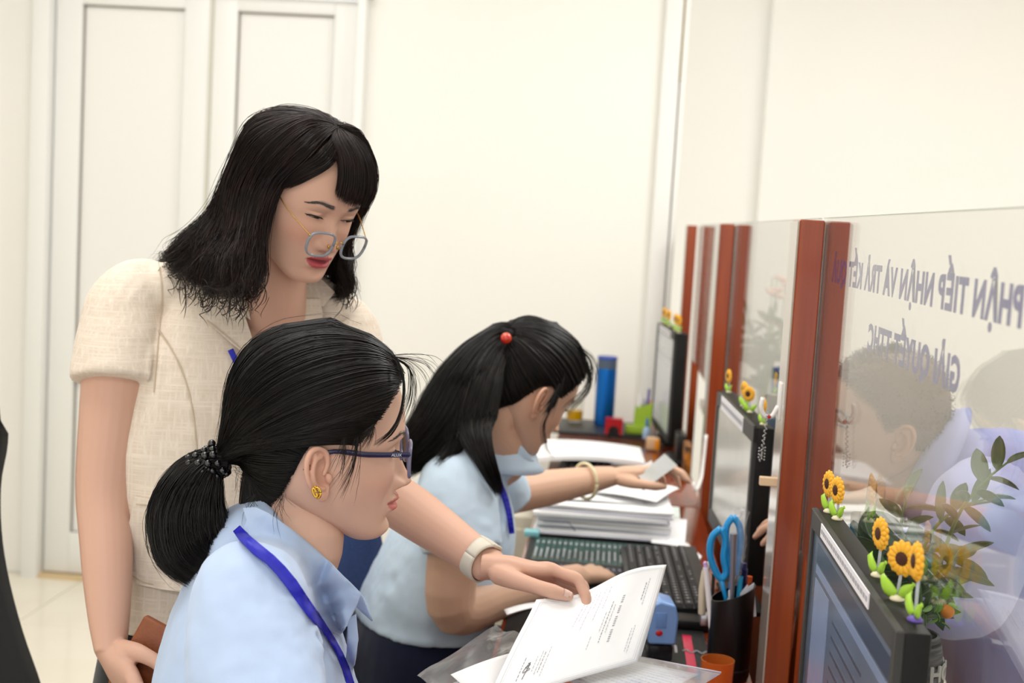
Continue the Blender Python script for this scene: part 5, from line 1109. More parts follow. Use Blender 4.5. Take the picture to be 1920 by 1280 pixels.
# ================================================================ woman in front, seated, hair tied low, navy spectacles
def woman_front():
    rng = np.random.default_rng(1)
    P = person('seated woman with low ponytail, dark-framed glasses and light blue shirt in front', (-.44, 1.46, ZF))
    H = Head(wide=.98, jaw=1.02, eye=.5, mouth=.0, smile=.5); M = anchor(head_matrix(-15, 3, 5, 1.055), (-.004, -.074, -.018), W(595, 890, 1.395))
    b = MB()
    nk_ = MB(); limb(nk_, [M @ Vector((-.018, 0, -.01)), M @ Vector((-.028, 0, -.085)), W(556, 1010, 1.455), W(520, 1090, 1.46), W(495, 1180, 1.46)], [(.056, .054), (.054, .052), (.056, .053), (.058, .075), (.062, .10)], 28, up=(0, 1, 0)); b.add(nk_.verts(), nk_.f)
    # arms: only the near hand's fingertips reach the frame
    wr = W(930, 1385, 1.42); limb(b, [W(468, 1150, 1.285), W(515, 1330, 1.22), W(560, 1470, 1.22), W(740, 1420, 1.33), wr], [.045, .044, .040, .034, (.024, .020)], 18)
    Mh = frame(wr, W(1010, 1350, 1.46)-wr, (0, -.5, 1)); hand_parts(b, Mh, -1, [(12, 25, 15), (14, 28, 15), (16, 30, 15), (20, 30, 15)], L=.165)
    wl = W(800, 1330, 1.62); limb(b, [W(520, 1120, 1.60), W(560, 1400, 1.62), W(640, 1420, 1.62), wl], [.045, .042, .034, (.024, .020)], 18)
    Mh = frame(wl, W(900, 1300, 1.56)-wl, (0, .4, 1)); Mh = Mh @ Matrix.Diagonal((1, -1, 1, 1)); hand_parts(b, Mh, 1, [(15, 30, 20)]*4, L=.165)
    finish_body(P, H, M, b, SK_1, extra=(), head_kw=dict(lipc=(.56, .17, .15), blush=.5, browa=.35, browc=(.16, .11, .09)), nphi=176)
    face_bits(P, H, M, .55, (.002, 0), rng)
    # hair drawn back to the tie
    tie_w = W(398, 868, 1.43); tie = M.inverted() @ tie_w
    rt = [(-.080, 0, -.098), (-.072, -.024, -.098), (-.060, -.046, -.088), (-.044, -.060, -.062), (-.032, -.070, -.030), (-.022, -.0755, .0), (-.012, -.077, .018), (.004, -.0775, .025), (.022, -.0775, .024), (.034, -.0755, .018), (.042, -.073, .028), (.050, -.069, .040), (.058, -.062, .052), (.064, -.050, .064), (.072, -.032, .074), (.078, -.010, .081)]
    roots = side_roots(rt); offs = [.004, .005, .005, .005, .005, .005, .006, .008, .010, .012, .013, .014, .015, .015, .016, .017]; offs = offs+offs[:0:-1]
    G, cen = fan(H, M, roots, tie, 24, offs, nk_, .27)
    L = Locks(); cap = MB().loft([(g-np.array(cen))*np.array(.965)+np.array(cen) for g in np.transpose(G, (1, 0, 2))], cap=False, closed=True); L.solid(cap)
    # a crown piece so the scalp under the strands stays covered
    Pp, rr = sheet_strands(G, 8200, rng, .0008, .00048, 20, (0, .10), (.97, 1), (-.0015, .0015), closed=True, cen=cen); L.strands(Pp, rr)
    Pp, rr = sheet_strands(G, 140, rng, .004, .00022, 20, (0, .5), (.8, 1), (.003, .010), wob=.003, closed=True, cen=cen); L.strands(Pp, rr)
    path = crom([tie_w+Vector((.02, 0, 0)), tie_w, W(368, 905, 1.425), W(352, 958, 1.42), (W(362, 1018, 1.415)), W(402, 1062, 1.415)], 24); wd = np.interp(np.linspace(0, 1, 24), [0, .15, .32, .55, .78, 1], [.012, .013, .028, .040, .043, .030])
    T = np.gradient(path, axis=0); T /= np.linalg.norm(T, axis=1)[:, None]; GP = []
    for a in np.linspace(0, 2*PI, 14, endpoint=False):
        u = np.cross(T, (0, 1, 0)); u /= np.linalg.norm(u, axis=1)[:, None]; w = np.cross(T, u); GP.append(path+(u*math.cos(a)+w*math.sin(a)*.85)*wd[:, None])
    GP = np.array(GP); L.solid(MB().loft([p*.9+c*.1 for p, c in zip(np.transpose(GP, (1, 0, 2)), path)]))
    Pp, rr = sheet_strands(GP, 2300, rng, .0020, .00062, 20, (0, .15), (.80, 1.0), (-.004, .004), closed=True, cen=path.mean(0)); L.strands(Pp, rr)
    Pp, rr = sheet_strands(GP, 60, rng, .004, .0003, 18, (.1, .3), (.9, 1.0), (.002, .008), wob=.006, closed=True, cen=path.mean(0)); L.strands(Pp, rr)
    # loose wisps: fringe strand, baby hairs by the ear, flyaways
    def wisps(pts, n, jit, rad, fan_=1.0):
        Q = crom(pts, 16); e = rng.normal(0, jit, (n, 1, 3))*np.linspace(.3, 1.8*fan_, 16)[None, :, None]; L.strands(Q[None]+e+rng.normal(0, jit*.3, (n, 16, 3)).cumsum(1)*.15, np.full(n, rad)*rng.uniform(.6, 1.2, n))
    wisps([W(745, 672, 1.44), W(757, 715, 1.43), W(752, 770, 1.42), W(732, 810, 1.41), W(704, 832, 1.40)], 26, .0012, .00045)
    wisps([W(740, 670, 1.45), W(768, 690, 1.46), W(772, 740, 1.46), W(756, 790, 1.46)], 22, .0022, .00035)
    wisps([W(735, 668, 1.46), W(770, 672, 1.46), W(800, 682, 1.46), W(822, 712, 1.46)], 9, .002, .0003, 1.6)
    wisps([W(735, 668, 1.46), W(765, 676, 1.46), W(790, 700, 1.46), W(800, 740, 1.46)], 8, .003, .00026, 1.6)
    wisps([W(672, 818, 1.372), W(662, 870, 1.372), W(650, 900, 1.374), W(638, 925, 1.376)], 26, .0036, .00026)
    wisps([W(646, 822, 1.372), W(642, 852, 1.372), W(634, 880, 1.374)], 22, .0034, .00028)
    wisps([W(700, 800, 1.385), W(692, 815, 1.382), W(680, 832, 1.38)], 40, .003, .0003)
    wisps([W(530, 930, 1.385), W(520, 955, 1.387), W(526, 985, 1.39)], 14, .005, .00026)
    wisps([W(480, 930, 1.40), W(470, 950, 1.405), W(476, 965, 1.41)], 12, .005, .00026)
    L.build('hair', M_hair, P)
    tb = MB(); rg = random.Random(2); ax = (tie_w-Vector(path[4])).normalized(); u = ax.cross(Vector((0, 1, 0))).normalized(); w = ax.cross(u)
    for ring in range(4):
        for k in range(11): a = 2*PI*k/11+ring*.3; tb.ball(tuple(tie_w-ax*(.010*ring-.010)+(u*math.cos(a)+w*math.sin(a))*(.0165+rg.uniform(0, .004))), rg.uniform(.0038, .0050), 10)
    tb.tube(crom([tie_w-ax*.004+(u*math.cos(a)+w*math.sin(a))*.015 for a in np.linspace(0, 2*PI, 16)], 24), .004, 8); tag(tb.build('beaded_hair_tie', mat('black_beads', '#08080a', .12, coat=.8), P, True), 'glossy black beaded hair tie')
    glasses(P, H, M, -.004, .098, -.06, M_greyframe, M_navyframe, .0016, .0245, .0185, .0335, (.004, .0775, .008), flat_temple=True, writing='ALUX')
    e = MB(); c = W(594, 922, 1.374); er = M.to_3x3()
    for k, (dx, ang, r_) in enumerate(((0, .5, .0062), (.0016, .2, .0058), (-.001, .9, .0050))):
        e.tube([tuple(c+Vector((r_*.62*math.cos(t)*math.cos(ang)-r_*math.sin(t)*math.sin(ang)*.5+dx, -.002-.0015*k, r_*math.sin(t)))) for t in np.linspace(0, 2*PI, 24)], .0013, 8)
    eo = e.build('earring', M_gold, P, True); MB().ball(tuple(c+Vector((0, -.003, 0))), (.0020, .0018, .0036), 10).build('stone', mat('clear_stone', '#e9eef2', .05, trans=.6, ior=1.6), eo, True); tag(eo, 'gold knot earring')
    # shirt
    l = Vector((.20, .98, 0)).normalized()*1; l = Vector((-.20, .98, 0)).normalized(); f = Vector((.98, .20, 0)); def_v = lambda a, t: (f*math.cos(t)-Vector((0, 0, 1))*math.sin(t))*a
    R_ = [(W(556, 985, 1.452), l*.055, def_v(.056, .75)), (W(542, 1000, 1.455), l*.066, def_v(.064, .70)), (W(522, 1016, 1.456), l*.095, def_v(.074, .55)), (W(498, 1040, 1.458), l*.140, def_v(.088, .45)), (W(500, 1075, 1.46), l*.172, def_v(.120, .34)), (W(497, 1150, 1.46), l*.182, def_v(.134, .24)), (W(494, 1290, 1.46), l*.178, def_v(.136, .16)), (W(480, 1450, 1.46), l*.160, def_v(.122, .12)), (W(452, 1620, 1.46), l*.172, def_v(.118, .1))]
    sb = MB(); ring_loft(sb, smooth_rings(R_, 34), 56, 2.25)
    for y0, y1, s in ((1.305, 1.225, 1), (1.595, 1.625, -1)):
        limb(sb, [W(480, 1075, y0+.02*s), W(470, 1120, y0-.02*s*.4), W(474, 1220, (y0+y1)/2), W(505, 1350, y1), W(520, 1400, y1)], [.050, .064, .068, .066, .066], 22)
    sm = voxel(sb, .0042, 6, .5); bv = bvh_of(sm); n0 = Vector((0, -1, 0))
    nearmask = lambda v: np.ones(len(v))
    wrinkle(sm, .0034, 13, 3, (1, 1, 1)); wrinkle(sm, .0012, 34, 5)
    folds(sm, [(W(560, 1205, 1.27), W(632, 1262, 1.27), .006, -.007), (W(545, 1180, 1.27), W(640, 1218, 1.27), .005, -.006), (W(372, 1225, 1.30), W(400, 1270, 1.28), .006, -.006), (W(358, 1245, 1.30), W(380, 1290, 1.28), .005, -.005), (W(470, 1060, 1.38), W(500, 1110, 1.35), .007, -.003), (W(600, 1180, 1.30), W(650, 1200, 1.33), .004, -.005)])
    folds(sm, [(W(398, 1258, 1.27), W(440, 1215, 1.25), .0016, -.0012), (W(440, 1215, 1.25), W(505, 1175, 1.26), .0016, -.0012), (W(386, 1300, 1.27), W(398, 1258, 1.27), .0016, -.0012)])
    so = link('shirt', sm, M_blueshirt, P, True); bv = bvh_of(sm)
    col = [(455, 952), (462, 975), (452, 1000), (470, 1030), (505, 1062), (548, 1108), (590, 1158), (622, 1184), (637, 1190), (650, 1172), (668, 1138), (678, 1112), (650, 1086), (615, 1050), (580, 1018), (545, 990), (505, 962), (480, 950)]
    nk = np.array([(462, 945), (505, 962), (545, 990), (580, 1018), (615, 1050), (672, 1108)], float)
    def lift(x, y):
        d = min(float(np.hypot(*(np.array((x, y))-(a+(b_-a)*np.clip(((np.array((x, y))-a) @ (b_-a))/((b_-a) @ (b_-a)), 0, 1))))) for a, b_ in zip(nk[:-1], nk[1:])); return .010+.012*math.exp(-(d/26)**2)
    cm = drape(col, bv, .0, .0022, 1.40, 4, lift, 10); link('collar', cm, M_blueshirt, P, True)
    far = MB(); cr = crom([M @ Vector((-.075, -.01, -.115)), W(470, 955, 1.46), W(560, 1000, 1.53), W(640, 1080, 1.52), W(682, 1118, 1.49)], 20); far.grid(np.array([[tuple(Vector(p)+Vector((.012*k, .004*k, -.030*k))) for k in (0, .35, .7, 1)] for p in cr]), .002); far.build('collar', M_blueshirt, P, True)
    bvc = bvh_of(sm, cm)
    link('placket', drape([(652, 1160), (668, 1150), (672, 1200), (662, 1255), (658, 1300), (640, 1300), (650, 1220)], bv, .004, .002, 1.42, 3, None, 8), M_blueshirt, P, True)
    link('lanyard', drape(strip_poly([(443, 990), (470, 1020), (508, 1050), (540, 1085), (575, 1135), (610, 1180), (636, 1222), (652, 1262), (664, 1310)], [16, 24, 22, 24, 22, 14, 12, 14, 16]), bvc, .0030, .0010, 1.40, 3, None, 5, 3), M_lany, P, True)
    # hips and trousers under the frame
    tr = MB(); hp = W(452, 1600, 1.46)
    ring_loft(tr, [(hp+Vector((0, 0, .05)), l*.165, f*.115), (hp, l*.18, f*.135), (hp-Vector((0, 0, .08)), l*.18, f*.14), (hp-Vector((0, 0, .13)), l*.15, f*.11)], 28)
    for s in (-1, 1): limb(tr, [hp+l*.09*s-Vector((0, 0, .06)), hp+l*.10*s+f*.24-Vector((0, 0, .05)), hp+l*.10*s+f*.42-Vector((0, 0, .07)), hp+l*.10*s+f*.42-Vector((0, 0, .3)), Vector((*(hp+l*.10*s+f*.40).xy, ZF+.05))], [.085, .08, .066, .055, .045], 16); tr.rbox((*(hp+l*.10*s+f*.45).xy, ZF+.03), (.22, .08, .06), .02)
    link('trousers', voxel(tr, .012, 3), M_navy, P, True)
    return P
woman_front()
# ================================================================ standing woman, wavy hair, cream linen jacket
def woman_standing():
    rng = np.random.default_rng(2)
    P = person('standing woman with wavy dark hair and cream linen jacket, leaning over the seated one', (-.56, 1.82, ZF))
    H = Head(wide=1.0, jaw=1.03, eye=.15, mouth=.38, smile=.0, nose=1.0, tall=.92); M = anchor(head_matrix(36, 21, -3, .925), (.1065, 0, -.037), W(629, 469, 1.705))
    f = Vector((.50, -.866, 0)); l = Vector((.866, .5, 0)); Zv = Vector((0, 0, 1))
    b = MB()
    limb(b, [M @ Vector((-.012, 0, -.01)), M @ Vector((-.024, 0, -.09)), W(505, 565, 1.80), W(482, 640, 1.83), W(470, 720, 1.83)], [(.054, .049), (.050, .049), (.052, .052), (.085, .055), (.10, .06)], 30, up=tuple(f))
    # chest under the V of the jacket
    ring_loft(b, smooth_rings([(W(488, 560, 1.82), l*.05, f*.045), (W(478, 590, 1.82), l*.095, f*.062), (W(466, 640, 1.82), l*.105, f*.076), (W(452, 720, 1.83), l*.12, f*.080), (W(440, 800, 1.83), l*.11, f*.07)], 16), 36)
    # her left arm reaches across to the paper
    sh, el, wr = W(643, 660, 1.885), W(668, 885, 1.80), W(920, 1062, 1.665)
    limb(b, [sh, (sh+el)/2, el, el*.6+wr*.4, el*.2+wr*.8, wr], [.044, .044, .037, .0365, .0265, (.0255, .0205)], 22, up=(.2, -.6, .8))
    Mh = frame(wr, W(1062, 1074, 1.665)-wr, (-.05, .38, .92)) @ Matrix.Diagonal((1, -1, 1, 1))
    tips, thp = hand_parts(b, Mh, 1, [(16, 44, 22), (22, 52, 28), (32, 56, 30), (38, 58, 30)], (.06, .02, -.02, -.07), [(.014, .024, -.012), (.042, .050, -.022), (.075, .057, -.030), (.112, .049, -.036)], L=.166, hand_w=1.16)
    # her right arm hangs, the hand round a wallet
    s2, e2, w2 = W(230, 600, 1.755), W(196, 930, 1.70), W(207, 1222, 1.61)
    limb(b, [s2, s2*.5+e2*.5, e2, e2*.65+w2*.35, e2*.2+w2*.8, w2], [.052, .0455, .0365, .0345, .0250, (.0240, .0200)], 22, up=(1, 0, 0))
    Mh2 = frame(w2, W(252, 1306, 1.57)-w2, (-.62, -.70, -.30)); hand_parts(b, Mh2, -1, [(35, 55, 30), (38, 58, 30), (42, 58, 30), (48, 58, 30)], L=.160, thumb=[(.014, .018, -.010), (.042, .036, -.024), (.070, .036, -.040), (.100, .024, -.050)], hand_w=.92)
    nl = nail(thp, (0, -.75, 1)); nc = np.tile(np.array((.78, .50, .42)), (len(nl.vertices), 1))
    finish_body(P, H, M, b, SK_S, head_kw=dict(lipc=(.47, .085, .10), blush=.85, browa=.85, browc=(.13, .115, .115)), nphi=184, vox=.0022, hand_extra=[(nl, (.78, .50, .42))])
    face_bits(P, H, M, .36, (.0, -.003), rng)
    # hair: guides from the parting, over the skull, then hanging free
    bvh = skull_bvh(H, M); cen = M @ Vector((-.005, 0, .02))
    def sk(px, py, off=.012):
        h = bvh.ray_cast(CAMP, ray(px, py)); p = h[0]
        if p is None: q = W(px, py, 1.78); p = bvh.find_nearest(q)[0]
        return cen+(p-cen)*(1+off/(p-cen).length)
    def lo(x, y, z, off=.013): return on_skull(bvh, cen, M @ Vector((x, y, z)), off)
    top = lo(.018, .006, .118, .012)
    gd = [
      [top, lo(.040, -.030, .10, .012), lo(.046, -.052, .072, .012), lo(.036, -.071, .030, .014), W(499, 430, 1.66), W(492, 500, 1.64), W(488, 545, 1.63), W(468, 572, 1.64)],
      [top, lo(.028, -.040, .10, .015), lo(.030, -.066, .065, .015), lo(.020, -.076, .020, .017), W(474, 440, 1.645), W(462, 505, 1.62), W(456, 545, 1.615), W(432, 560, 1.63)],
      [top, lo(.010, -.042, .105, .017), lo(.005, -.072, .060, .018), lo(.0, -.080, .010, .020), W(455, 440, 1.66), W(430, 500, 1.63), W(418, 545, 1.63), W(385, 540, 1.66)],
      [top, lo(-.010, -.035, .110, .013), lo(-.035, -.068, .065, .020), lo(-.045, -.070, .010, .022), W(418, 420, 1.72), W(385, 480, 1.69), W(370, 520, 1.70), W(345, 515, 1.74)],
      [top, lo(-.020, -.020, .113, .013), lo(-.065, -.045, .075, .021), lo(-.085, -.040, .020, .022), W(398, 395, 1.79), W(352, 448, 1.78), W(318, 482, 1.79), W(292, 495, 1.82)],
      [top, lo(-.022, .0, .115, .013), lo(-.080, .0, .075, .021), lo(-.100, .0, .010, .022), W(415, 400, 1.87), W(370, 450, 1.88), W(340, 485, 1.89), W(310, 500, 1.90)],
      [top, lo(-.020, .020, .113, .013), lo(-.065, .045, .075, .020), lo(-.080, .050, .010, .022), W(455, 400, 1.92), W(425, 460, 1.95), W(410, 510, 1.95), W(385, 540, 1.94)],
      [top, lo(-.005, .038, .108, .013), lo(-.025, .070, .065, .019), lo(-.035, .075, .010, .020), W(520, 410, 1.93), W(510, 480, 1.95), W(505, 540, 1.95), W(490, 560, 1.94)],
      [top, lo(.010, .042, .105, .017), lo(.008, .074, .060, .017), lo(.005, .080, .010, .018), W(590, 430, 1.90), W(600, 490, 1.91), W(590, 540, 1.90), W(560, 560, 1.88)],
      [top, lo(.028, .040, .10, .015), lo(.030, .067, .062, .014), lo(.024, .078, .018, .015), W(640, 440, 1.86), W(655, 500, 1.86), W(650, 545, 1.86), W(612, 562, 1.86)],
      [top, lo(.040, .032, .10, .014), lo(.050, .056, .066, .013), lo(.042, .069, .028, .014), W(652, 455, 1.84), W(645, 500, 1.83), W(660, 530, 1.83), W(632, 552, 1.84)],
    ]
    K = 40; G = np.array([crom(g, K) for g in gd]); nn = 61
    G = np.stack([crom(G[:, k], nn) for k in range(K)], 1)
    # waves grow toward the tips
    s = np.linspace(0, 1, K); az = np.linspace(0, 1, nn)
    out = G-np.array(cen); out[..., 2] *= .2; out /= np.linalg.norm(out, axis=2)[..., None]
    wv = smo(.52, .95, s)[None, :]*np.sin(s[None, :]*21+np.sin(az[:, None]*37)*1.7+az[:, None]*8); G = G+out*(wv*.0092)[..., None]
    L = Locks(); kc = int(K*.83)
    L.solid(MB().loft([np.array(cen)*.05+q*.95 if i < K*.45 else q-out[:, i]*.009 for i, q in enumerate(np.transpose(G, (1, 0, 2))) if i < kc], cap=False, closed=False))
    Pp, rr = sheet_strands(G, 7600, rng, .0034, .00055, 34, (0, .10), (.86, 1.0), (-.008, .003), cen=cen, wob=.0016, nclump=34, cw=.72); L.strands(Pp, rr)
    Pp, rr = sheet_strands(G, 700, rng, .005, .0004, 34, (.2, .5), (.9, 1.0), (-.002, .005), cen=cen, wob=.006, nclump=26, cw=.5); L.strands(Pp, rr)
    # curled ends: small ringlets at the tips of the locks
    n = 300; a = (np.floor(rng.random(n)*30)+.5)/30*(nn-1)+rng.normal(0, .15, n); a = np.clip(a, 0, nn-1.01); i = np.floor(a).astype(int); base = G[i, -5]+rng.normal(0, .006, (n, 3)); K2 = 20; t = np.linspace(0, 1, K2); ph = rng.random(n)*6.28; turn = rng.uniform(3, 6.5, n); r0 = rng.uniform(.006, .012, n)
    ax = rng.normal(0, 1, (n, 3))*.4+np.array((.3, .9, .1)); ax /= np.linalg.norm(ax, axis=1)[:, None]; u = np.cross(ax, (0, 0, 1)); u /= np.linalg.norm(u, axis=1)[:, None]; w = np.cross(ax, u)
    ang = ph[:, None]+turn[:, None]*t[None]; Q = base[:, None]+(u[:, None]*np.cos(ang)[..., None]+w[:, None]*np.sin(ang)[..., None])*(r0[:, None]*(1-.5*t[None]))[..., None]+np.array((0, 0, -.034))*t[None, :, None]*rng.uniform(.4, 1.2, n)[:, None, None]; L.strands(Q, rng.uniform(.0004, .0008, n))
    # fringe: swept forward and down over the brow
    fr = [[top, lo(.045, -.022, .105, .012), lo(.066, -.020, .082, .012), lo(.080, -.020, .060, .010), lo(.089, -.021, .040, .008)],
          [top, lo(.046, -.010, .108, .015), lo(.072, -.009, .085, .018), lo(.088, -.009, .060, .016), lo(.096, -.010, .034, .012)],
          [top, lo(.046, .006, .108, .017), lo(.074, .008, .086, .021), lo(.092, .008, .060, .020), lo(.100, .008, .030, .013)],
          [top, lo(.046, .022, .106, .017), lo(.070, .026, .084, .020), lo(.086, .030, .058, .020), lo(.090, .032, .030, .013)],
          [top, lo(.042, .036, .10, .015), lo(.058, .048, .075, .016), lo(.066, .056, .050, .014), lo(.064, .060, .026, .011)]]
    F = np.array([crom(g, 24) for g in fr]); F = np.stack([crom(F[:, k], 21) for k in range(24)], 1)
    L.solid(MB().loft([np.array(cen)*.05+q*.95 for i, q in enumerate(np.transpose(F, (1, 0, 2))) if i < 21], cap=False, closed=False))
    Pp, rr = sheet_strands(F, 1900, rng, .0014, .00055, 22, (0, .2), (.90, 1.0), (-.006, .002), cen=cen); L.strands(Pp, rr)
    # side sweep from the parting to the temple
    sw = [[top, lo(.052, -.012, .100, .009), lo(.066, -.030, .074, .007), lo(.060, -.054, .050, .007), lo(.044, -.070, .028, .009)], [top, lo(.044, -.022, .102, .011), lo(.054, -.046, .080, .010), lo(.046, -.064, .054, .010), lo(.034, -.074, .024, .011)]]
    F2 = np.array([crom(g, 24) for g in sw]); F2 = np.stack([crom(F2[:, k], 9) for k in range(24)], 1); L.solid(MB().loft([np.array(cen)*.03+q*.97 for q in np.transpose(F2, (1, 0, 2))], cap=False, closed=False))
    Pp, rr = sheet_strands(F2, 900, rng, .0012, .0005, 22, (0, .2), (.92, 1.0), (-.003, .002), cen=cen); L.strands(Pp, rr)
    L.build('hair', M_hairb, P)
    glasses(P, H, M, -.030, .108, .10, M_clearframe, M_goldt, .0017, .0235, .0185, .0325, (.012, .0775, .022), temple_r=(.0008, .0008), bridge_m=M_goldt)
    # jacket
    R_ = [(W(480, 506, 1.83), l*.062, f*.050), (W(470, 518, 1.83), l*.100, f*.062), (W(456, 534, 1.825), l*.150, f*.078), (W(446, 570, 1.82), l*.176, f*.096), (W(441, 630, 1.82), l*.174, f*.110), (W(436, 720, 1.82), l*.165, f*.118), (W(424, 850, 1.82), l*.152, f*.108), (W(414, 1000, 1.82), l*.152, f*.110), (W(405, 1130, 1.82), l*.166, f*.118), (W(404, 1148, 1.82), l*.166, f*.118)]
    jb = MB(); ring_loft(jb, smooth_rings(R_, 40), 60, 2.3)
    def sleeve(pts, rad, hem_in):
        Pp_ = crom(pts, 20); rr_ = np.interp(np.linspace(0, 1, 20), np.linspace(0, 1, len(rad)), rad); t = Pp_[-1]-Pp_[-2]; t /= np.linalg.norm(t); jb.tube(np.concatenate([Pp_, [Pp_[-1]+t*.001, Pp_[-1]-t*.02]]), np.r_[rr_, rr_[-1]-.006, hem_in-.004], 26, up=(1, .2, 0))
    sleeve([W(318, 545, 1.80), W(272, 545, 1.785), W(240, 568, 1.765), W(224, 630, 1.745), W(214, 716, 1.72)], [.035, .050, .056, .0590, .0600], .047)
    sleeve([W(606, 585, 1.89), W(632, 612, 1.90), W(648, 690, 1.875), W(657, 770, 1.848)], [.040, .060, .063, .060], .047)
    limb(jb, [W(440, 550, 1.83), W(370, 541, 1.80), W(285, 548, 1.78)], [.040, .041, .042], 18); limb(jb, [W(530, 552, 1.86), W(580, 560, 1.88), W(622, 592, 1.89)], [.036, .038, .040], 18)
    jm = voxel(jb, .0038, 3, .5); wrinkle(jm, .0020, 10, 9); wrinkle(jm, .0009, 30, 4)
    folds(jm, [(W(280, 520, 1.72), W(250, 600, 1.68), .006, -.004), (W(262, 512, 1.73), W(225, 560, 1.70), .006, -.003), (W(296, 640, 1.72), W(285, 735, 1.70), .004, -.006), (W(300, 560, 1.72), W(296, 640, 1.72), .003, -.004), (W(300, 760, 1.70), W(340, 900, 1.70), .02, -.003)])
    # princess seam pressed in
    sp = [W(x, y, 1.70) for x, y in ((297, 620), (330, 670), (352, 730), (364, 800), (372, 900))]
    bv0 = bvh_of(jm); sp = [bv0.find_nearest(p)[0] for p in sp]; folds(jm, [(a, c, .0016, -.0016) for a, c in zip(sp[:-1], sp[1:])])
    bvj = bvh_of(jm)
    # open the V at the front
    poly = [(432, 548), (462, 640), (486, 704), (520, 650), (548, 590), (556, 545), (520, 500), (470, 500)]
    def inside(p):
        c = False; j = len(poly)-1
        for i in range(len(poly)):
            a, q = poly[i], poly[j]
            if (a[1] > p[1]) != (q[1] > p[1]) and p[0] < (q[0]-a[0])*(p[1]-a[1])/(q[1]-a[1])+a[0]: c = not c
            j = i
        return c
    bm = bmesh.new(); bm.from_mesh(jm); bm.normal_update(); kill = [fc for fc in bm.faces if fc.normal.dot(CAMP-fc.calc_center_median()) > -.02 and inside(PX(fc.calc_center_median()))]; bmesh.ops.delete(bm, geom=kill, context='FACES'); bm.to_mesh(jm); bm.free()
    jo = link('jacket', jm, M_linen, P, True)
    def piece(name, poly, off, th, parent, lift=None, cuts=3): return link(name, drape(poly, bvj, off, th, 1.76, cuts, lift, 8), M_linen, parent, 40)
    piece('collar', [(372, 482), (420, 470), (448, 500), (462, 560), (470, 600), (440, 580), (398, 563), (350, 553), (350, 512)], .009, .004, jo)
    piece('lapel', [(398, 563), (384, 598), (428, 638), (470, 672), (490, 706), (494, 690), (478, 650), (462, 600), (447, 556), (420, 558)], .0145, .005, jo)
    piece('lapel', [(556, 560), (600, 560), (606, 590), (590, 625), (545, 668), (500, 704), (494, 690), (520, 640), (538, 600)], .0145, .005, jo)
    piece('collar', [(556, 560), (560, 525), (600, 520), (628, 548), (606, 575), (580, 566)], .010, .004, jo)
    piece('pocket', [(252, 931), (300, 938), (352, 950), (400, 955), (402, 1106), (346, 1110), (300, 1104), (262, 1096), (243, 1082), (234, 1055), (240, 990)], .0065, .004, jo)
    M_seam = mat('linen_seam', '#c4b39c', .9, spec=.2)
    for pts in ([(297, 618), (322, 655), (345, 705), (358, 755), (366, 810), (370, 870)], [(300, 500), (304, 560), (298, 620), (292, 690), (288, 735)], [(255, 945), (300, 951), (352, 963), (396, 968)], [(244, 1076), (266, 1090), (304, 1098), (346, 1104), (398, 1100)], [(388, 600), (430, 634), (470, 668)]):
        link('seam', drape(strip_poly(pts, 2.6), bvj, .0022 if pts[0][1] < 900 and pts[0][0] != 388 else .0155 if pts[0][0] == 388 else .0072, .0006, 1.74, 1, None, 1), M_seam, jo)
    link('lanyard', drape(strip_poly([(432, 655), (448, 690), (462, 730), (470, 780)], [11, 11, 11, 11]), bvj, .006, .001, 1.72, 2, None, 6), M_lany, P, True)
    # skirt and legs
    sk_ = MB(); hc = W(402, 1150, 1.82); ring_loft(sk_, smooth_rings([(hc+Zv*.03, l*.150, f*.105), (hc-Zv*.08, l*.175, f*.125), (hc-Zv*.22, l*.185, f*.13), (hc-Zv*.46, l*.20, f*.145)], 14), 40); k_ = voxel(sk_, .01, 3); link('skirt', k_, M_blackcloth, P, True)
    for s in (-1, 1):
        a = hc+l*.085*s; lg = MB(); limb(lg, [a-Zv*.42, a-Zv*.60, Vector((a.x, a.y, ZF+.09))-f*.01], [.055, .048, .034], 14); ft = Vector((a.x, a.y, ZF)); lg.tube([ft+Zv*.05-f*.03, ft+Zv*.04+f*.05, ft+Zv*.025+f*.16], [(.034, .045), (.036, .036), (.03, .022)], 12, up=(0, 0, 1), round_end=True); link('shoe_and_stocking', voxel(lg, .007, 3), M_blackcloth, P, True)
    # smartwatch on the reaching wrist
    wc = wr*.93+el*.07; ax = (wr-el).normalized(); nz = Vector((.05, .45, 1)); nz = (nz-ax*nz.dot(ax)).normalized(); ny = ax.cross(nz); wb = MB(); G = []
    for a in np.linspace(0, 2*PI, 41):
        ru, rv = .0295, .0258; row = []
        wdt = .0105*(.80+.32*max(0, -math.sin(a))**2+.45*max(0, math.sin(a))**3)
        for k in (-1, -.6, .6, 1): row.append(tuple(wc+ny*math.cos(a)*ru+nz*math.sin(a)*rv+ax*(k*wdt)+(ny*math.cos(a)+nz*math.sin(a))*(.0012*(abs(k) < .9))))
        G.append(row)
    wt = thing('smartwatch', 'x', 'watch', tuple(wc)) if False else None
    wo = wb.grid(np.array(G), .0022).build('watch_band', mat('watch_band_beige', '#cfc8b9', .5), P, True)
    hb = MB()
    for k in range(5): q = wc+ny*-1*(.0305*math.cos(.25-.16*k))*-1*-1+nz*.0265*math.sin(.30-.17*k)-ax*.0; d = (-ny*math.cos(.30-.17*k)*-1+nz*math.sin(.30-.17*k)); 
    for k in range(5):
        a = -.75+.17*k if False else PI+.15+.16*k
        for cand in (a, PI-a):
            q = wc+ny*math.cos(cand)*.0306+nz*math.sin(cand)*.0268
            if (q-wc).dot(CAMP-wc) > 0: hb.ball(tuple(q), (.0011, .0011, .0011), 8)
    hb.build('band_holes', mat('hole_dark', '#3a3733', .6), wo, True)
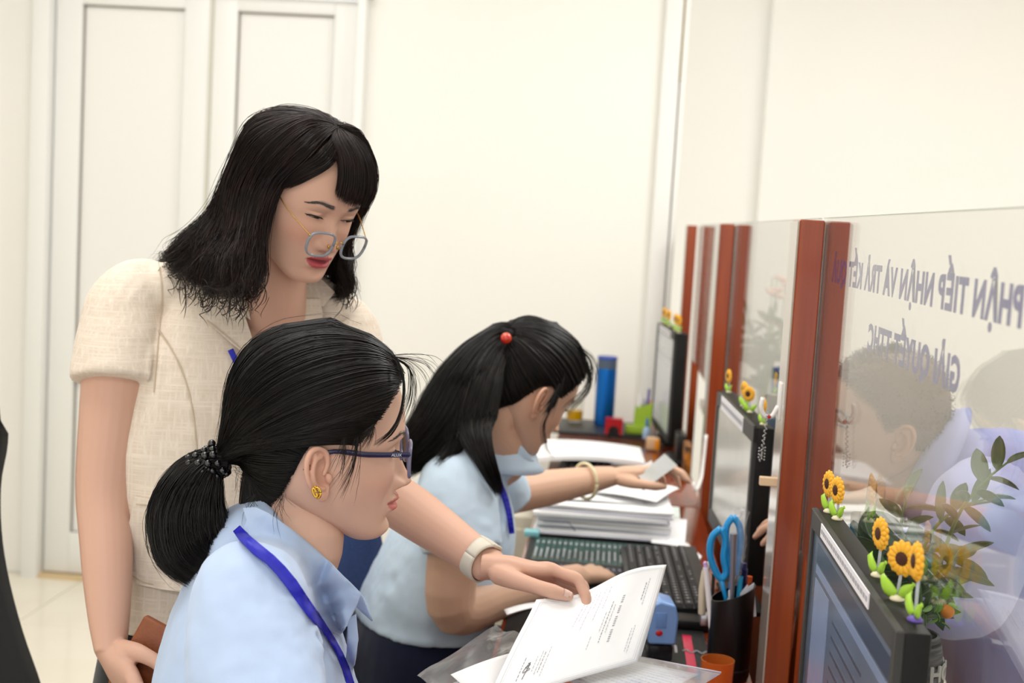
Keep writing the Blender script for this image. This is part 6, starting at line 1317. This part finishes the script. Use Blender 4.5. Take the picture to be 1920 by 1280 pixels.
    cs = MB(); Mc = Matrix(((ax.x, ny.x, nz.x, 0), (ax.y, ny.y, nz.y, 0), (ax.z, ny.z, nz.z, 0), (0, 0, 0, 1))); Mc.translation = wc+nz*.0262; cs.rbox((0, 0, 0), (.026, .028, .005), .0022, 3, Mc); cs.build('watch_case', mat('watch_band_beige', '#cfc8b9', .5), wo, 40)
    # wallet in the hanging hand
    q = [W(280, 1180, 1.62), W(350, 1218, 1.62), W(314, 1314, 1.605), W(244, 1276, 1.605)]
    c = sum(q, Vector())/4; X = (q[1]-q[0]+q[2]-q[3]).normalized(); Yv = (q[3]-q[0]); Yv = (Yv-X*Yv.dot(X)).normalized(); n = X.cross(Yv); Mw = Matrix(((X.x, Yv.x, n.x, c.x), (X.y, Yv.y, n.y, c.y), (X.z, Yv.z, n.z, c.z), (0, 0, 0, 1)))
    wlt = thing('wallet', 'brown leather wallet held in the standing woman\'s lowered hand', 'wallet', tuple(c)); M_wal = mat('brown_leather', '#7c3f1e', .42, noise=(30, '#8d4d27', 4), bump=(300, .25))
    for z in (-.0045, .0045): MB().rbox((0, 0, z), (.095, .10, .0075), .0035, 3, Mw).build('cover', M_wal, wlt, 40)
    MB().rbox((0, 0, 0), (.088, .092, .003), .001, 1, Mw).build('lining', mat('wallet_dark', '#3a1d10', .7), wlt); MB().box((0, -.012, .0085), (.092, .0012, .0010), Mw).box((0, -.012, -.0085), (.092, .0012, .0010), Mw).build('stitching', mat('wallet_dark', '#3a1d10', .7), wlt)
    return P, Mh, thp
S_P, S_HAND, S_THUMB = woman_standing()
# ================================================================ seated woman further back, high ponytail
def woman_ponytail():
    rng = np.random.default_rng(3)
    P = person('seated woman with long high ponytail and red hair bead bending over her papers', (-.32, 2.40, ZF))
    H = Head(wide=.98, jaw=.98, eye=.4, mouth=.0); M = anchor(head_matrix(-31, 27, 3, .985), (-.004, -.074, -.018), W(1006, 757, 2.29))
    f = Vector((.94, .34, 0)); l = Vector((-.34, .94, 0)); Zv = Vector((0, 0, 1)); dv = lambda a, t: (f*math.cos(t)-Zv*math.sin(t))*a
    b = MB()
    nk_ = MB(); limb(nk_, [M @ Vector((-.015, 0, -.01)), M @ Vector((-.034, 0, -.08)), W(950, 848, 2.375), W(893, 890, 2.38), W(845, 960, 2.38)], [(.052, .047), (.050, .047), (.051, .047), (.05, .058), (.055, .078)], 26, up=(0, 1, 0)); b.add(nk_.verts(), nk_.f)
    s_, e_, w_ = W(858, 905, 2.23), W(848, 1140, 2.20), W(1088, 1081, 2.53)
    limb(b, [s_, s_*.5+e_*.5, e_, e_*.72+w_*.28, e_*.25+w_*.75, w_], [.050, .050, .043, .045, .031, (.027, .021)], 20)
    Mh = frame(w_, W(1165, 1062, 2.66)-w_, (-.05, -.25, 1)); hand_parts(b, Mh, -1, [(30, 60, 40), (34, 66, 40), (38, 70, 40), (44, 70, 40)], L=.165, hand_w=.95)
    s2, e2, w2 = W(905, 870, 2.53), W(968, 925, 2.60), W(1150, 892, 2.79)
    limb(b, [s2, s2*.5+e2*.5-Zv*.03, e2, e2*.65+w2*.35, e2*.2+w2*.8, w2], [.048, .046, .040, .0385, .027, (.026, .021)], 20)
    Mh = frame(w2, W(1245, 872, 2.80)-w2, (.05, .12, 1)) @ Matrix.Diagonal((1, -1, 1, 1)); tips, thp = hand_parts(b, Mh, 1, [(8, 28, 24), (10, 32, 26), (16, 40, 30), (26, 46, 30)], (.05, .01, -.03, -.08), [(.014, .020, -.010), (.042, .040, -.022), (.074, .040, -.034), (.104, .028, -.044)], L=.170, hand_w=.93)
    finish_body(P, H, M, b, SK_3, head_kw=dict(lipc=(.55, .18, .17), blush=.5, browa=.5), nphi=152, vox=.003)
    face_bits(P, H, M, .35, (.002, -.002), rng)
    tie_w = W(947, 634, 2.325); tie = M.inverted() @ tie_w
    rt = [(-.082, 0, -.085), (-.072, -.026, -.085), (-.058, -.048, -.070), (-.040, -.064, -.045), (-.028, -.073, -.012), (-.014, -.077, .014), (.004, -.0775, .024), (.020, -.0775, .018), (.034, -.0755, .012), (.043, -.073, .026), (.052, -.068, .040), (.060, -.060, .054), (.066, -.046, .066), (.074, -.026, .074), (.078, -.008, .080)]
    roots = side_roots(rt); offs = [.004, .005, .006, .007, .008, .009, .010, .010, .010, .010, .011, .012, .012, .013, .013]; offs = offs+offs[:0:-1]
    G, cen = fan(H, M, roots, tie, 22, offs, nk_); L = Locks(); L.solid(MB().loft([(q-np.array(cen))*.965+np.array(cen) for q in np.transpose(G, (1, 0, 2))], cap=False, closed=True))
    Pp, rr = sheet_strands(G, 3400, rng, .0010, .0008, 18, (0, .10), (.97, 1), (-.002, .003), closed=True, cen=cen); L.strands(Pp, rr)
    # the tail: one broad fall down the back, a thinner one over the near shoulder
    def tail(pts, wd, n, flat=.6, jit=.003, seed=0, ends=(.78, 1.0)):
        K = 30; path = crom(pts, K); w_ = np.interp(np.linspace(0, 1, K), np.linspace(0, 1, len(wd)), wd); T = np.gradient(path, axis=0); T /= np.linalg.norm(T, axis=1)[:, None]; GP = []
        for a in np.linspace(0, 2*PI, 14, endpoint=False):
            u = np.cross(T, (0, 1, 0)); u /= np.linalg.norm(u, axis=1)[:, None]; w = np.cross(T, u); GP.append(path+(u*math.cos(a)+w*math.sin(a)*flat)*w_[:, None])
        GP = np.array(GP); L.solid(MB().loft([p*.88+c*.12 for p, c in zip(np.transpose(GP, (1, 0, 2))[:-2], path[:-2])])); Pp, rr = sheet_strands(GP, n, rng, jit, .00085, 24, (0, .12), ends, (-.004, .003), closed=True, cen=path.mean(0)); L.strands(Pp, rr)
    tail([tie_w+Vector((.01, 0, .01)), tie_w+Vector((-.014, -.01, .006)), W(908, 655, 2.30), W(872, 710, 2.27), W(838, 775, 2.25), W(798, 825, 2.235), W(768, 850, 2.235), W(735, 880, 2.24)], [.016, .017, .034, .046, .050, .040, .034, .026], 2600)
    tail([tie_w+Vector((.004, -.008, .0)), W(922, 680, 2.275), W(900, 740, 2.245), W(890, 790, 2.225), W(897, 830, 2.195), W(912, 868, 2.18), W(928, 905, 2.19), W(938, 928, 2.20)], [.012, .024, .034, .036, .024, .015, .009, .004], 1300, .5, .002)
    tail([W(905, 700, 2.26), W(880, 760, 2.235), W(868, 800, 2.225), W(850, 838, 2.215), W(818, 870, 2.19)], [.020, .030, .026, .012, .002], 400, .4, .003)
    def wisps(pts, n, jit, rad): Q = crom(pts, 16); e = rng.normal(0, jit, (n, 1, 3))*np.linspace(.3, 1.6, 16)[None, :, None]; L.strands(Q[None]+e, np.full(n, rad)*rng.uniform(.6, 1.2, n))
    wisps([W(1092, 668, 2.33), W(1106, 700, 2.33), W(1098, 735, 2.32), W(1068, 765, 2.30), W(1060, 775, 2.29)], 30, .003, .0005)
    wisps([W(1085, 650, 2.34), W(1104, 672, 2.35), W(1110, 700, 2.36), W(1103, 720, 2.36)], 40, .005, .0004)
    wisps([W(1060, 700, 2.27), W(1048, 740, 2.265), W(1030, 770, 2.265), W(1018, 800, 2.27), W(1024, 840, 2.27), W(1036, 858, 2.28)], 12, .002, .0005)
    wisps([W(1050, 720, 2.26), W(1036, 752, 2.255), W(1022, 775, 2.255)], 60, .004, .0005)
    L.build('hair', M_hair, P)
    sc = MB(); rg = random.Random(4)
    ax = (Vector(G[:, -6].mean(0))-tie_w).normalized(); u = ax.cross(Vector((0, 1, 0))).normalized(); w = ax.cross(u)
    for k in range(14): a = 2*PI*k/14; sc.ball(tuple(tie_w+(u*math.cos(a)+w*math.sin(a))*.018+ax*rg.uniform(-.004, .004)), rg.uniform(.0085, .011), 10)
    so = link('scrunchie', voxel(sc, .002, 3), mat('black_scrunchie', '#0c0c0e', .9, bump=(300, .5)), P, True); MB().ball(tuple(W(949, 634, 2.285)), .0105, 16).build('red_bead', mat('cherry_bead', '#c8231f', .15, coat=.8, noise=(40, '#e0601f', 2)), so, True); tag(so, 'black scrunchie with a glossy red bead')
    # shirt
    R_ = [(W(966, 826, 2.375), l*.054, dv(.052, .8)), (W(950, 836, 2.38), l*.064, dv(.058, .75)), (W(922, 846, 2.38), l*.10, dv(.066, .62)), (W(885, 866, 2.38), l*.150, dv(.080, .50)), (W(882, 905, 2.38), l*.172, dv(.102, .40)), (W(866, 975, 2.38), l*.174, dv(.112, .26)), (W(830, 1060, 2.38), l*.168, dv(.120, .14)), (W(802, 1130, 2.38), l*.172, dv(.128, .08)), (W(792, 1160, 2.38), l*.172, dv(.130, .06))]
    sb = MB(); ring_loft(sb, smooth_rings(R_, 32), 52, 2.25)
    limb(sb, [W(868, 880, 2.27), W(856, 905, 2.235), W(858, 960, 2.215), W(866, 1030, 2.20)], [.050, .066, .072, .072], 22)
    limb(sb, [W(900, 860, 2.50), W(915, 875, 2.53), W(940, 915, 2.565), W(950, 940, 2.58)], [.048, .058, .056, .055], 20)
    sm = voxel(sb, .005, 6, .5); wrinkle(sm, .0030, 11, 21); wrinkle(sm, .0013, 28, 22)
    folds(sm, [(W(800, 930, 2.2), W(860, 885, 2.2), .008, -.006), (W(830, 950, 2.2), W(905, 905, 2.2), .007, -.006), (W(760, 990, 2.25), W(830, 1010, 2.2), .010, -.007), (W(905, 1030, 2.25), W(950, 930, 2.3), .010, -.008), (W(740, 1090, 2.27), W(800, 1160, 2.25), .012, -.008), (W(870, 1010, 2.15), W(935, 1005, 2.2), .006, -.004)])
    link('shirt', sm, M_blueshirt3, P, True); bv = bvh_of(sm)
    nv = ((M @ Vector((-.02, 0, -.03)))-W(925, 880, 2.38)).normalized(); fc = (f-nv*f.dot(nv)).normalized(); lc = nv.cross(fc)
    collar_ring(W(941, 846, 2.376), nv, lc, fc, .052, .40, .018, .026, .010, .35).build('collar', M_blueshirt3, P, True)
    link('lanyard', drape(strip_poly([(936, 905), (946, 930), (954, 960), (960, 1000)], [12, 12, 11, 10]), bv, .006, .001, 2.33, 2, None, 4, 2), M_lany, P, True)
    tr = MB(); hp = W(788, 1155, 2.38)
    ring_loft(tr, [(hp+Zv*.02, l*.160, f*.118), (hp-Zv*.04, l*.178, f*.135), (hp-Zv*.12, l*.185, f*.15), (hp-Zv*.18, l*.16, f*.12)], 30)
    for s in (-1, 1):
        a = hp+l*.095*s-Zv*.135; kn = a+f*.40-Zv*.02; an = Vector((kn.x-.02, kn.y, ZF+.10)); limb(tr, [a-f*.05, a+f*.18, kn, kn*.5+an*.5+f*.01, an], [.086, .080, .064, .056, .046], 18); tr.tube([an-Zv*.05-f*.03, an-Zv*.06+f*.06, an-Zv*.075+f*.16], [(.036, .045), (.038, .034), (.03, .022)], 12, up=(0, 0, 1), round_end=True)
    tm = voxel(tr, .008, 4); wrinkle(tm, .003, 12, 31); link('trousers', tm, M_navy, P, True)
    # bangle
    c = w2*.70+e2*.30; ax = (w2-e2).normalized(); u = ax.cross(Zv).normalized(); w = ax.cross(u); MB().tube([tuple(c+(u*math.cos(t)+w*math.sin(t)*1.06)*.0365) for t in np.linspace(0, 2*PI, 40)], .0036, 10).build('bangle', mat('cream_bangle', '#e9dfb6', .25, coat=.4), P, True)
    # card in the reaching hand
    q = [W(1196, 892, 2.76), W(1246, 850, 2.765), W(1270, 872, 2.76), W(1214, 912, 2.755)]; cd = thing('identity_card', 'pale identity card held in the ponytailed woman\'s raised hand', 'card', tuple(sum(q, Vector())/4))
    G = np.array([[q[0]*(1-s)*(1-t)+q[1]*s*(1-t)+q[2]*s*t+q[3]*(1-s)*t for s in np.linspace(0, 1, 5)] for t in np.linspace(0, 1, 4)]); MB().grid(G, .0011).build('card_sheet', mat('pale_card', '#f6f9fa', .35, noise=(25, '#eaf1ea', 2)), cd)
    q2 = [W(1190, 880, 2.775), W(1222, 862, 2.78), W(1236, 905, 2.77), W(1205, 920, 2.765)]; G = np.array([[q2[0]*(1-s)*(1-t)+q2[1]*s*(1-t)+q2[2]*s*t+q2[3]*(1-s)*t for s in np.linspace(0, 1, 4)] for t in np.linspace(0, 1, 4)]); o = MB().grid(G, .0011).build('identity_card', MATS['pale_card']); tag(o, 'second pale card fanned below the raised identity card', 'card'); fix_base(o)
    return P
woman_ponytail()

# ================================================================ man on the customers' side, bending to the window
def man_customer():
    rng = np.random.default_rng(4)
    P = person('man with cropped hair and lavender shirt bending behind the lettered glass', (.86, 2.12, ZF))
    H = Head(wide=1.02, jaw=1.16, eye=.4, mouth=.05, nose=1.08); M = anchor(head_matrix(176, 2, -3, 1.04), (-.004, .074, -.018), W(1690, 834, 2.06))
    Zv = Vector((0, 0, 1)); ax = (W(2010, 1010, 2.12)-W(1740, 868, 2.14)).normalized(); ly = Vector((0, 1, 0)); up = ly.cross(ax)*-1; up = up if up.z > 0 else -up
    b = MB(); limb(b, [M @ Vector((-.015, 0, -.01)), M @ Vector((-.035, 0, -.075)), W(1735, 868, 2.14), W(1775, 895, 2.14)], [(.062, .056), (.061, .058), (.062, .060), (.058, .056)], 24, up=(0, 1, 0))
    s_, e_, w_ = W(1850, 960, 1.96), W(1800, 1112, 1.93), W(1650, 1112, 2.04)
    limb(b, [s_, (s_+e_)/2, e_, e_*.5+w_*.5, w_], [.056, .052, .044, .040, (.030, .024)], 16); Mh = frame(w_, Vector((-1, .1, .0)), (0, -.5, 1)); hand_parts(b, Mh, 1, [(20, 40, 25)]*4, L=.185)
    s2, e2, w2 = W(1850, 950, 2.34), W(1715, 1060, 2.32), W(1585, 1020, 2.20)
    limb(b, [s2, (s2+e2)/2, e2, e2*.5+w2*.5, w2], [.056, .052, .044, .040, (.030, .024)], 16); Mh = frame(w2, W(1500, 985, 2.18)-w2, (0, -.3, 1)) @ Matrix.Diagonal((1, -1, 1, 1)); hand_parts(b, Mh, 1, [(20, 35, 20)]*4, L=.165)
    def scalp(v):
        x, y, z = v.T; hl = np.interp(x, [-.10, -.06, -.02, .0, .02, .04, .06, .075, .09], [-.055, -.045, -.02, .012, .0, .035, .050, .068, .085]); return smo(-.006, .006, z-hl)*.72
    finish_body(P, H, M, b, SK_M, head_kw=dict(lipc=(.42, .17, .14), blush=.2, browa=.8, browc=(.03, .025, .02), scalp=scalp), nphi=140, vox=.004)
    face_bits(P, H, M, .4, (.0, -.002), rng, brows=True)
    # cropped hair: short stubble strands over the scalp
    n = 9000; me = H.mesh(120, .004); v = vco(me); nn = vno(me); x, y, z = v.T; k = np.where(scalp(v) > .45)[0]; i = rng.choice(k, n); p = v[i]+rng.normal(0, .0032, (n, 3)); d = nn[i]+np.array((.25, 0, -.35)); ln = rng.uniform(.0015, .0045, n)*np.where(p[:, 2] > .06, 1.3, .8)
    t = np.linspace(0, 1, 4); Q = p[:, None]+d[:, None]*(ln[:, None]*t[None])[..., None]; A = np.array(M); Q = Q @ A[:3, :3].T+A[:3, 3]; L = Locks(); L.strands(Q, np.full(n, .0007)); L.build('hair', M_hair, P)
    # shirt
    sb = MB(); R_ = [(W(1738, 868, 2.14), ly*.066, up*.064), (W(1752, 880, 2.14), ly*.085, up*.075), (W(1785, 905, 2.14), ly*.16, up*.105), (W(1835, 950, 2.14), ly*.215, up*.145), (W(1900, 1070, 2.14), ly*.215, up*.205), (W(1975, 1190, 2.14), ly*.21, up*.225), (W(2085, 1270, 2.14), ly*.20, (up*.5+Vector((-.5, 0, .3))).normalized()*.15), (W(2140, 1360, 2.14), ly*.19, Vector((-.15, 0, .03)))]
    ring_loft(sb, smooth_rings(R_, 28), 44, 2.2)
    limb(sb, [W(1860, 930, 2.02), W(1838, 980, 1.96), W(1816, 1050, 1.935), W(1800, 1112, 1.93), W(1745, 1116, 1.96)], [.075, .085, .080, .070, .060], 20)
    limb(sb, [W(1860, 940, 2.28), W(1820, 990, 2.33), W(1775, 1035, 2.32), W(1715, 1060, 2.32), W(1660, 1045, 2.28)], [.075, .085, .078, .068, .058], 20)
    sm = voxel(sb, .006, 6, .5); wrinkle(sm, .004, 9, 41); wrinkle(sm, .0015, 24, 42)
    folds(sm, [(W(1760, 930, 1.95), W(1850, 900, 2.0), .012, -.010), (W(1790, 1000, 1.9), W(1870, 940, 1.95), .012, -.010), (W(1800, 1150, 1.88), W(1900, 1040, 1.95), .014, -.010)])
    link('shirt', sm, M_lav, P, True); bv = bvh_of(sm)
    nv = -ax; fc = -up; lc = nv.cross(fc); collar_ring(W(1748, 866, 2.14), nv, lc, fc, .066, .30, .030, .034, .012, .8).build('collar', M_lav, P, True)
    tr = MB(); hp = W(2165, 1290, 2.14)
    ring_loft(tr, [(hp+Zv*.04, ly*.17, Vector((.125, 0, 0))), (hp-Zv*.06, ly*.185, Vector((.135, 0, 0))), (hp-Zv*.16, ly*.18, Vector((.13, 0, 0)))], 26)
    for s in (-1, 1): a = hp+ly*.095*s-Zv*.1; ft = Vector((a.x-.06, a.y, ZF+.08)); limb(tr, [a, a*.5+ft*.5+Vector((-.03, 0, 0)), ft], [.095, .068, .055], 14); tr.tube([ft+Vector((.04, 0, -.04)), ft+Vector((-.08, 0, -.045)), ft+Vector((-.20, 0, -.055))], [(.04, .04), (.042, .032), (.034, .022)], 12, up=(0, 0, 1), round_end=True)
    link('trousers', voxel(tr, .012, 3), mat('charcoal_trousers', '#23242b', .9), P, True)
    return P
man_customer()

# ================================================================ the certificate passed between the women, and the sheets below
def held_paper():
    g = S_HAND @ Vector((.118, .0335, -.034)); yv = (S_HAND.to_3x3() @ Vector((0, 1, 0))).normalized()
    TL, TR, BR, BL = W(1006, 1112, g.y-.035), W(1250, 1058, g.y+.11), W(1195, 1241, 1.58), W(905, 1330, 1.40)
    r = thing('certificate', 'white bordered certificate held between the two women', 'paper', tuple((TL+TR+BR+BL)/4)); n = (TR-TL).cross(BL-TL).normalized(); n = n if n.z > 0 else -n
    def pt0(s, t):
        p = TL*(1-s)*(1-t)+TR*s*(1-t)+BR*s*t+BL*(1-s)*t
        return p+n*(.014*math.sin(PI*s)*(1-t)**1.5+.012*math.sin(PI*s)*t*.4+.010*max(0, s-.8)*5*math.sin(PI*t)*.5)
    s0, t0 = min(((s_, .03) for s_ in np.linspace(.1, .6, 60)), key=lambda q: (pt0(*q)-g).length); dlt = g-pt0(s0, t0)
    def pt(s, t, o=0): return pt0(s, t)+dlt*math.exp(-((s-s0)/.30)**2-((t-t0)/.35)**2)+n*o
    G = np.array([[tuple(pt(s, t)) for s in np.linspace(0, 1, 33)] for t in np.linspace(0, 1, 25)]); MB().grid(G, .0005).build('sheet', M_paper, r, True)
    # second sheet under it
    G = np.array([[tuple(pt(s*.97+.05, t*.96-.02, -.003-.018*s*(1-t)+.0)) for s in np.linspace(0, 1, 20)] for t in np.linspace(0, 1, 14)]); MB().grid(G, .0005).build('backing_sheet', M_paper, r, True)
    ln = MB()
    def stroke(s0, t0, s1, t1, w, mb, k=8):
        ss = np.linspace(0, 1, k); a = [(s0+(s1-s0)*q, t0+(t1-t0)*q) for q in ss]; d = np.array((t1-t0, -(s1-s0))); d = d/(np.linalg.norm(d)+1e-9)*w
        mb.grid(np.array([[tuple(pt(s+d[0], t+d[1], .0006)), tuple(pt(s-d[0], t-d[1], .0006))] for s, t in a]))
    for m_ in (.035, .05):
        for a in ((m_, m_, 1-m_, m_), (1-m_, m_, 1-m_, 1-m_), (1-m_, 1-m_, m_, 1-m_), (m_, 1-m_, m_, m_)): stroke(*a, .0012 if m_ < .04 else .0007, ln, 16)
    ln.build('border_line', mat('border_grey', '#b9bac2', .8), r)
    rg = random.Random(9); tx = MB(); bold = MB()
    def row(s, t0, t1, w, mb, dens=.8):
        t = t0
        while t < t1:
            l_ = rg.uniform(.012, .034); stroke(s, t, s, min(t+l_, t1), w, mb, 3); t += l_+.010
    row(.885, .14, .42, .0030, tx); row(.865, .18, .36, .0034, bold); row(.885, .62, .88, .0026, tx); row(.865, .64, .86, .0026, tx)
    for k in range(22): t = .27+.021*k; stroke(.705-.006, t, .705+.012, t, .0038, bold, 3) if k not in (4, 9, 15) else None
    row(.66, .34, .62, .0028, tx); row(.635, .30, .70, .0030, bold); row(.61, .40, .60, .0026, tx)
    for s, a, c in ((.56, .10, .34), (.56, .62, .74), (.52, .10, .46), (.48, .10, .30), (.45, .10, .52), (.41, .10, .40), (.38, .10, .46)): row(s, a, c, .0024, tx)
    for s, a, c in ((.29, .60, .86), (.265, .64, .82), (.245, .62, .84), (.22, .66, .80), (.14, .64, .84)): row(s, a, c, .0026, bold if s in (.265, .14) else tx)
    tag(tx.build('print_lines', mat('cert_print', '#bfc0c7', .8), r), kind='stuff'); tag(bold.build('bold_print_lines', mat('bold_print', '#989aa2', .8), r), kind='stuff')
    sg = MB(); P = [pt(s, t, .0008) for s, t in ((.17, .70), (.19, .72), (.165, .74), (.20, .76), (.16, .78), (.185, .70), (.175, .84))]; sg.tube(crom(P, 40), .0003, 5).build('signature', mat('signature_ink', '#4a4c55', .6), r)
    return r
held_paper()
def clear_sheet(name, label, q, bend, wr, seed):
    G = []; rg = np.random.default_rng(seed); ph = rng_ = rg.random(6)*6
    for t in np.linspace(0, 1, 22):
        row = []
        for s in np.linspace(0, 1, 26):
            p = q[0]*(1-s)*(1-t)+q[1]*s*(1-t)+q[2]*s*t+q[3]*(1-s)*t; row.append(tuple(p+Vector((0, 0, bend*math.sin(PI*s)+wr*(math.sin(9*s+5*t+ph[0])+math.sin(14*t-6*s+ph[1])+abs(math.sin(6*s+9*t+ph[2])))))))
        G.append(row)
    return MB().grid(np.array(G), .0004)
M_sleeve = mat_pane('clear_sleeve', (.95, .955, .965), 1.5, .12, .10, (.9, .92, .95))
o = clear_sheet('plastic_sleeve', '', [W(782, 1272, 1.40), W(930, 1176, 1.62), W(1010, 1195, 1.66), W(900, 1330, 1.42)], .004, .0016, 3).build('plastic_sleeve', M_sleeve, None, False); tag(o, 'crinkled clear plastic sleeve over loose sheets, left of the certificate', 'sleeve'); fix_base(o)
def held_sheet(label, q, bend, name='paper_sheet', m=None, drop=0):
    G = np.array([[tuple((q[0]*(1-s)*(1-t)+q[1]*s*(1-t)+q[2]*s*t+q[3]*(1-s)*t)+Vector((0, 0, bend*math.sin(PI*s)*math.sin(PI*(.2+.6*t))-drop))) for s in np.linspace(0, 1, 10)] for t in np.linspace(0, 1, 10)]); o = MB().grid(G, .0005).build(name, m or M_paper, None, True); tag(o, label, 'paper'); fix_base(o); return o
held_sheet('white sheet with a pen stroke inside the clear sleeve', [W(846, 1248, 1.42), W(975, 1205, 1.58), W(1010, 1250, 1.58), W(940, 1330, 1.40)], .004, drop=.010)
held_sheet('lowest white sheet fanned out left of the certificate', [W(836, 1258, 1.40), W(900, 1235, 1.48), W(960, 1300, 1.45), W(900, 1335, 1.38)], .002, drop=.018)
held_sheet('white sheet with a curled edge resting on the desk under the forearm', [W(945, 1142, 2.20), W(1010, 1128, 2.30), W(1020, 1136, 2.26), W(950, 1152, 2.16)], .004)
# clear folder with printed sheet at the bottom edge
q = [W(1040, 1262, 1.56), W(1195, 1232, 1.66), W(1352, 1262, 1.60), W(1250, 1345, 1.40)]
fd = thing('document_folder', 'clear folder with a printed sheet at the bottom edge under the certificate', 'folder', tuple(sum(q, Vector())/4))
def fq(s, t, o=0): p = q[0]*(1-s)*(1-t)+q[1]*s*(1-t)+q[2]*s*t+q[3]*(1-s)*t; return p+Vector((0, 0, o+.003*math.sin(PI*s)))
MB().grid(np.array([[tuple(fq(s, t, -.004)) for s in np.linspace(.02, .95, 10)] for t in np.linspace(.0, .78, 10)]), .0005).build('printed_sheet', mat('grey_white_sheet', '#e4e6ec', .7), fd, True)
b = MB()
for i in range(12):
    s = .10+.062*i; t = .08
    while t < .70: l_ = random.uniform(.015, .04); P0, P1 = fq(s, t, -.0032), fq(s, t+l_, -.0032); w = (fq(s+.006, t, -.0032)-P0); b.add([tuple(P0-w), tuple(P0+w), tuple(P1+w), tuple(P1-w)], [(0, 1, 2, 3)]); t += l_+.012
tag(b.build('print_lines', mat('folder_print', '#8b90a6', .8), fd), kind='stuff')
MB().grid(np.array([[tuple(fq(s, t, .001+.001*math.sin(7*s+4*t))) for s in np.linspace(0, 1, 18)] for t in np.linspace(0, 1, 12)]), .0005).build('clear_cover', mat_pane('folder_film', (.93, .94, .96), 1.5, .15, .16, (.92, .94, .97)), fd, False)
MB().tube([fq(1, 0, .001), fq(1, .5, .001), fq(1, 1, .001)], .0012, 6).build('folder_edge', mat('folder_edge', '#b9b4c2', .3), fd, True)
